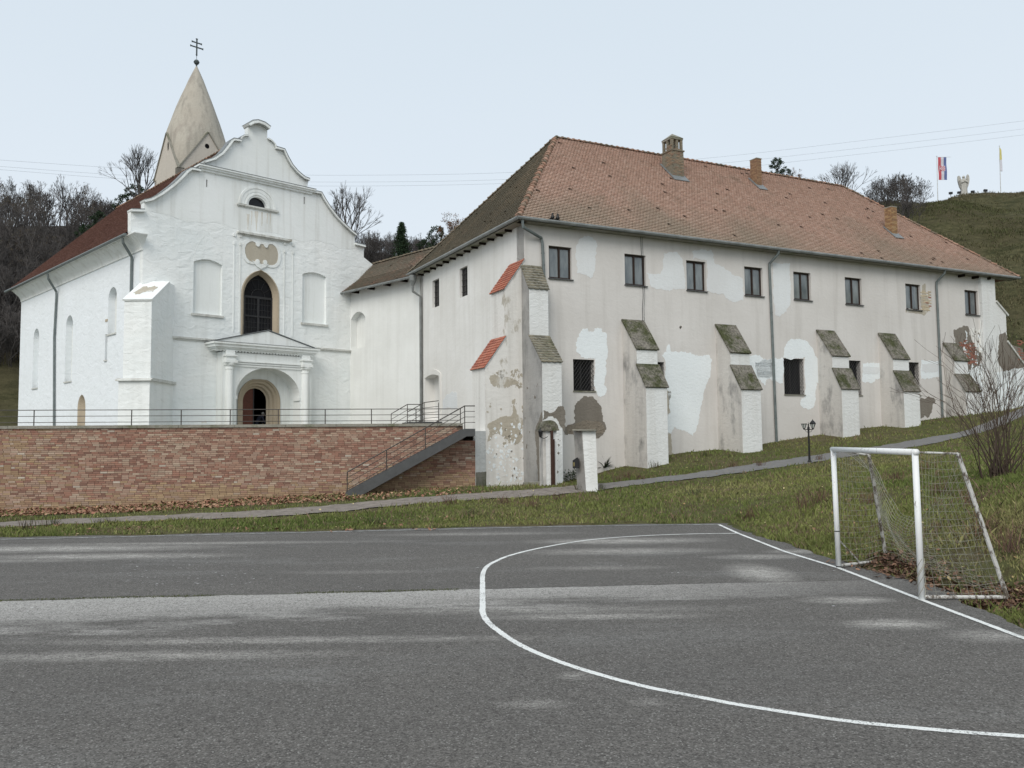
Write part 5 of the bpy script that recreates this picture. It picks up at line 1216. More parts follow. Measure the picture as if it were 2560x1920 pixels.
flakes(CBF, 110, (-1.6, -.2), (4.5, 5.3), .007, PATCH_B, cbt, .015, .07, 4)
flakes(LW.cross(-.15), 12, (.2, 1.7), (.8, 5.2), .006, PATCH_D, b1, .015, .07, 5)
flakes(LW, 160, (29.0, 31.6), (4.5, 8.6), .012, PATCH_D, wing, .015, .12, 6)
flakes(LW, 90, (29.0, 31.6), (4.5, 8.6), .014, PATCH_W, wing, .02, .15, 7)
flakes(LW.off(1.79), 18, (-.1, .72), (.8, 2.6), .004, PATCH_D, b1, .01, .06, 8)

# ------------------------------------------------------------------ chimneys
def roofhit(x, y, pl=plF):
    v = ray(x, y); t = ((pl[0]-CAM)@pl[3])/(v@pl[3]); return CAM+v*t
def chim_frame(bx, by, lx, rx):
    """nearest corner foot at pixel (bx,by); left and right silhouette pixels"""
    P = roofhit(bx, by); f = Fr(P[:2], dL); wu = f.uz(rx, by-20)[0]; fl = Fr(P[:2], -dV); wv = -fl.uz(lx, by-20)[0]; return P, f, fl, wu, wv
P, f, fl, wu, wv = chim_frame(1681, 443, 1655.5, 1709.5)
ztop = f.uz(1681, 372)[1]; zcap = f.uz(1681, 341)[1]; zap = f.uz(1683, 326)[1]
ch = thing('plastered_chimney', P, 'tall crumbling plastered chimney with an open arcaded head and pyramid cap on the red roof', 'chimney')
CHM = plaster('chimney_render', (.22, .195, .145), (.14, .12, .09), .05, 8, .3, .4, dirt=(.36, .30, .22), dlo=.56, dhi=.7, base2=(.20, .18, .14))
mb = MB(); c3 = P+np.array([*(dL*wu/2+dV*wv/2), 0])
rz = math.atan2(dL[1], dL[0])
def cbox(mb, w_, d_, z0_, z1_, col=None): mb.box((c3[0], c3[1], (z0_+z1_)/2), w_, d_, z1_-z0_, rz, col)
cbox(mb, wu, wv, P[2]-1.2, ztop-.07); mb.build('shaft', CHM, ch)
mb = MB(); cbox(mb, wu+.1, wv+.1, ztop-.07, ztop); mb.build('ledge', CHM, ch)
zo = zcap-.1
for i in range(3):
    for j in range(3):
        if i == 1 and j == 1: continue
        mb = MB(); q = c3[:2]+dL*(i-1)*(wu-.17)/2+dV*(j-1)*(wv-.19)/2; mb.box((q[0], q[1], (ztop+zo)/2), .13, .14, zo-ztop, rz); mb.build('pier', CHM, ch)
mb = MB(); cbox(mb, wu, wv, zo, zcap)
h = [np.array([*(c3[:2]+dL*a*(wu/2+.02)+dV*b*(wv/2+.02)), zcap]) for a, b in ((-1, -1), (1, -1), (1, 1), (-1, 1))]; mb.add(h+[np.array([c3[0], c3[1], zap])], [(0, 1, 4), (1, 2, 4), (2, 3, 4), (3, 0, 4), (3, 2, 1, 0)]); mb.build('cap', CONC, ch)
bc = ((.22, .15, .11), (.27, .20, .14), (.23, .185, .13), (.17, .14, .10))
xbricks(f, 1683, 436, wu*.8, .85, .005, bc, .3, ch); xbricks(f, 1682, 405, .5, .9, .004, bc, .35, ch); xbricks(fl, 1664, 418, wv*.66, 1.1, .005, bc, .25, ch)
def flash(par, P, wu, wv):
    n = plF[3]; s = plF[2]; mb = MB()
    A0 = np.array([P[0], P[1], 0]); q = []
    for a, b in ((-.12, -.3), (wu+.12, -.3), (wu+.12, wv+.1), (-.12, wv+.1)):
        xy = P[:2]+dL*a+dV*b; z = plF[0][2]+(-(xy-plF[0][:2])@n[:2])/n[2]; q.append(np.array([xy[0], xy[1], z])+n*.055)
    mb.add(q+[x+n*.04 for x in q], [(4, 5, 6, 7), (0, 1, 5, 4), (1, 2, 6, 5), (3, 0, 4, 7)]); mb.build('flashing', LEAD, par)
flash(ch, P, wu, wv)
YB = [(.36, .235, .12), (.31, .19, .10), (.40, .27, .15), (.27, .165, .095)]
def brick_chimney(bx, by, lx, rx, ytop, label, cols):
    P, f, fl, wu, wv = chim_frame(bx, by, lx, rx); zt_ = f.uz(bx, ytop)[1]
    c = thing('brick_chimney', P, label, 'chimney'); mb = MB(); c_ = P[:2]+dL*wu/2+dV*wv/2
    mb.box((c_[0], c_[1], (zt_+P[2]-1)/2), wu-.03, wv-.03, zt_-P[2]+1, rz); mb.build('core', MORT, c)
    z = zt_-.065; r_ = 0
    while z > P[2]-.75:
        for ff, a, b in ((f, 0, wu), (fl, -wv, 0)):
            u = a-(.12 if r_ % 2 else 0)
            while u < b-.01:
                q0, q1 = max(u, a), min(u+.235, b)
                if q1-q0 > .03: mb = MB(); mb.prism(ff, rect(q0, q1, z, z+.062), random.uniform(0, .008), -.02, back=False, col=random.choice(cols)); mb.build('brick', BRICK, c, colors=True)
                u += .247
        z -= .078; r_ += 1
    mb = MB(); mb.box((c_[0], c_[1], zt_+.02), wu+.04, wv+.04, .05, rz); mb.build('cap', CONC, c); flash(c, P, wu, wv); return c
brick_chimney(1893, 467, 1876, 1904.7, 396, 'plain square brown brick chimney in the middle of the red roof', [(.27, .165, .10), (.23, .14, .09), (.31, .20, .12)])
brick_chimney(2231, 588, 2212.5, 2243.5, 517, 'yellow brick chimney low on the roof near its right hip', YB)

# two pigeons on the gutter
for x, nm in ((1381.5, 'dark pigeon on the gutter, the one nearer the roof corner'), (1394.5, 'dark pigeon on the gutter, the right one of the pair')):
    u, z = LW.uz(x, 566, .58); P = LW.P(u, zE+.02, .58); mb = MB()
    mb.lathe((P[0], P[1], P[2]), [(.01, 0), (.05, .02), (.075, .09), (.06, .16), (.035, .20), (.04, .24), (.03, .28), (.005, .30)], 10, 1.2, .9, .3)
    mb.hexa([(P[0]-.16, P[1]-.03, P[2]-.0), (P[0]-.04, P[1]-.03, P[2]+.05), (P[0]-.04, P[1]+.03, P[2]+.05), (P[0]-.16, P[1]+.03, P[2]), (P[0]-.16, P[1]-.03, P[2]+.03), (P[0]-.04, P[1]-.03, P[2]+.09), (P[0]-.04, P[1]+.03, P[2]+.09), (P[0]-.16, P[1]+.03, P[2]+.03)])
    mb.tube([(P[0]+.03, P[1], P[2]+.26), (P[0]+.08, P[1], P[2]+.25)], [.012, .003], 5)
    single(mb, 'pigeon', IRON, nm, 'bird', 'pigeons on the gutter', smooth=True)

# steps and railing in front of the side door
ds = thing('door_stairs', LF.P(-11, TZ, 1.2), 'small steel steps with dark railings up to the blocked side door beside the zinc downpipe', 'staircase')
zd = LF.uz(1083, 1055)[1]; du0, du1 = dn[0][0]-.3, dn[1][0]+.35
mb = MB(); mb.prism(LF, rect(du0, du1, zd-.2, zd-.01), 1.3, .02); mb.build('landing', STEEL, ds)
stp = lambda x, y, n: LF.P(LF.uz(x, y, n)[0], LF.uz(x, y, n)[1], n)
for n_, pts in ((1.35, [(1060.5, 1006.4), (1096.3, 1006.4)]),):
    for x, y in pts: mb = MB(); mb.tube([stp(x, y, n_), (*stp(x, y, n_)[:2], TZ)], .02, 5); mb.build('post', RAILM, ds)
mb = MB(); a, b = stp(1060.5, 1006.4, 1.35), stp(1096.3, 1006.4, 1.35); mb.tube([a, (b[0], b[1], a[2])], .022, 5)
for dz in (.28, .55, .82): mb.tube([(a[0], a[1], a[2]-dz), (b[0], b[1], a[2]-dz)], .014, 5)
mb.build('rail', RAILM, ds)
Yd = a[1]
def rl(p, q, r=.018): mb = MB(); mb.tube([p, q], r, 5); mb.build('rail', RAILM, ds)
A1 = aty(978, 1034.7, Yd-1.0); A2 = aty(1018.5, 1011, Yd-1.); A3 = aty(1053, 1011, Yd-1.); B1_ = aty(1019, 1030, Yd-.2)
rl(A1, A2, .022); rl(A2, A3, .022); rl(B1_, a, .022)
for k_ in (1, 2, 3):
    d_ = np.array([0, 0, -.28*k_]); rl(A1+d_, A2+d_, .013); rl(A2+d_, A3+d_, .013); rl(B1_+d_, np.array(a)+d_, .013)
for q in (A1, A2, A3): mb = MB(); mb.tube([q, (q[0], q[1], TZ)], .02, 5); mb.build('post', RAILM, ds)
for i in range(5):
    t = (i+.5)/5; q = np.array(A1)*(1-t)+np.array(A2)*t; mb = MB(); mb.box((q[0]+.2, q[1]+.5, TZ+(zd-TZ)*(t)), .3, 1.1, .04, 0); mb.build('step', STEEL, ds)

# ================================================================== GATE PILLARS
zq = lambda P: float(hgt(np.array([P[0]]), np.array([P[1]]), False)[0])
gpa = aty(1376, 1213, 33.6); ga_Y = gpa[1]
g1 = thing('gate_pillar', gpa, 'white gate pillar with domed mossy cap and rusty gate posts beside it', 'pillar', 'gate pillars')
GPF = Fr(gpa[:2]-np.array([0, .0]), (1, .25))
x0_, x1_ = GPF.uz(1357, 1130)[0], GPF.uz(1392, 1130)[0]; zt_ = GPF.uz(1375, 1075)[1]
mb = MB(); mb.prism(GPF, rect(x0_+.12, x1_, gpa[2]-.3, zt_), 0, -.5); mb.build('shaft', BT_FRONT, g1)
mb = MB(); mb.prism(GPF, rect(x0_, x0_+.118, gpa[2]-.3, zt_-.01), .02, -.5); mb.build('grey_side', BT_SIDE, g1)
mb = MB(); cxx = (x0_+x1_)/2; hw = (x1_-x0_)/2+.05
mb.prism(GPF, [(cxx+hw*math.cos(a)*(1 if 0 < i < 13 else 1), zt_+.02+.36*math.sin(a)) for i, a in enumerate(np.linspace(0, math.pi, 14))], .12, -.6); mb.prism(GPF, rect(cxx-hw-.06, cxx+hw+.02, zt_-.03, zt_+.04), .14, -.62); mb.build('domed_cap', MOSS, g1)
rust = simple('rusty_brown_steel', (.06, .03, .022), .7, .3)
for x0p, x1p, yt, yb_ in ((1377.5, 1383.5, 1076, 1212), (1384, 1387, 1098, 1213)):
    a, b = GPF.uz(x0p, 1140, .12)[0], GPF.uz(x1p, 1140, .12)[0]; mb = MB(); mb.prism(GPF, rect(a, b, gpa[2]-.1, GPF.uz(1380, yt, .12)[1]), .14, .06); mb.build('gate_post', rust, g1)
lp_ = GPF.uz(1351, 1082, .1); P = GPF.P(lp_[0], lp_[1], .1)
wl = thing('wall_lantern', P, 'small black wall lantern on the left side of the domed gate pillar', 'lamp')
mb = MB(); mb.lathe((P[0], P[1], P[2]-.1), [(.03, -.08), (.05, -.04), (.085, .14), (.1, .15), (.06, .2), (.015, .26), (.01, .31)], 6); mb.tube([(P[0], P[1], P[2]-.18), (P[0]+.15, P[1]+.02, P[2]-.22), (P[0]+.28, P[1]+.02, P[2]-.15)], .015, 5); mb.build('lantern_body', IRON, wl)
gpb = hit(1483, 1230)
g2 = thing('gate_pillar', gpb, 'leaning white gate pillar with a flat slab on top and a grey weathered left side', 'pillar', 'gate pillars')
G2 = Fr(gpb[:2], (1, -.12)); G2y = gpb[1]
def q2(x, y, n=0.): return G2.uz(x, y, n)
fr_pts = [q2(1466.5, 1230), q2(1495.5, 1232), q2(1489, 1077), q2(1455.5, 1077)]
zb_ = fr_pts[0][1]-.2
mb = MB(); back = [(-.62, 0), ]
P4 = [G2.P(u, z, 0) for u, z in fr_pts]; sh_ = np.array([-.27, .50, 0])
P4 = [np.array(p) for p in P4]; P4[0][2] -= .2; P4[1][2] -= .2
mb.hexa([P4[0], P4[1], P4[1]+sh_, P4[0]+sh_, P4[3], P4[2], P4[2]+sh_, P4[3]+sh_]); mb.build('shaft', BT_FRONT, g2)
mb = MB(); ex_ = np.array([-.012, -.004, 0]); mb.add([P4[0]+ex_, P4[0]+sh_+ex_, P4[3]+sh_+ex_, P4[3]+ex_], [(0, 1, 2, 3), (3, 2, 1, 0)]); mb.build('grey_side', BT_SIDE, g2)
mb = MB(); c_ = (P4[3]+P4[2])/2+sh_/2; mb.box((c_[0], c_[1], c_[2]+.03), .86, .8, .05, -.12, None, -.02); mb.build('cap_slab', CONC, g2)
mbx = aty(1440, 1157, G2y+.2); o = thing('mailbox', mbx, 'black metal mailbox with a pointed top fixed to the leaning gate pillar', 'mailbox')
mb = MB(); MBF = Fr(mbx[:2], (1, -.12)); mb.prism(MBF, [(-.12, -.2+mbx[2]), (.11, -.2+mbx[2]), (.11, .12+mbx[2]), (.05, .2+mbx[2]), (-.12, .09+mbx[2])], .1, -.15); mb.build('box', IRON, o)
mb = MB(); mb.prism(MBF, rect(-.09, -.05, mbx[2]-.12, mbx[2]+.02), .108, .09); mb.build('slot', simple('brass', (.3, .25, .1), .4), o)
sb = aty(1333, 1217, 35.); mb = MB(); mb.box((sb[0], sb[1]+.1, sb[2]+.09), .78, .4, .2, .1, None, .03); single(mb, 'stone_block', CONC, 'dark stone block lying at the foot of the corner buttress', 'stone')

# ================================================================== LAMP POST
lb_ = hit(2024, 1157, 20, 60); LH = aty(2024.4, 1062, lb_[1])[2]-lb_[2]
lamp = thing('lamp_post', lb_, 'short black lamp post with two lanterns, one lidless, beside the path', 'street lamp')
X, Yl, Zl = lb_; s_ = lb_[1]/F
mb = MB(); mb.lathe((X, Yl, Zl), [(.09, -.1), (.09, .05), (.05, .12), (.042, .4), (.036, LH-.35), (.05, LH-.30), (.035, LH-.25), (.055, LH-.2), (.05, LH-.1), (.02, LH-.05), (.035, LH), (.012, LH+.06), (.003, LH+.12)], 10); mb.build('post', IRON, lamp)
for sgn, lx_, full in ((-1, 2013.5, False), (1, 2035.5, True)):
    dx = (lx_-2024.4)*s_; zz = Zl+LH-.18
    mb = MB(); mb.tube([(X, Yl, zz), (X+dx*.5, Yl, zz-.02), (X+dx, Yl, zz-.01), (X+dx, Yl, zz+.06)], .018, 6); mb.tube([(X, Yl, zz-.12), (X+dx*.5, Yl, zz-.12), (X+dx*.85, Yl, zz-.03)], .01, 5); mb.build('arm', IRON, lamp)
    b0, b1_, hh = .045, .115, 1.9*0+.18
    z0_ = zz+.04
    mb = MB(); mb.lathe((X+dx, Yl, z0_), [(.03, -.06), (.05, -.01), (.05, .0)], 6)
    for k_ in range(6):
        a = k_*math.pi/3; mb.tube([(X+dx+b0*math.cos(a), Yl+b0*math.sin(a), z0_), (X+dx+b1_*math.cos(a), Yl+b1_*math.sin(a), z0_+hh)], .009, 4)
    mb.lathe((X+dx, Yl, z0_+hh), [(b1_+.01, -.008), (b1_+.015, .012)], 6)
    if full: mb.lathe((X+dx, Yl, z0_+hh+.012), [(b1_+.03, 0), (b1_, .04), (.07, .10), (.03, .13), (.012, .16), (.003, .2)], 6)
    ln_ = mb.build('lantern', IRON, lamp)
    mb = MB(); mb.lathe((X+dx, Yl, z0_), [(b0-.004, .0), (b1_-.006, hh)], 6); mb.build('glass', LGLASS, ln_)

# ================================================================== GOAL
G0 = onz(2305, 1500); G1 = onz(2097, 1420.5); HB = 2.0
goal = thing('football_goal', (G0+G1)/2, 'old white football goal with peeling paint and sagging net on the goal line', 'goal')
nt_ = np.array([*Fr(G0[:2], (1, 0)).P(Fr(G0[:2], (1, 0)).uz(2287.5, 1133)[0], 0)[:2], 1.97]); ft_ = np.array([*Fr(G1[:2], (1, 0)).P(Fr(G1[:2], (1, 0)).uz(2083, 1126)[0], 0)[:2], 1.985])
for a, b in ((G0, nt_), (G1, ft_)): mb = MB(); mb.tube([a-[0, 0, .03], b], .0425, 14); mb.build('post', GOALP, goal, smooth=True)
mb = MB(); d_ = (nt_-ft_)/np.linalg.norm(nt_-ft_); mb.tube([ft_-d_*.045, nt_+d_*.045], .0435, 14); mb.build('crossbar', GOALP, goal, smooth=True)
rt0 = aty(2395, 1134, nt_[1]-.0); rt1 = aty(2172.5, 1138, ft_[1]+.05); rf0 = onz(2518, 1493, .03); rf1 = onz(2216, 1400, .03)
for a, b in ((rt0, rf0), (rt1, rf1)): mb = MB(); mb.tube([a, b], .03, 8); mb.build('rear_stay', GOALR, goal)
for a, b in ((nt_, rt0), (ft_, rt1)): mb = MB(); mb.tube([a, b], .016, 6); mb.build('top_stay', GOALR, goal)
for a, b in ((G0+[.0, 0, .04], rf0), (G1+[0, 0, .04], rf1)): mb = MB(); mb.tube([a, a+(b-a)*.62, b], .026, 8); mb.build('ground_bar', GOALR, goal)
mb = MB(); br0 = G1*(1-.25)+ft_*.25; br1 = G1+(rf1-G1)*.42+[0, 0, .05]; mb.tube([br0, br1], .012, 5); mb.build('brace', GOALR, goal)
net = MB()
def grid(pf, nu, nv, r=.0023, seg=1):
    for i in range(nu+1):
        net.tube([pf(i/nu, j/(nv*seg)) for j in range(nv*seg+1)], r, 3, cap=False)
    for j in range(nv+1):
        net.tube([pf(i/(nu*seg), j/nv) for i in range(nu*seg+1)], r, 3, cap=False)
def sidenet(a_top, a_bot, b_top, b_bot, sag):
    def pf(s, t):
        top = a_top*(1-s)+b_top*s; bot = a_bot*(1-s)+b_bot*s; p = top*(1-t)+bot*t
        return p+np.array([.03*math.sin(s*7+t*5), sag*math.sin(math.pi*s)*math.sin(math.pi*min(t*1.05, 1)), -.03*math.sin(math.pi*s)+.008*math.sin(t*40+s*9)])
    return pf
grid(sidenet(nt_, G0+[0, 0, .02], rt0, rf0, .12), 11, 20)
grid(sidenet(ft_, G1+[0, 0, .02], rt1, rf1, -.08), 11, 20)
def backnet(s, t):
    top = rt1*(1-s)+rt0*s; bot = rf1*(1-s)+rf0*s; p = top*(1-t)+bot*t
    sag = math.sin(math.pi*s**1.35)**.8
    p = p+np.array([-.42*sag*math.sin(math.pi*min(t+.1, 1))*.9, 0, -.95*sag*(1-t)**.9*(.55+.45*(1-t))-.02*math.sin(30*s+8*t)])
    p[2] = max(p[2], .02+.05*abs(math.sin(20*s+9*t))); return p
grid(backnet, 28, 20, .0026, 1)
def topnet(s, t):
    a = ft_*(1-s)+nt_*s; b = backnet(s, 0.); p = a*(1-t)+b*t
    if s > .35: p = p+np.array([0, 0, -.9*(s-.35)*t*0])
    return p
for t in np.linspace(0, 1, 4): net.tube([ (ft_*(1-s)+(nt_)*s)*(1-t)+backnet(s, 0)*t+np.array([0, 0, -.25*math.sin(math.pi*s)*(1-t)*t]) for s in np.linspace(0, .33, 9)], .0028, 3, cap=False)
for s in np.linspace(.0, .33, 9): net.tube([ft_*(1-s)+nt_*s, backnet(s, 0)], .0028, 3, cap=False)
for s in np.linspace(0, 2.2, 5): net.tube([(nt_[0]*0+G0[0]+.05*math.cos(s*3+q), G0[1]+.05*math.sin(s*3+q), .05+.5*q/6.) for q in np.linspace(0, 6, 16)], .004, 3, cap=False)
net.build('net', NETM, goal)
for z in (.62, .03):
    c_ = G1*(1-z/2)+ft_*z/2; mb = MB(); mb.tube([c_-[0, 0, .008], c_+[0, 0, .008]], .0455, 12); mb.build('wire_tie', IRON, goal)

# ================================================================== HILLTOP: flags, statue, floodlights
def crest(px, base_y, dY=0):
    """a point on the hill silhouette near image column px"""
    return aty(px, base_y, 158.+dY)
POLE = simple('white_pole', (.62, .64, .64), .5)
FR_ = simple('flag_red', (.55, .10, .12), .8); FW_ = simple('flag_white', (.66, .66, .72), .8); FB_ = simple('flag_blue', (.13, .17, .36), .8); FY_ = simple('flag_yellow', (.62, .56, .20), .8)
b = crest(2344, 489); t = aty(2342, 391, b[1])
fl = thing('flagpole', b, 'white hilltop flagpole flying a red, white and blue banner with checkered shield', 'flag')
mb = MB(); mb.tube([b-[0, 0, 1], t], [.09, .05], 8); mb.lathe((t[0], t[1], t[2]), [(.02, -.1), (.12, 0), (.02, .12)], 8); mb.build('pole', POLE, fl)
ff = Fr(b[:2], (1, 0)); q0 = ff.uz(2344.5, 393.5); q1 = ff.uz(2368, 449.5)
mb = MB(); mb.tube([ff.P(q0[0]-.1, q0[1]+.03, .05), ff.P(ff.uz(2376, 393)[0], q0[1]+.03, .05)], .03, 5); mb.build('crossarm', POLE, fl)
for i, mt in enumerate((FR_, FW_, FB_)):
    a, b_ = q0[0]+(q1[0]-q0[0])*i/3, q0[0]+(q1[0]-q0[0])*(i+1)/3; mb = MB(); n = 12
    mb.add([ff.P(u, q0[1]+(q1[1]-q0[1])*j/n, .06*math.sin(j*.8+u)+o_) for o_ in (.01, -.01) for j in range(n+1) for u in (a, b_)],
           [(2*j, 2*j+2, 2*j+3, 2*j+1) for j in range(n)]+[(2*j+1+26, 2*j+3+26, 2*j+2+26, 2*j+26) for j in range(n)]); mb.build('stripe', mt, fl)
sc_ = ff.uz(2356, 421.5); cell = .19; mb = MB(); mb2 = MB()
for i in range(5):
    for j in range(5):
        if (i in (0,)) and j in (0, 4): continue
        (mb if (i+j) % 2 else mb2).prism(ff, rect(sc_[0]+(i-2.5)*cell, sc_[0]+(i-1.5)*cell, sc_[1]+(j-2.5)*cell, sc_[1]+(j-1.5)*cell), .10, .085)
for i in range(5): mb2.prism(ff, [(sc_[0]-2.6*cell, sc_[1]+(i-2.5)*cell+.02), (sc_[0]-2.6*cell, sc_[1]+(i-1.5)*cell-.02), (sc_[0]-3.6*cell, sc_[1]+(i-2)*cell*1.2)], .10, .085)
mb.build('shield_red', FR_, fl); mb2.build('shield_white', FW_, fl)
b = crest(2501.5, 481); t = aty(2498.5, 365, b[1])
fl = thing('flagpole', b, 'white flagpole right of the hilltop statue with a limp yellow and white flag', 'flag')
mb = MB(); mb.tube([b-[0, 0, 1], t], [.09, .05], 8); mb.lathe((t[0], t[1], t[2]), [(.02, -.1), (.12, 0), (.02, .12)], 8); mb.build('pole', POLE, fl)
ff = Fr(b[:2], (1, 0))
fy = ff.L([(2498.6, 368), (2503, 375), (2504.5, 399), (2499, 400)]); fw2 = ff.L([(2499, 400), (2504.5, 399), (2506, 428), (2500.5, 427)])
mb = MB(); mb.prism(ff, fy, .06, -.1); mb.build('yellow_half', FY_, fl); mb = MB(); mb.prism(ff, fw2, .05, -.12); mb.build('white_half', FW_, fl)
# angel
SM = plaster('statue_stone', (.50, .49, .45), (.30, .29, .27), .12, 5, .5, .25, dirt=(.24, .235, .22), dlo=.55, dhi=.66)
b = crest(2410.5, 486.5); s1 = b[1]/F
ang = thing('angel_statue', b, 'pale stone statue of a praying winged angel standing on the hilltop between the flagpoles', 'statue')
def ell(mb, c, levels, seg=14):
    mb.lathe((c[0], c[1], c[2]), [(1, 0)], seg) if 0 else None
    vs = []
    for z, rx, ry, ox, oy in levels:
        for k_ in range(seg): a = 2*math.pi*k_/seg; f_ = 1+.07*math.sin(a*5+z*2); vs.append((c[0]+ox+rx*f_*math.cos(a), c[1]+oy+ry*f_*math.sin(a), c[2]+z))
    mb.add(vs, [(i*seg+k_, i*seg+(k_+1) % seg, (i+1)*seg+(k_+1) % seg, (i+1)*seg+k_) for i in range(len(levels)-1) for k_ in range(seg)]+[tuple(reversed(range(seg))), tuple(range((len(levels)-1)*seg, len(levels)*seg))])
mb = MB(); ell(mb, b, [(-.4, .72, .6, 0, 0), (0, .70, .55, 0, 0), (.6, .62, .5, 0, 0), (1.2, .60, .48, 0, 0), (1.9, .64, .48, .02, 0), (2.4, .62, .42, 0, -.02), (2.75, .5, .36, -.02, -.05), (2.95, .26, .24, -.04, -.1), (3.05, .14, .14, -.05, -.12)]); mb.build('robed_body', SM, ang, smooth=True)
mb = MB(); ell(mb, b+[-.08, -.2, 2.98], [(0, .1, .1, 0, 0), (.08, .2, .2, 0, 0), (.25, .25, .26, 0, -.03), (.42, .22, .23, .02, 0), (.52, .1, .1, .02, .02)], 12); mb.lathe((b[0]-.08, b[1]-.45, b[2]+3.16), [(.03, -.04), (.04, 0), (.02, .05)], 6); mb.build('head', SM, ang, smooth=True)
for sg in (-1, 1):
    mb = MB(); k_ = 1 if sg > 0 else .93
    wing_p = [(.45, .8), (.82, 1.5), (1.06, 2.3), (1.13, 2.9), (1.08, 3.45), (.90, 3.85*k_), (.72, 3.75*k_), (.56, 3.3), (.45, 2.9), (.2, 2.6), (.1, 1.6)]
    f_ = Fr((b[0], b[1]+.25), (1, -.25*sg)); pts = [(sg*x, b[2]+z) for x, z in wing_p]; mb.prism(f_, pts, .12, -.14)
    for i in range(6): x = .45+.09*i; mb.tube([f_.P(sg*x*.6, b[2]+1.2+.15*i, .13), f_.P(sg*x, b[2]+2.1+.12*i, .16), f_.P(sg*(x*.92), b[2]+2.9+.08*i, .12)], .045, 5)
    mb.build('wing', SM, ang)
    mb = MB(); mb.tube([b+[sg*.42, -.1, 2.6], b+[sg*.5, -.4, 2.15], b+[sg*.05-.05, -.55, 2.35], b+[-.04, -.5, 2.75]], [.17, .15, .1, .07], 8); mb.build('arm', SM, ang, smooth=True)
for px_, py_, sz in ((2377, 484.5, .35), (2398, 483, .33), (2432, 481, .34), (2464, 478, .36)):
    P = crest(px_, py_+3); P = np.array([P[0], P[1], P[2]]); mb = MB(); mb.box((P[0], P[1], P[2]+.35), .30+sz, .3, .42, .2, None, .1 if px_ < 2440 else 0); mb.tube([P-[0, 0, .3], P+[0, 0, .2]], .05, 5)
    nm = {2377: 'leftmost black floodlight left of the angel statue', 2398: 'black floodlight close to the left foot of the angel statue', 2432: 'black floodlight just right of the angel statue', 2464: 'black floodlight farthest right of the angel statue'}[px_]
    single(mb, 'floodlight', IRON, nm, 'floodlight', 'floodlights around the statue')

# power lines far behind
for i, (yl, ym, yr1, yr) in enumerate(((400, 434, 398, 302), (416, 451, 414, 322), (424, 461, 429, 337))):
    pts = [aty(x, y, Y) for x, y, Y in ((-300, yl-22, 150), (0, yl, 160), (300, yl+20+i*1.5, 168), (600, ym, 176), (900, ym+4, 182), (1300, ym-4, 186), (1740, yr1, 190), (2100, (yr1+yr)/2+8, 192), (2560, yr, 194), (2900, yr-46, 196))]
    pp = smooth(pts, 6); mb = MB(); mb.tube(pp, .018, 3, cap=False)
    single(mb, 'power_line', ZINC, ('topmost of the three thin power lines crossing the sky', 'middle of the three thin power lines crossing the sky', 'lowest of the three thin power lines crossing the sky')[i], 'cable', 'power lines')

# ================================================================== PERSON in the porch
skin_m = simple('skin', (.42, .27, .20), .6, .3); jac = simple('dark_blue_jacket', (.03, .033, .05), .85, .15); hairm = simple('grey_hair', (.36, .35, .33), .8, .1); trs = simple('dark_trousers', (.016, .016, .02), .9, .1); bagm = simple('pale_paper', (.6, .6, .58), .8)
pu, pz = FC.uz(652, 1050, -1.3); PF = FC; pu0 = FC.uz(645, 1050, -1.35)[0]; zf = TZ
per = thing('person', FC.P(pu0, zf, -1.35), 'grey-haired person in a dark jacket leaning forward just inside the open church door', 'person')
def skin_body(name, verts, edges, radii, mat, parent, sub=2):
    R0 = np.array(ROOT[parent.name]); me = bpy.data.meshes.new(name); me.from_pydata([tuple(np.array(v)-R0) for v in verts], edges, [])
    o = bpy.data.objects.new(name, me); COL.objects.link(o); o.parent = parent; ROOT[o.name] = ROOT[parent.name]
    sk = o.modifiers.new('skin', 'SKIN'); sk.use_smooth_shade = True
    for i, r_ in enumerate(radii): me.skin_vertices[0].data[i].radius = (r_, r_*.9)
    me.skin_vertices[0].data[0].use_root = True
    ss = o.modifiers.new('sub', 'SUBSURF'); ss.levels = sub; ss.render_levels = sub
    me.materials.append(mat); return o
def pp3(a, z, n): return FC.P(pu0+a, zf+z, -1.35+n)
V = [pp3(-.1, .92, -.1), pp3(-.06, 1.08, -.07), pp3(.06, 1.27, .02), pp3(.17, 1.40, .08), pp3(.20, 1.42, -.1), pp3(.14, 1.41, .24), pp3(.22, 1.15, .30), pp3(.34, .95, .26), pp3(.26, 1.16, -.16), pp3(.38, .98, -.1),
     pp3(-.1, .86, -.02), pp3(-.06, .48, .02), pp3(-.12, .08, .03), pp3(-.1, .86, -.2), pp3(-.02, .47, -.2), pp3(-.1, .08, -.2), pp3(.22, 1.47, .07)]
E_ = [(0, 1), (1, 2), (2, 3), (3, 4), (3, 5), (5, 6), (6, 7), (4, 8), (8, 9), (0, 10), (10, 11), (11, 12), (0, 13), (13, 14), (14, 15), (3, 16)]
skin_body('body', V, E_, [.15, .145, .16, .13, .09, .09, .06, .042, .06, .042, .11, .075, .05, .11, .075, .05, .06], jac, per)
hc = np.array(pp3(.30, 1.56, .06)); mb = MB(); mb.lathe(hc-[0, 0, .12], [(.035, -.02), (.06, .02), (.085, .10), (.088, .15), (.06, .21), (.01, .235)], 14, .9, 1.); mb.lathe(hc+np.array([*(FC.d*.09), -.03]), [(.004, -.02), (.016, -.015), (.004, .025)], 6)
for e_ in (-.03, .03): mb.lathe(hc+np.array([*(FC.d*.075+FC.n*e_), .0]), [(.002, -.008), (.009, 0), (.002, .008)], 6)
mb.build('head', skin_m, per, smooth=True)
mb = MB(); mb.lathe(hc-np.array([*(FC.d*.015), .06]), [(.078, .02), (.097, .08), (.085, .14), (.05, .18), (.005, .195)], 14); mb.build('hair', hairm, per, smooth=True)
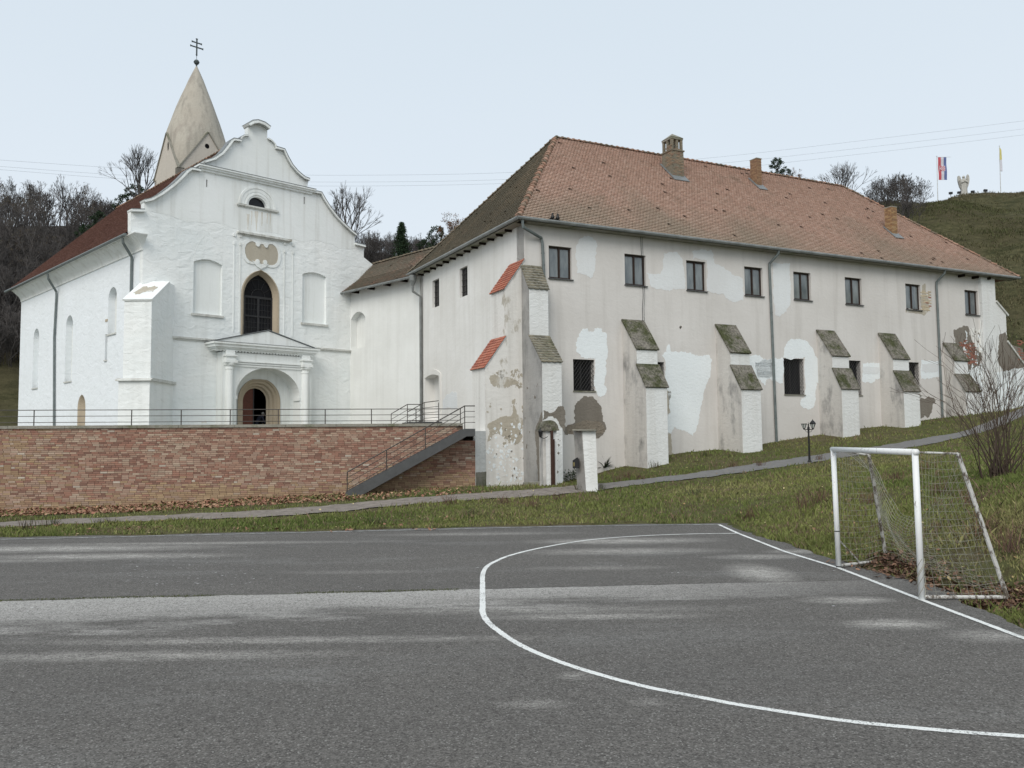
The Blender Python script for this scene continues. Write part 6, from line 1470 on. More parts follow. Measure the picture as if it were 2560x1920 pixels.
for s_, q_ in ((1, V[7]), (-1, V[9])):
    mb = MB(); q_ = np.array(q_); mb.lathe(q_-[0, 0, .05], [(.02, -.02), (.035, .0), (.035, .05), (.02, .08)], 8)
    for k_ in range(5): a = q_+np.array([*(FC.n*(k_-2)*.015), -.05]); mb.tube([a, a+np.array([*(FC.d*.025), -.05]), a+np.array([*(FC.d*.015), -.075-.006*(2-abs(k_-2))])], [.009, .008, .006], 5)
    mb.build('hand', skin_m, per, smooth=True)
for q_ in (V[12], V[15]): mb = MB(); q_ = np.array(q_); mb.box((q_[0]+.04, q_[1], q_[2]-.03), .27, .1, .09, math.atan2(FC.d[1], FC.d[0])); mb.build('shoe', IRON, per)
mb = MB(); q_ = np.array(V[7]); mb.box((q_[0]+.03, q_[1], q_[2]-.12), .2, .03, .14, .6); single(mb, 'paper', bagm, 'small white paper held by the person in the church doorway', 'paper')

# ================================================================== TREES
def segs_to_mb(segs, col=None):
    mb = MB()
    for p, q, r0, r1, sides in segs:
        d = q-p; L_ = math.sqrt(d@d)+1e-9; t = d/L_
        a = np.cross(t, (0, 0, 1.) if abs(t[2]) < .9 else (1., 0, 0)); a /= math.sqrt(a@a)+1e-9; b_ = np.cross(t, a); vs = []
        for c_, r_ in ((p, r0), (q, r1)):
            for k_ in range(sides): an = 2*math.pi*k_/sides; vs.append(c_+(a*math.cos(an)+b_*math.sin(an))*r_)
        mb.add(vs, [(k_, (k_+1) % sides, sides+(k_+1) % sides, sides+k_) for k_ in range(sides)], col)
    return mb
def grow(R, p, d, L_, r_, depth, maxd, spread, up, segs, tips, nch=(2, 4), shrink=.72, wob=.12, thin=.62):
    n = 3 if depth < 2 else 2; q = p
    for i in range(n):
        d = d+np.array([R.gauss(0, wob), R.gauss(0, wob), R.gauss(0, wob)+up*.12]); d /= math.sqrt(d@d)
        q2_ = q+d*L_/n; ra = r_*(1-.3*i/n); rb = r_*(1-.3*(i+1)/n); segs.append((q, q2_, ra, rb, 6 if depth == 0 else (4 if depth < 2 else 3), depth)); 
        if depth >= 1 and i > 0 and R.random() < .5 and depth < maxd:
            grow(R, q2_, rdir(R, d, spread), L_*shrink*.7, rb*thin*.7, depth+2, maxd, spread, up, segs, tips, nch, shrink, wob, thin)
        q = q2_
    if depth >= maxd: tips.append(q); return
    for k_ in range(R.randint(*nch)):
        grow(R, q, rdir(R, d, spread), L_*shrink*R.uniform(.75, 1.15), r_*thin*R.uniform(.8, 1.1), depth+1, maxd, spread, up, segs, tips, nch, shrink, wob, thin)
def rdir(R, d, spread):
    v = np.array([R.gauss(0, 1), R.gauss(0, 1), R.gauss(0, 1)]); v -= d*(v@d); v /= math.sqrt(v@v)+1e-9; a = abs(R.gauss(spread, spread*.35)); return d*math.cos(a)+v*math.sin(a)
def leafcloud(mb, R, centers, n, rad, size, cols, flat=1.):
    for c_ in centers:
        for i in range(n):
            v = np.array([R.gauss(0, 1), R.gauss(0, 1), R.gauss(0, 1)*flat]); v *= rad*R.random()**.4/(math.sqrt(v@v)+1e-9); p = c_+v
            a = np.array([R.gauss(0, 1), R.gauss(0, 1), R.gauss(0, 1)]); a *= size*R.uniform(.6, 1.3)/math.sqrt(a@a); b_ = np.cross(a, [R.gauss(0, 1), R.gauss(0, 1), R.gauss(0, 1)]); b_ *= size*.5/(math.sqrt(b_@b_)+1e-9)
            co = R.choice(cols); v_ = R.uniform(.65, 1.3); mb.add([p-a, p+b_, p+a, p-b_], [(0, 1, 2, 3)], tuple(x*v_ for x in co))
def tree_proto(kind, seed, H):
    """returns trunk mesh, crown mesh of a tree H metres tall"""
    R = random.Random(seed); segs = []; tips = []
    if kind == 'tall':
        grow(R, np.zeros(3)-[0, 0, .5], np.array([0, 0, 1.]), H*.36, H*.014, 0, 5, .38, .9, segs, tips, (2, 3), .70, .09, .66)
    elif kind == 'round':
        grow(R, np.zeros(3)-[0, 0, .5], np.array([0, 0, 1.]), H*.20, H*.020, 0, 6, .42, .45, segs, tips, (3, 4), .78, .08, .62)
    elif kind == 'fan':
        segs.append((np.array([0, 0, -.5]), np.array([0, 0, H*.12]), H*.022, H*.019, 6, 0))
        for i in range(9):
            a = i*.7+R.uniform(-.2, .2); tl_ = R.uniform(.08, .75); grow(R, np.array([0, 0, H*.10]), np.array([math.sin(tl_)*math.cos(a), math.sin(tl_)*math.sin(a), math.cos(tl_)]), H*.34, H*.011, 1, 5, .30, .35, segs, tips, (2, 4), .66, .07, .62)
    elif kind == 'scrub':
        for i in range(9): grow(R, np.array([R.gauss(0, .8), R.gauss(0, .8), -.3]), rdir(R, np.array([0, 0, 1.]), .3), H*.33, H*.009, 1, 5, .38, .8, segs, tips, (2, 3), .68, .12, .68)
    elif kind == 'leafy':
        grow(R, np.zeros(3)-[0, 0, .5], np.array([0, 0, 1.]), H*.36, H*.012, 0, 4, .42, .8, segs, tips, (2, 3), .7, .09, .62)
    zm = max(s[1][2] for s in segs) if segs else H; k_ = H/zm if segs else 1
    segs = [(a*k_, b_*k_, r0, r1, sd_, dp) for a, b_, r0, r1, sd_, dp in segs]; tips = [t*k_ for t in tips]
    t_ = segs_to_mb([s[:5] for s in segs if s[5] <= (0 if kind != 'scrub' else 1)]); c_ = segs_to_mb([(a, b_, max(r0, .019 if kind != 'fan' else .013), max(r1, .014 if kind != 'fan' else .010), sd_) for a, b_, r0, r1, sd_, dp in segs if dp > (0 if kind != 'scrub' else 1)])
    return t_, c_, tips, R
def conifer(seed, H, pine=False):
    R = random.Random(seed); t_ = MB(); t_.tube([(0, 0, -.5), (0, 0, H*.5), (0, 0, H)], [H*.02, H*.012, .02], 6); c_ = MB()
    z = H*(.15 if not pine else .35)
    while z < H:
        f_ = (H-z)/H; rad = H*(.30*f_**.75+.03) if not pine else H*.24*math.sin(math.pi*min(1, (z/H-.3)/.78))+.2
        for i in range(7 if not pine else 5):
            a = R.uniform(0, 6.28); L_ = rad*R.uniform(.65, 1.12); e = np.array([math.cos(a)*L_, math.sin(a)*L_, -L_*.18 if not pine else L_*.35]); b0 = np.array([0, 0, z])
            c_.tube([b0, b0+e], [.03, .01], 3, cap=False, col=(.06, .045, .03))
            for k_ in range(5 if not pine else 1):
                t = (k_+1.4)/6 if not pine else .92; leafcloud(c_, R, [b0+e*t], 7 if not pine else 30, .10*H*(.5+f_*.5) if not pine else .5, .16 if not pine else .2, [(.025, .045, .022), (.035, .06, .028), (.02, .036, .02)])
        z += H*.035 if not pine else H*.07
    return t_, c_
PROTO = {}
def mk(name, t_, c_, tm, cm, colors=False):
    root = bpy.data.objects.new(name, None); COL.objects.link(root); ROOT[root.name] = (0, 0, 0)
    a = t_.build('trunk' if name != 'bare_bush' else 'stems', tm, root); b_ = c_.build('crown', cm, root, colors=colors, smooth=False); KIDS[root.name] = [a, b_]
    if name == 'bare_bush': a['kind'] = 'stuff'
    return root
def plant(pro, P, sc, rz, label, cat='tree', group=None, first=False):
    o = copytree(pro, None, P, rz, sc); tag(o, label, cat, group); return o
protos = []
for s_ in range(4): t_, c_, tp, R = tree_proto('tall', 20+s_, 10); protos.append(mk('bare_tree', t_, c_, BARKM, TWIG_HAZE))
rounds = []
for s_ in range(2): t_, c_, tp, R = tree_proto('fan', 60+s_, 10); rounds.append(mk('bare_tree', t_, c_, BARKM, TWIG_HAZE))
scr = []
for s_ in range(2): t_, c_, tp, R = tree_proto('scrub', 80+s_, 5); scr.append(mk('bare_bush', t_, c_, BARKM, TWIG_HAZE))
# trees that still carry some dry leaves
t_, c_, tp, R = tree_proto('tall', 33, 10); cc_ = MB(); cc_.v = c_.v; cc_.f = c_.f; cc_.c = [(.105, .097, .093)]*len(c_.f); cc_.mi = c_.mi  # same twig tone with the haze lightening in it
leafcloud(cc_, R, [t for t in tp if R.random() < .3], 5, .35, .1, [(.10, .07, .045), (.08, .07, .04)]); tl = mk('bare_tree', t_, cc_, BARKM, BARE, True)
cz, cpi = mk('conifer', *conifer(5, 8), BARKM, BARE, True), mk('pine_tree', *conifer(9, 8, True), BARKM, BARE, True)
t_, c_, tp, R = tree_proto('leafy', 44, 9); cc_ = MB(); cc_.v = c_.v; cc_.f = c_.f; cc_.c = [(.10, .08, .065)]*len(c_.f); cc_.mi = c_.mi
leafcloud(cc_, R, tp, 13, .5, .12, [(.20, .085, .05), (.15, .065, .04), (.17, .11, .06), (.10, .09, .045)]); rl_ = mk('leafy_tree', t_, cc_, BARKM, BARE, True)
R = random.Random(3)
gz = lambda x, y: float(hgt(np.array([x]), np.array([y]))[0])
def hillspot(px, Y): X = (px-1280)/F*Y; return (X, Y, gz(X, Y)-.2)
LBL = 'bare leafless tree in the dense wood on the slope left of the church'
for i in range(200):
    px = R.uniform(-240, 430); Y = R.choice((R.uniform(128, 146), R.uniform(104, 128), R.uniform(84, 110)))
    if px > 250 and Y < 100: Y += 25
    lo_ = 85 if px < 60 else 100
    P = hillspot(px, max(Y, lo_)); sc = R.uniform(.58, .88) if Y > 120 else R.uniform(.55, .82)
    if 230 < px: sc *= .62
    plant(R.choice(protos+[tl, tl]), P, sc, R.uniform(0, 6.28), LBL, 'tree', 'bare trees of the wood left of the church')
for i in range(115):
    px = R.uniform(-200, 330); Y = R.uniform(82, 142); P = hillspot(px, Y)
    plant(R.choice(scr), P, R.uniform(.85, 1.3), R.uniform(0, 6.28), 'tangled bare bush in the undergrowth of the wood left of the church', 'bush', 'undergrowth bushes left of the church')
for i in range(50):
    px = R.uniform(-220, 75); Y = R.uniform(76, 98); P = hillspot(px, Y)
    plant(R.choice(scr), P, R.uniform(.8, 1.4), R.uniform(0, 6.28), 'tangled bare bush at the lower edge of the wood left of the church', 'bush', 'bushes at the lower edge of the wood')
plant(rounds[0], aty(348, 530, 100), .80, 1.0, 'large round bare tree rising directly left of the bell tower', 'tree')
for i, (px, py, Y, h, lab) in enumerate(((305, 560, 110, 1.0, 'dark conifer showing just above the church roof, left of the big bare tree'), (338, 545, 110, 1.12, 'dark conifer above the church roof under the big round bare tree'), (247, 600, 112, 1.0, 'dark conifer behind the lower end of the church roof'), (215, 640, 105, 1.0, 'lowest dark conifer behind the church roof edge'))):
    plant(cpi, aty(px, py+16, Y), h*.55, i*1.3, lab, 'tree')
MB_L = 'bare leafless tree on the ridge between the church gable and the long wing'
for i in range(80):
    px = R.uniform(850, 1200); Y = R.uniform(112, 150); P = hillspot(px, Y)
    plant(R.choice(protos+rounds), P, R.uniform(.30, .45) if px > 960 else R.uniform(.42, .6), R.uniform(0, 6.28), MB_L, 'tree', 'bare trees behind the link building')
for i in range(90):
    px = R.uniform(860, 1200); Y = R.choice((R.uniform(92, 146), R.uniform(135, 150))); P = hillspot(px, Y)
    plant(R.choice(scr), P, (R.uniform(.55, .9) if px < 1090 else R.uniform(.4, .65)), R.uniform(0, 6.28), 'bare bush in the thicket behind the link building', 'bush', 'thicket bushes behind the link building')
plant(rounds[1], aty(868, 640, 125), 1.05, 2.2, 'round-crowned bare tree beside the right slope of the church gable', 'tree')
plant(cz, aty(1004, 655, 118), .68, .4, 'pointed dark green conifer above the link building roof', 'tree')
plant(cpi, aty(1092, 660, 118), .62, .4, 'dark pine left of the reddish-leaved tree above the link roof', 'tree'); plant(cpi, aty(1060, 672, 122), .5, 2.4, 'small dark pine between the conifer and the larger pine', 'tree')
plant(rl_, aty(1128, 650, 105), .68, .4, 'thin tree with reddish brown leaves, left one of the two by the wing roof', 'tree'); plant(rl_, aty(1157, 655, 105), .62, 2.4, 'thin tree with reddish brown leaves touching the hip of the wing roof', 'tree')
plant(cpi, aty(1945, 480, 130), .62, 1.4, 'dark pine top showing above the wing ridge right of the brown chimney', 'tree'); plant(cpi, aty(1968, 484, 130), .45, .4, 'small pine top just right of the larger pine above the ridge', 'tree')
plant(rl_, aty(2003, 490, 130), .48, 1.4, 'shrubby tree with a few reddish leaves above the wing ridge', 'tree')
plant(rounds[0], aty(2108, 540, 130), .85, 3.4, 'pale bare tree with a fan crown above the right end of the ridge', 'tree')
plant(protos[0], aty(2030, 500, 130), .4, 3.4, 'thin bare sapling above the wing ridge', 'tree')
for i, (px, py, Y, s_) in enumerate(((2240, 515, 150, 1.05), (2268, 518, 150, .95), (2212, 516, 150, .9), (2190, 520, 150, .7), (2300, 512, 148, .62), (2240, 545, 140, 1.0), (2215, 545, 142, 1.), (2265, 550, 138, 1.0), (2195, 545, 140, .8), (2285, 540, 142, .9), (2250, 580, 130, .9), (2275, 575, 132, .8), (2228, 525, 147, 1.), (2255, 525, 146, 1.0), (2250, 512, 152, 1.0))):
    plant(scr[i % 2], aty(px, py-12, Y), s_, i*1.1, 'dense bare bush on the shoulder of the hill right of the roof', 'bush', 'bushes on the hill shoulder')
for p in protos+rounds+scr+[tl, cz, cpi, rl_]:
    for ch in KIDS[p.name]: bpy.data.objects.remove(ch)
    bpy.data.objects.remove(p)

# the big bare shrub by the goal
R = random.Random(21); base = hit(2500, 1195, 12, 40)
segs = []; tips = []
for i in range(46):
    a = R.uniform(0, 6.28); tl_ = abs(R.gauss(.42, .25)); d = np.array([math.sin(tl_)*math.cos(a), math.sin(tl_)*math.sin(a), math.cos(tl_)])
    p = np.array([R.gauss(0, .16), R.gauss(0, .16), -.1]); grow(R, p, d, R.uniform(.85, 1.5), R.uniform(.012, .024), 1, 4, .33, .35, segs, tips, (1, 3), .72, .10, .62)
sh = thing('bare_shrub', base, 'large many-stemmed leafless shrub at the right edge behind the goal', 'bush')
off_ = base
t1_ = segs_to_mb([(a+off_, b_+off_, max(r0, .005), max(r1, .004), 4) for a, b_, r0, r1, sd_, dp in segs if dp <= 1]); t1_.build('stem', TWIG2, sh)
t2_ = segs_to_mb([(a+off_, b_+off_, max(r0*.8, .0042), max(r1*.8, .0035), 3) for a, b_, r0, r1, sd_, dp in segs if dp > 1]); t2_.build('twigs', TWIG2, sh)

# yucca beside the leaning pillar
yb = hit(1512, 1178, 20, 60); yu = MB(); R = random.Random(8)
for i in range(60):
    a = R.uniform(0, 6.28); e_ = R.uniform(.15, 1.35); L_ = R.uniform(.5, .8); d = np.array([math.cos(a)*math.cos(e_), math.sin(a)*math.cos(e_), math.sin(e_)]); s_ = np.array([-math.sin(a), math.cos(a), 0])*.022
    p = yb+[0, 0, .12]; q = p+d*L_*.55; t = p+d*L_-[0, 0, .08]; v_ = R.uniform(.7, 1.3); c_ = (.045*v_, .065*v_, .032*v_); yu.add([p-s_, p+s_, q+s_, q-s_, t], [(0, 1, 2, 3), (3, 2, 4)], c_)
single(yu, 'yucca', BARE, 'spiky dark yucca growing between the leaning pillar and the wall', 'plant', base=yb, colors=True)

# ================================================================== GRASS, WEEDS, LEAVES
def quads_obj(name, V, nper, C, mat, label, cat, kind='stuff'):
    """V: (n, nper, 3) polygons, C: (n,3)"""
    n = len(V); me = bpy.data.meshes.new(name)
    me.vertices.add(n*nper); me.vertices.foreach_set('co', V.reshape(-1).astype(np.float32)); me.loops.add(n*nper); me.loops.foreach_set('vertex_index', np.arange(n*nper, dtype=np.int32))
    me.polygons.add(n); me.polygons.foreach_set('loop_start', np.arange(0, n*nper, nper, dtype=np.int32)); me.polygons.foreach_set('loop_total', np.full(n, nper, dtype=np.int32))
    me.update(); at = me.attributes.new('Col', 'FLOAT_COLOR', 'FACE'); at.data.foreach_set('color', np.concatenate([C, np.ones((n, 1))], 1).astype(np.float32).ravel()); me.materials.append(mat)
    o = bpy.data.objects.new(name, me); COL.objects.link(o); tag(o, label, cat, kind=kind); return o
BLD = [LW.P(-1.9, 0, 1.4)[:2]]
wall_poly = [W.P(-30, 0, .02)[:2], W.P(UR, 0, .02)[:2], LW.P(-1.95, 0, .0)[:2], LW.P(UE+6, 0, .0)[:2], (40, 120), (-80, 120)]
bps = []
for a, b_, p2 in [(-.15, .78, 1.78)]+[(x[0], x[1], x[4]) for x in BDAT]: bps.append([LW.P(a, 0, 0)[:2], LW.P(a, 0, p2)[:2], LW.P(b_, 0, p2)[:2], LW.P(b_, 0, 0)[:2]])
def pathdist(X, Y):
    d = np.full(X.shape, 99.)
    for (x, y), w_ in zip(PATHP[::3], pw[::3]): d = np.minimum(d, np.hypot(X-x, (Y-y))-w_*.5)
    return d
def vnoise(X, Y, s, seed=0):
    r_ = np.random.default_rng(seed); o = np.zeros(X.shape)
    for k_ in range(7): a = r_.uniform(0, 6.28); f_ = s*r_.uniform(.6, 1.9); o += np.sin((X*math.cos(a)+Y*math.sin(a))*f_+r_.uniform(0, 6.28))
    return o/2.6
def sample(n, x0, x1, y0, y1):
    # more samples near the court, thinning with distance
    t = rng.random(n); Y = 1/((1-t)/y0+t/y1); X = rng.uniform(-.72, .95, n)*Y+rng.uniform(-1, 1, n)
    ok = (X > x0) & (X < x1); X, Y = X[ok], Y[ok]
    ok = ~inpoly(X, Y, COURT) & ~inpoly(X, Y, wall_poly)
    for p in bps: ok &= ~inpoly(X, Y, p)
    X, Y = X[ok], Y[ok]; return X, Y
X, Y = sample(1080000, -24, 40, 8.2, 58)
pd = pathdist(X, Y); keep = pd > rng.normal(.0, .07, len(X)); X, Y, pd = X[keep], Y[keep], pd[keep]
dens = vnoise(X, Y, 1.4, 1)*.5+vnoise(X, Y, 4., 2)*.4; leafzone = (Y > 24) & (X < -4) & (Y > 25.2+.175*(X+12))
keep = rng.random(len(X)) < np.where(leafzone, .30, .92)*np.clip(.75+.35*dens, .25, 1); debris = (np.hypot((X-6.3)/1.1, (Y-13.3)/2.) < 1); keep &= ~(debris & (rng.random(len(X)) < .85))
X, Y, dens = X[keep], Y[keep], dens[keep]; n = len(X); Zg = hgt(X, Y)
print('blades', n)
clump = np.clip(vnoise(X, Y, 2.2, 5), -1, 1)*.5+.5; hgt_b = (.035+.055*clump)*rng.uniform(.5, 1.5, n)*(1+.006*Y); wd_ = (.0045+.00042*Y)*rng.uniform(.7, 1.3, n)
tall = rng.random(n) < .02; hgt_b[tall] *= 2.0
a = rng.uniform(0, 6.28, n); ln_ = rng.uniform(.1, .9, n)*hgt_b; b2 = rng.uniform(0, 6.28, n)
dx, dy = np.cos(a)*wd_, np.sin(a)*wd_; lx, ly = np.cos(b2)*ln_, np.sin(b2)*ln_
V = np.zeros((n, 4, 3)); V[:, 0] = np.stack([X-dx, Y-dy, Zg-.01], 1); V[:, 1] = np.stack([X+dx, Y+dy, Zg-.01], 1)
V[:, 2] = np.stack([X+dx*.6+lx*.45, Y+dy*.6+ly*.45, Zg+hgt_b*.6], 1); V[:, 3] = np.stack([X+lx, Y+ly, Zg+hgt_b], 1)
gA, gB, gC, gD = np.array([.115, .150, .042]), np.array([.190, .205, .07]), np.array([.29, .25, .13]), np.array([.19, .14, .095])
m1 = np.clip(vnoise(X, Y, .55, 9)*.6+.45+rng.normal(0, .15, n), 0, 1)[:, None]; m2 = np.clip(vnoise(X, Y, .8, 12)*.75-.25+rng.normal(0, .35, n), 0, 1)[:, None]
m3 = (rng.random(n) < .10+.22*np.clip(vnoise(X, Y, 1.3, 15), 0, 1))[:, None]
C = gA*(1-m1)+gB*m1; C = C*(1-m2*.55)+gC*m2*.55; C = np.where(m3, gD, C)*rng.uniform(.7, 1.3, (n, 1))
k = NB('grass_blades'); at = k.n('ShaderNodeAttribute', attribute_name='Col'); k.col(at.outputs['Color']).rough(.8, .15); k.b.inputs['Subsurface Weight'].default_value = 0; GRASS = k.m
quads_obj('grass', V, 4, C, GRASS, 'short rough green and yellowish grass on the bank and verges', 'grass')
# rough tufts on the open hill
n = 150000; Yh = rng.uniform(64, 166, n)**1.0; pxh = rng.uniform(2050, 3000, n); Xh = (pxh-1280)/F*Yh; Zh = hgt(Xh, Yh)
kk = rng.random(n) < np.clip(.5+.5*vnoise(Xh, Yh, .35, 21), .08, 1); Xh, Yh, Zh = Xh[kk], Yh[kk], Zh[kk]; n = len(Xh)
hh = rng.uniform(.12, .42, n); a = rng.uniform(0, 6.28, n); ww = rng.uniform(.03, .09, n); V = np.zeros((n, 4, 3)); dx, dy = np.cos(a)*ww, np.sin(a)*ww; lx, ly = rng.normal(0, .12, n), rng.normal(0, .12, n)
V[:, 0] = np.stack([Xh-dx, Yh-dy, Zh-.03], 1); V[:, 1] = np.stack([Xh+dx, Yh+dy, Zh-.03], 1); V[:, 2] = np.stack([Xh+dx*.7+lx*.6, Yh+dy*.7+ly*.6, Zh+hh*.7], 1); V[:, 3] = np.stack([Xh+lx, Yh+ly, Zh+hh], 1)
m_ = np.clip(vnoise(Xh, Yh, .12, 31)*.6+.5+rng.normal(0, .2, n), 0, 1)[:, None]
quads_obj('hill_grass', V, 4, (np.array([.075, .08, .035])*(1-m_)+np.array([.12, .105, .06])*m_)*rng.uniform(.55, 1.35, (n, 1)), GRASS, 'rough olive and brown grass on the open hillside', 'grass')
# fallen leaves
def leaves(name, X, Y, Zo, size, cols, label):
    n = len(X); Z_ = hgt(X, Y)+Zo; inside_ = inpoly(X, Y, COURT); Z_ = np.where(inside_, .012, Z_); a = rng.uniform(0, 6.28, n); s_ = size*rng.uniform(.6, 1.4, n); tx, ty = rng.normal(0, .45, n), rng.normal(0, .45, n)
    V = np.zeros((n, 5, 3))
    for i, (u, v) in enumerate(((-1, 0), (-.2, -.6), (.8, -.45), (1.1, .3), (-.1, .65))):
        x = (u*np.cos(a)-v*np.sin(a))*s_; y = (u*np.sin(a)+v*np.cos(a))*s_; V[:, i] = np.stack([X+x, Y+y, Z_+x*tx+y*ty+.3*s_], 1)
    C = np.array(cols)[rng.integers(0, len(cols), n)]*rng.uniform(.7, 1.3, (n, 1)); quads_obj(name, V, 5, C, BARE, label, 'leaves')
LC = [(.30, .16, .105), (.26, .125, .085), (.34, .20, .13), (.20, .10, .07), (.38, .25, .16)]
t = rng.uniform(-13, 17.6, 17000); nn_ = rng.uniform(.0, 1, 17000)**.9
Pn = np.array([W.P(u, 0, .1) for u in t]); wd_l = 3.6
X = Pn[:, 0]+W.n[0]*nn_*wd_l; Y = Pn[:, 1]+W.n[1]*nn_*wd_l
keep = (rng.random(len(X)) < np.clip(np.interp(t, [-13, 3, 7, 12, 18], [1., 1., .6, .3, .12])*(1.15-.25*nn_), 0, 1)) & (pathdist(X, Y) > -.1)
leaves('fallen_leaves', X[keep], Y[keep], .02, .055, LC, 'carpet of reddish brown fallen leaves along the foot of the brick wall')
n = 2600; X, Y = sample(n*2, -14, 14, 9, 50); X, Y = X[:1500], Y[:1500]; leaves('fallen_leaves', X, Y, .035, .026, [(.36, .27, .13), (.30, .2, .1), (.45, .38, .2), (.22, .13, .08)], 'pale dry leaves scattered over the grass')
n = 2600; q = rng.random(n); X = np.where(q < .5, rng.normal(6.35, .25, n), rng.normal(6.6, .22, n)); Y = np.where(q < .5, rng.normal(14.3, .75, n), rng.normal(12.0, .45, n)); leaves('fallen_leaves', X, Y, .03, .033, [(.12, .07, .05), (.15, .09, .06), (.09, .06, .045), (.22, .13, .085)], 'heap of dark brown leaves lying in and behind the goal')
cl = []
for x, y in ((420, 1320), (330, 1326), (150, 1318), (105, 1322), (1080, 1322), (945, 1318), (860, 1325), (1130, 1300), (640, 1326), (220, 1328)):
    p = hit(x, y); cl += [(p[0]+rng.normal(0, .25), p[1]+rng.normal(0, .12)) for _ in range(7)]
cl = np.array(cl); leaves('fallen_leaves', cl[:, 0], cl[:, 1], .04, .055, [(.33, .19, .13), (.28, .15, .10)], 'large curled orange-brown leaves on the verge beside the court')
# dry weed clumps, each one a plant
WC_ = [(1125, 1262, .42, 1), (1260, 1262, .35, 1), (1335, 1270, .45, 1), (945, 1315, .35, 0), (65, 1330, .47, 0), (130, 1318, .38, 0), (255, 1312, .25, 0), (1875, 1300, .4, 1), (2010, 1275, .5, 1), (1545, 1205, .5, 1), (1570, 1195, .45, 1), (1600, 1200, .35, 1), (1830, 1170, .3, 1), (1900, 1165, .3, 1), (2055, 1255, .5, 1), (2240, 1200, .4, 1), (2310, 1180, .4, 1), (1180, 1290, .25, 0), (1745, 1240, .3, 0), (1450, 1225, .35, 0), (2050, 1150, .3, 1), (1500, 1225, .3, 0), (2465, 1340, .5, 1), (2440, 1270, .5, 1), (2540, 1380, .5, 1), (2350, 1240, .45, 1), (2180, 1260, .35, 1), (1400, 1250, .3, 1), (1640, 1170, .35, 0), (1765, 1140, .3, 0)]
R = random.Random(5)
for i, (x, y, h_, br) in enumerate(WC_):
    p = hit(x, y, 8, 60); wm = MB(); 
    for j in range(34):
        a = R.uniform(0, 6.28); o_ = np.array([R.gauss(0, .12), R.gauss(0, .1), 0]); d = np.array([R.gauss(0, .28), R.gauss(0, .28), 1.]); hh = h_*R.uniform(.4, 1.1); b0 = p+o_; b1_ = b0+d*hh*.5; b2_ = b0+d*hh+np.array([R.gauss(0, .05), R.gauss(0, .05), 0]); s_ = np.array([math.cos(a), math.sin(a), 0])*.007
        col = R.choice([(.13, .075, .055), (.10, .065, .05), (.17, .11, .075)]) if br else R.choice([(.05, .075, .03), (.08, .09, .04), (.10, .07, .045)])
        wm.add([b0-s_, b0+s_, b1_+s_, b1_-s_, b2_], [(0, 1, 2, 3), (3, 2, 4)], col)
        for k_ in range(3): q = b0+d*hh*R.uniform(.35, 1); e_ = np.array([R.gauss(0, .06), R.gauss(0, .06), R.uniform(.0, .06)]); wm.add([q-s_*.7, q+s_*.7, q+e_], [(0, 1, 2)], col)
    hn = ('tall ' if h_ >= .45 else 'medium ' if h_ >= .38 else 'short ')+('dry brown weed clump ' if br else 'green weed clump ')
    lab = hn+('on the verge at the far left' if x < 200 else 'on the verge near the left edge' if x < 400 else 'on the verge below the staircase' if x < 1000 else 'where the path passes the corner buttress' if x < 1200 else 'on the grass below the corner buttress' if x < 1380 else 'just below the gate pillars' if x < 1480 else 'at the yucca beside the leaning pillar' if x < 1590 else ('close to the foot of the first slab-capped buttress' if x < 1700 else 'between the first and second slab-capped buttresses') if x < 1800 and y < 1210 else 'on the grass above the court corner' if x < 1800 else 'on the path edge left of the lamp post' if y < 1180 and x < 2000 else 'on the grass left of the goal' if x < 2100 else 'seen through the goal net' if x < 2400 else ('highest of three' if y < 1300 else 'middle of three' if y < 1360 else 'lowest of three')+' at the right edge behind the goal')
    single(wm, 'weed_clump', BARE, lab, 'weed', 'dry weed clumps in the grass' if br else 'green weed clumps on the verges', base=p, colors=True)
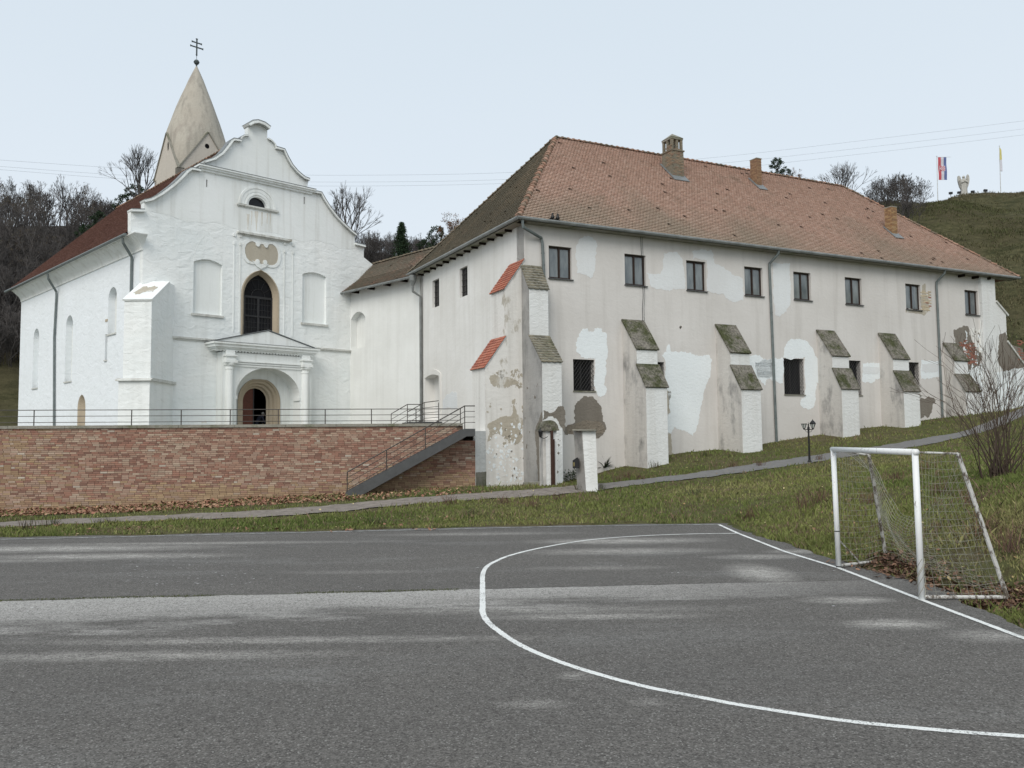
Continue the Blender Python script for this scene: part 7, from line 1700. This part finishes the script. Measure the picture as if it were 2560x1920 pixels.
# ivy-like green plant at the wall between two buttresses
iv = MB(); R = random.Random(17); pb_ = hit(1765, 1122, 20, 60); leafcloud(iv, R, [pb_+[dx_, .1*dx_+.0, .18+.1*math.sin(dx_*3)] for dx_ in np.linspace(-1.1, 1.1, 12)], 38, .28, .05, [(.03, .055, .025), (.045, .075, .03), (.025, .04, .02)])
single(iv, 'nettle_patch', BARE, 'dark green leafy plants at the wall foot left of the second broad buttress', 'plant', base=pb_, colors=True)
ivb = MB(); pb_ = hit(1440, 1200, 20, 60); leafcloud(ivb, R, [pb_+[dx_, 0, .12+.2*R.random()] for dx_ in np.linspace(-.5, .4, 8)], 40, .28, .05, [(.03, .055, .025), (.045, .075, .03), (.025, .04, .02)])
single(ivb, 'nettle_patch', BARE, 'dark green undergrowth between the two gate pillars', 'plant', base=pb_, colors=True)
# moss in the seam, litter flakes on the asphalt
xs = rng.uniform(-8, -.2, 1500); ys = .085*xs+12.98+rng.normal(0, .035, 1500); kk = (vnoise(xs, ys*0, 1.6, 3) > -.1); xs, ys = xs[kk], ys[kk]
n = len(xs); a = rng.uniform(0, 6.28, n); V = np.zeros((n, 3, 3)); hh = rng.uniform(.008, .03, n); V[:, 0] = np.stack([xs-.006*np.cos(a), ys-.006*np.sin(a), 0*xs], 1); V[:, 1] = np.stack([xs+.006*np.cos(a), ys+.006*np.sin(a), 0*xs], 1); V[:, 2] = np.stack([xs+rng.normal(0, .01, n), ys+rng.normal(0, .01, n), hh], 1)
quads_obj('seam_moss', V, 3, np.array([(.07, .08, .03)])*rng.uniform(.6, 1.5, (n, 1)), GRASS, 'thin line of moss and grass in the asphalt seam', 'moss')
fx = []
for x, y in [(300+R.random()*340, 1375+R.random()*90) for _ in range(120)]+[(R.random()*2100, 1340+R.random()*200) for _ in range(70)]: fx.append(onz(x, y)[:2])
fx = np.array(fx); n = len(fx); V = np.zeros((n, 4, 3)); s_ = rng.uniform(.006, .022, n)
for i, (u, v) in enumerate(((-1, -.5), (1, -.6), (.8, .6), (-.7, .5))): V[:, i] = np.stack([fx[:, 0]+u*s_, fx[:, 1]+v*s_, .012+0*s_], 1)
quads_obj('litter_flakes', V, 4, np.full((n, 3), .62)*rng.uniform(.6, 1.2, (n, 1)), BARE, 'small white flakes scattered on the dark asphalt', 'litter')
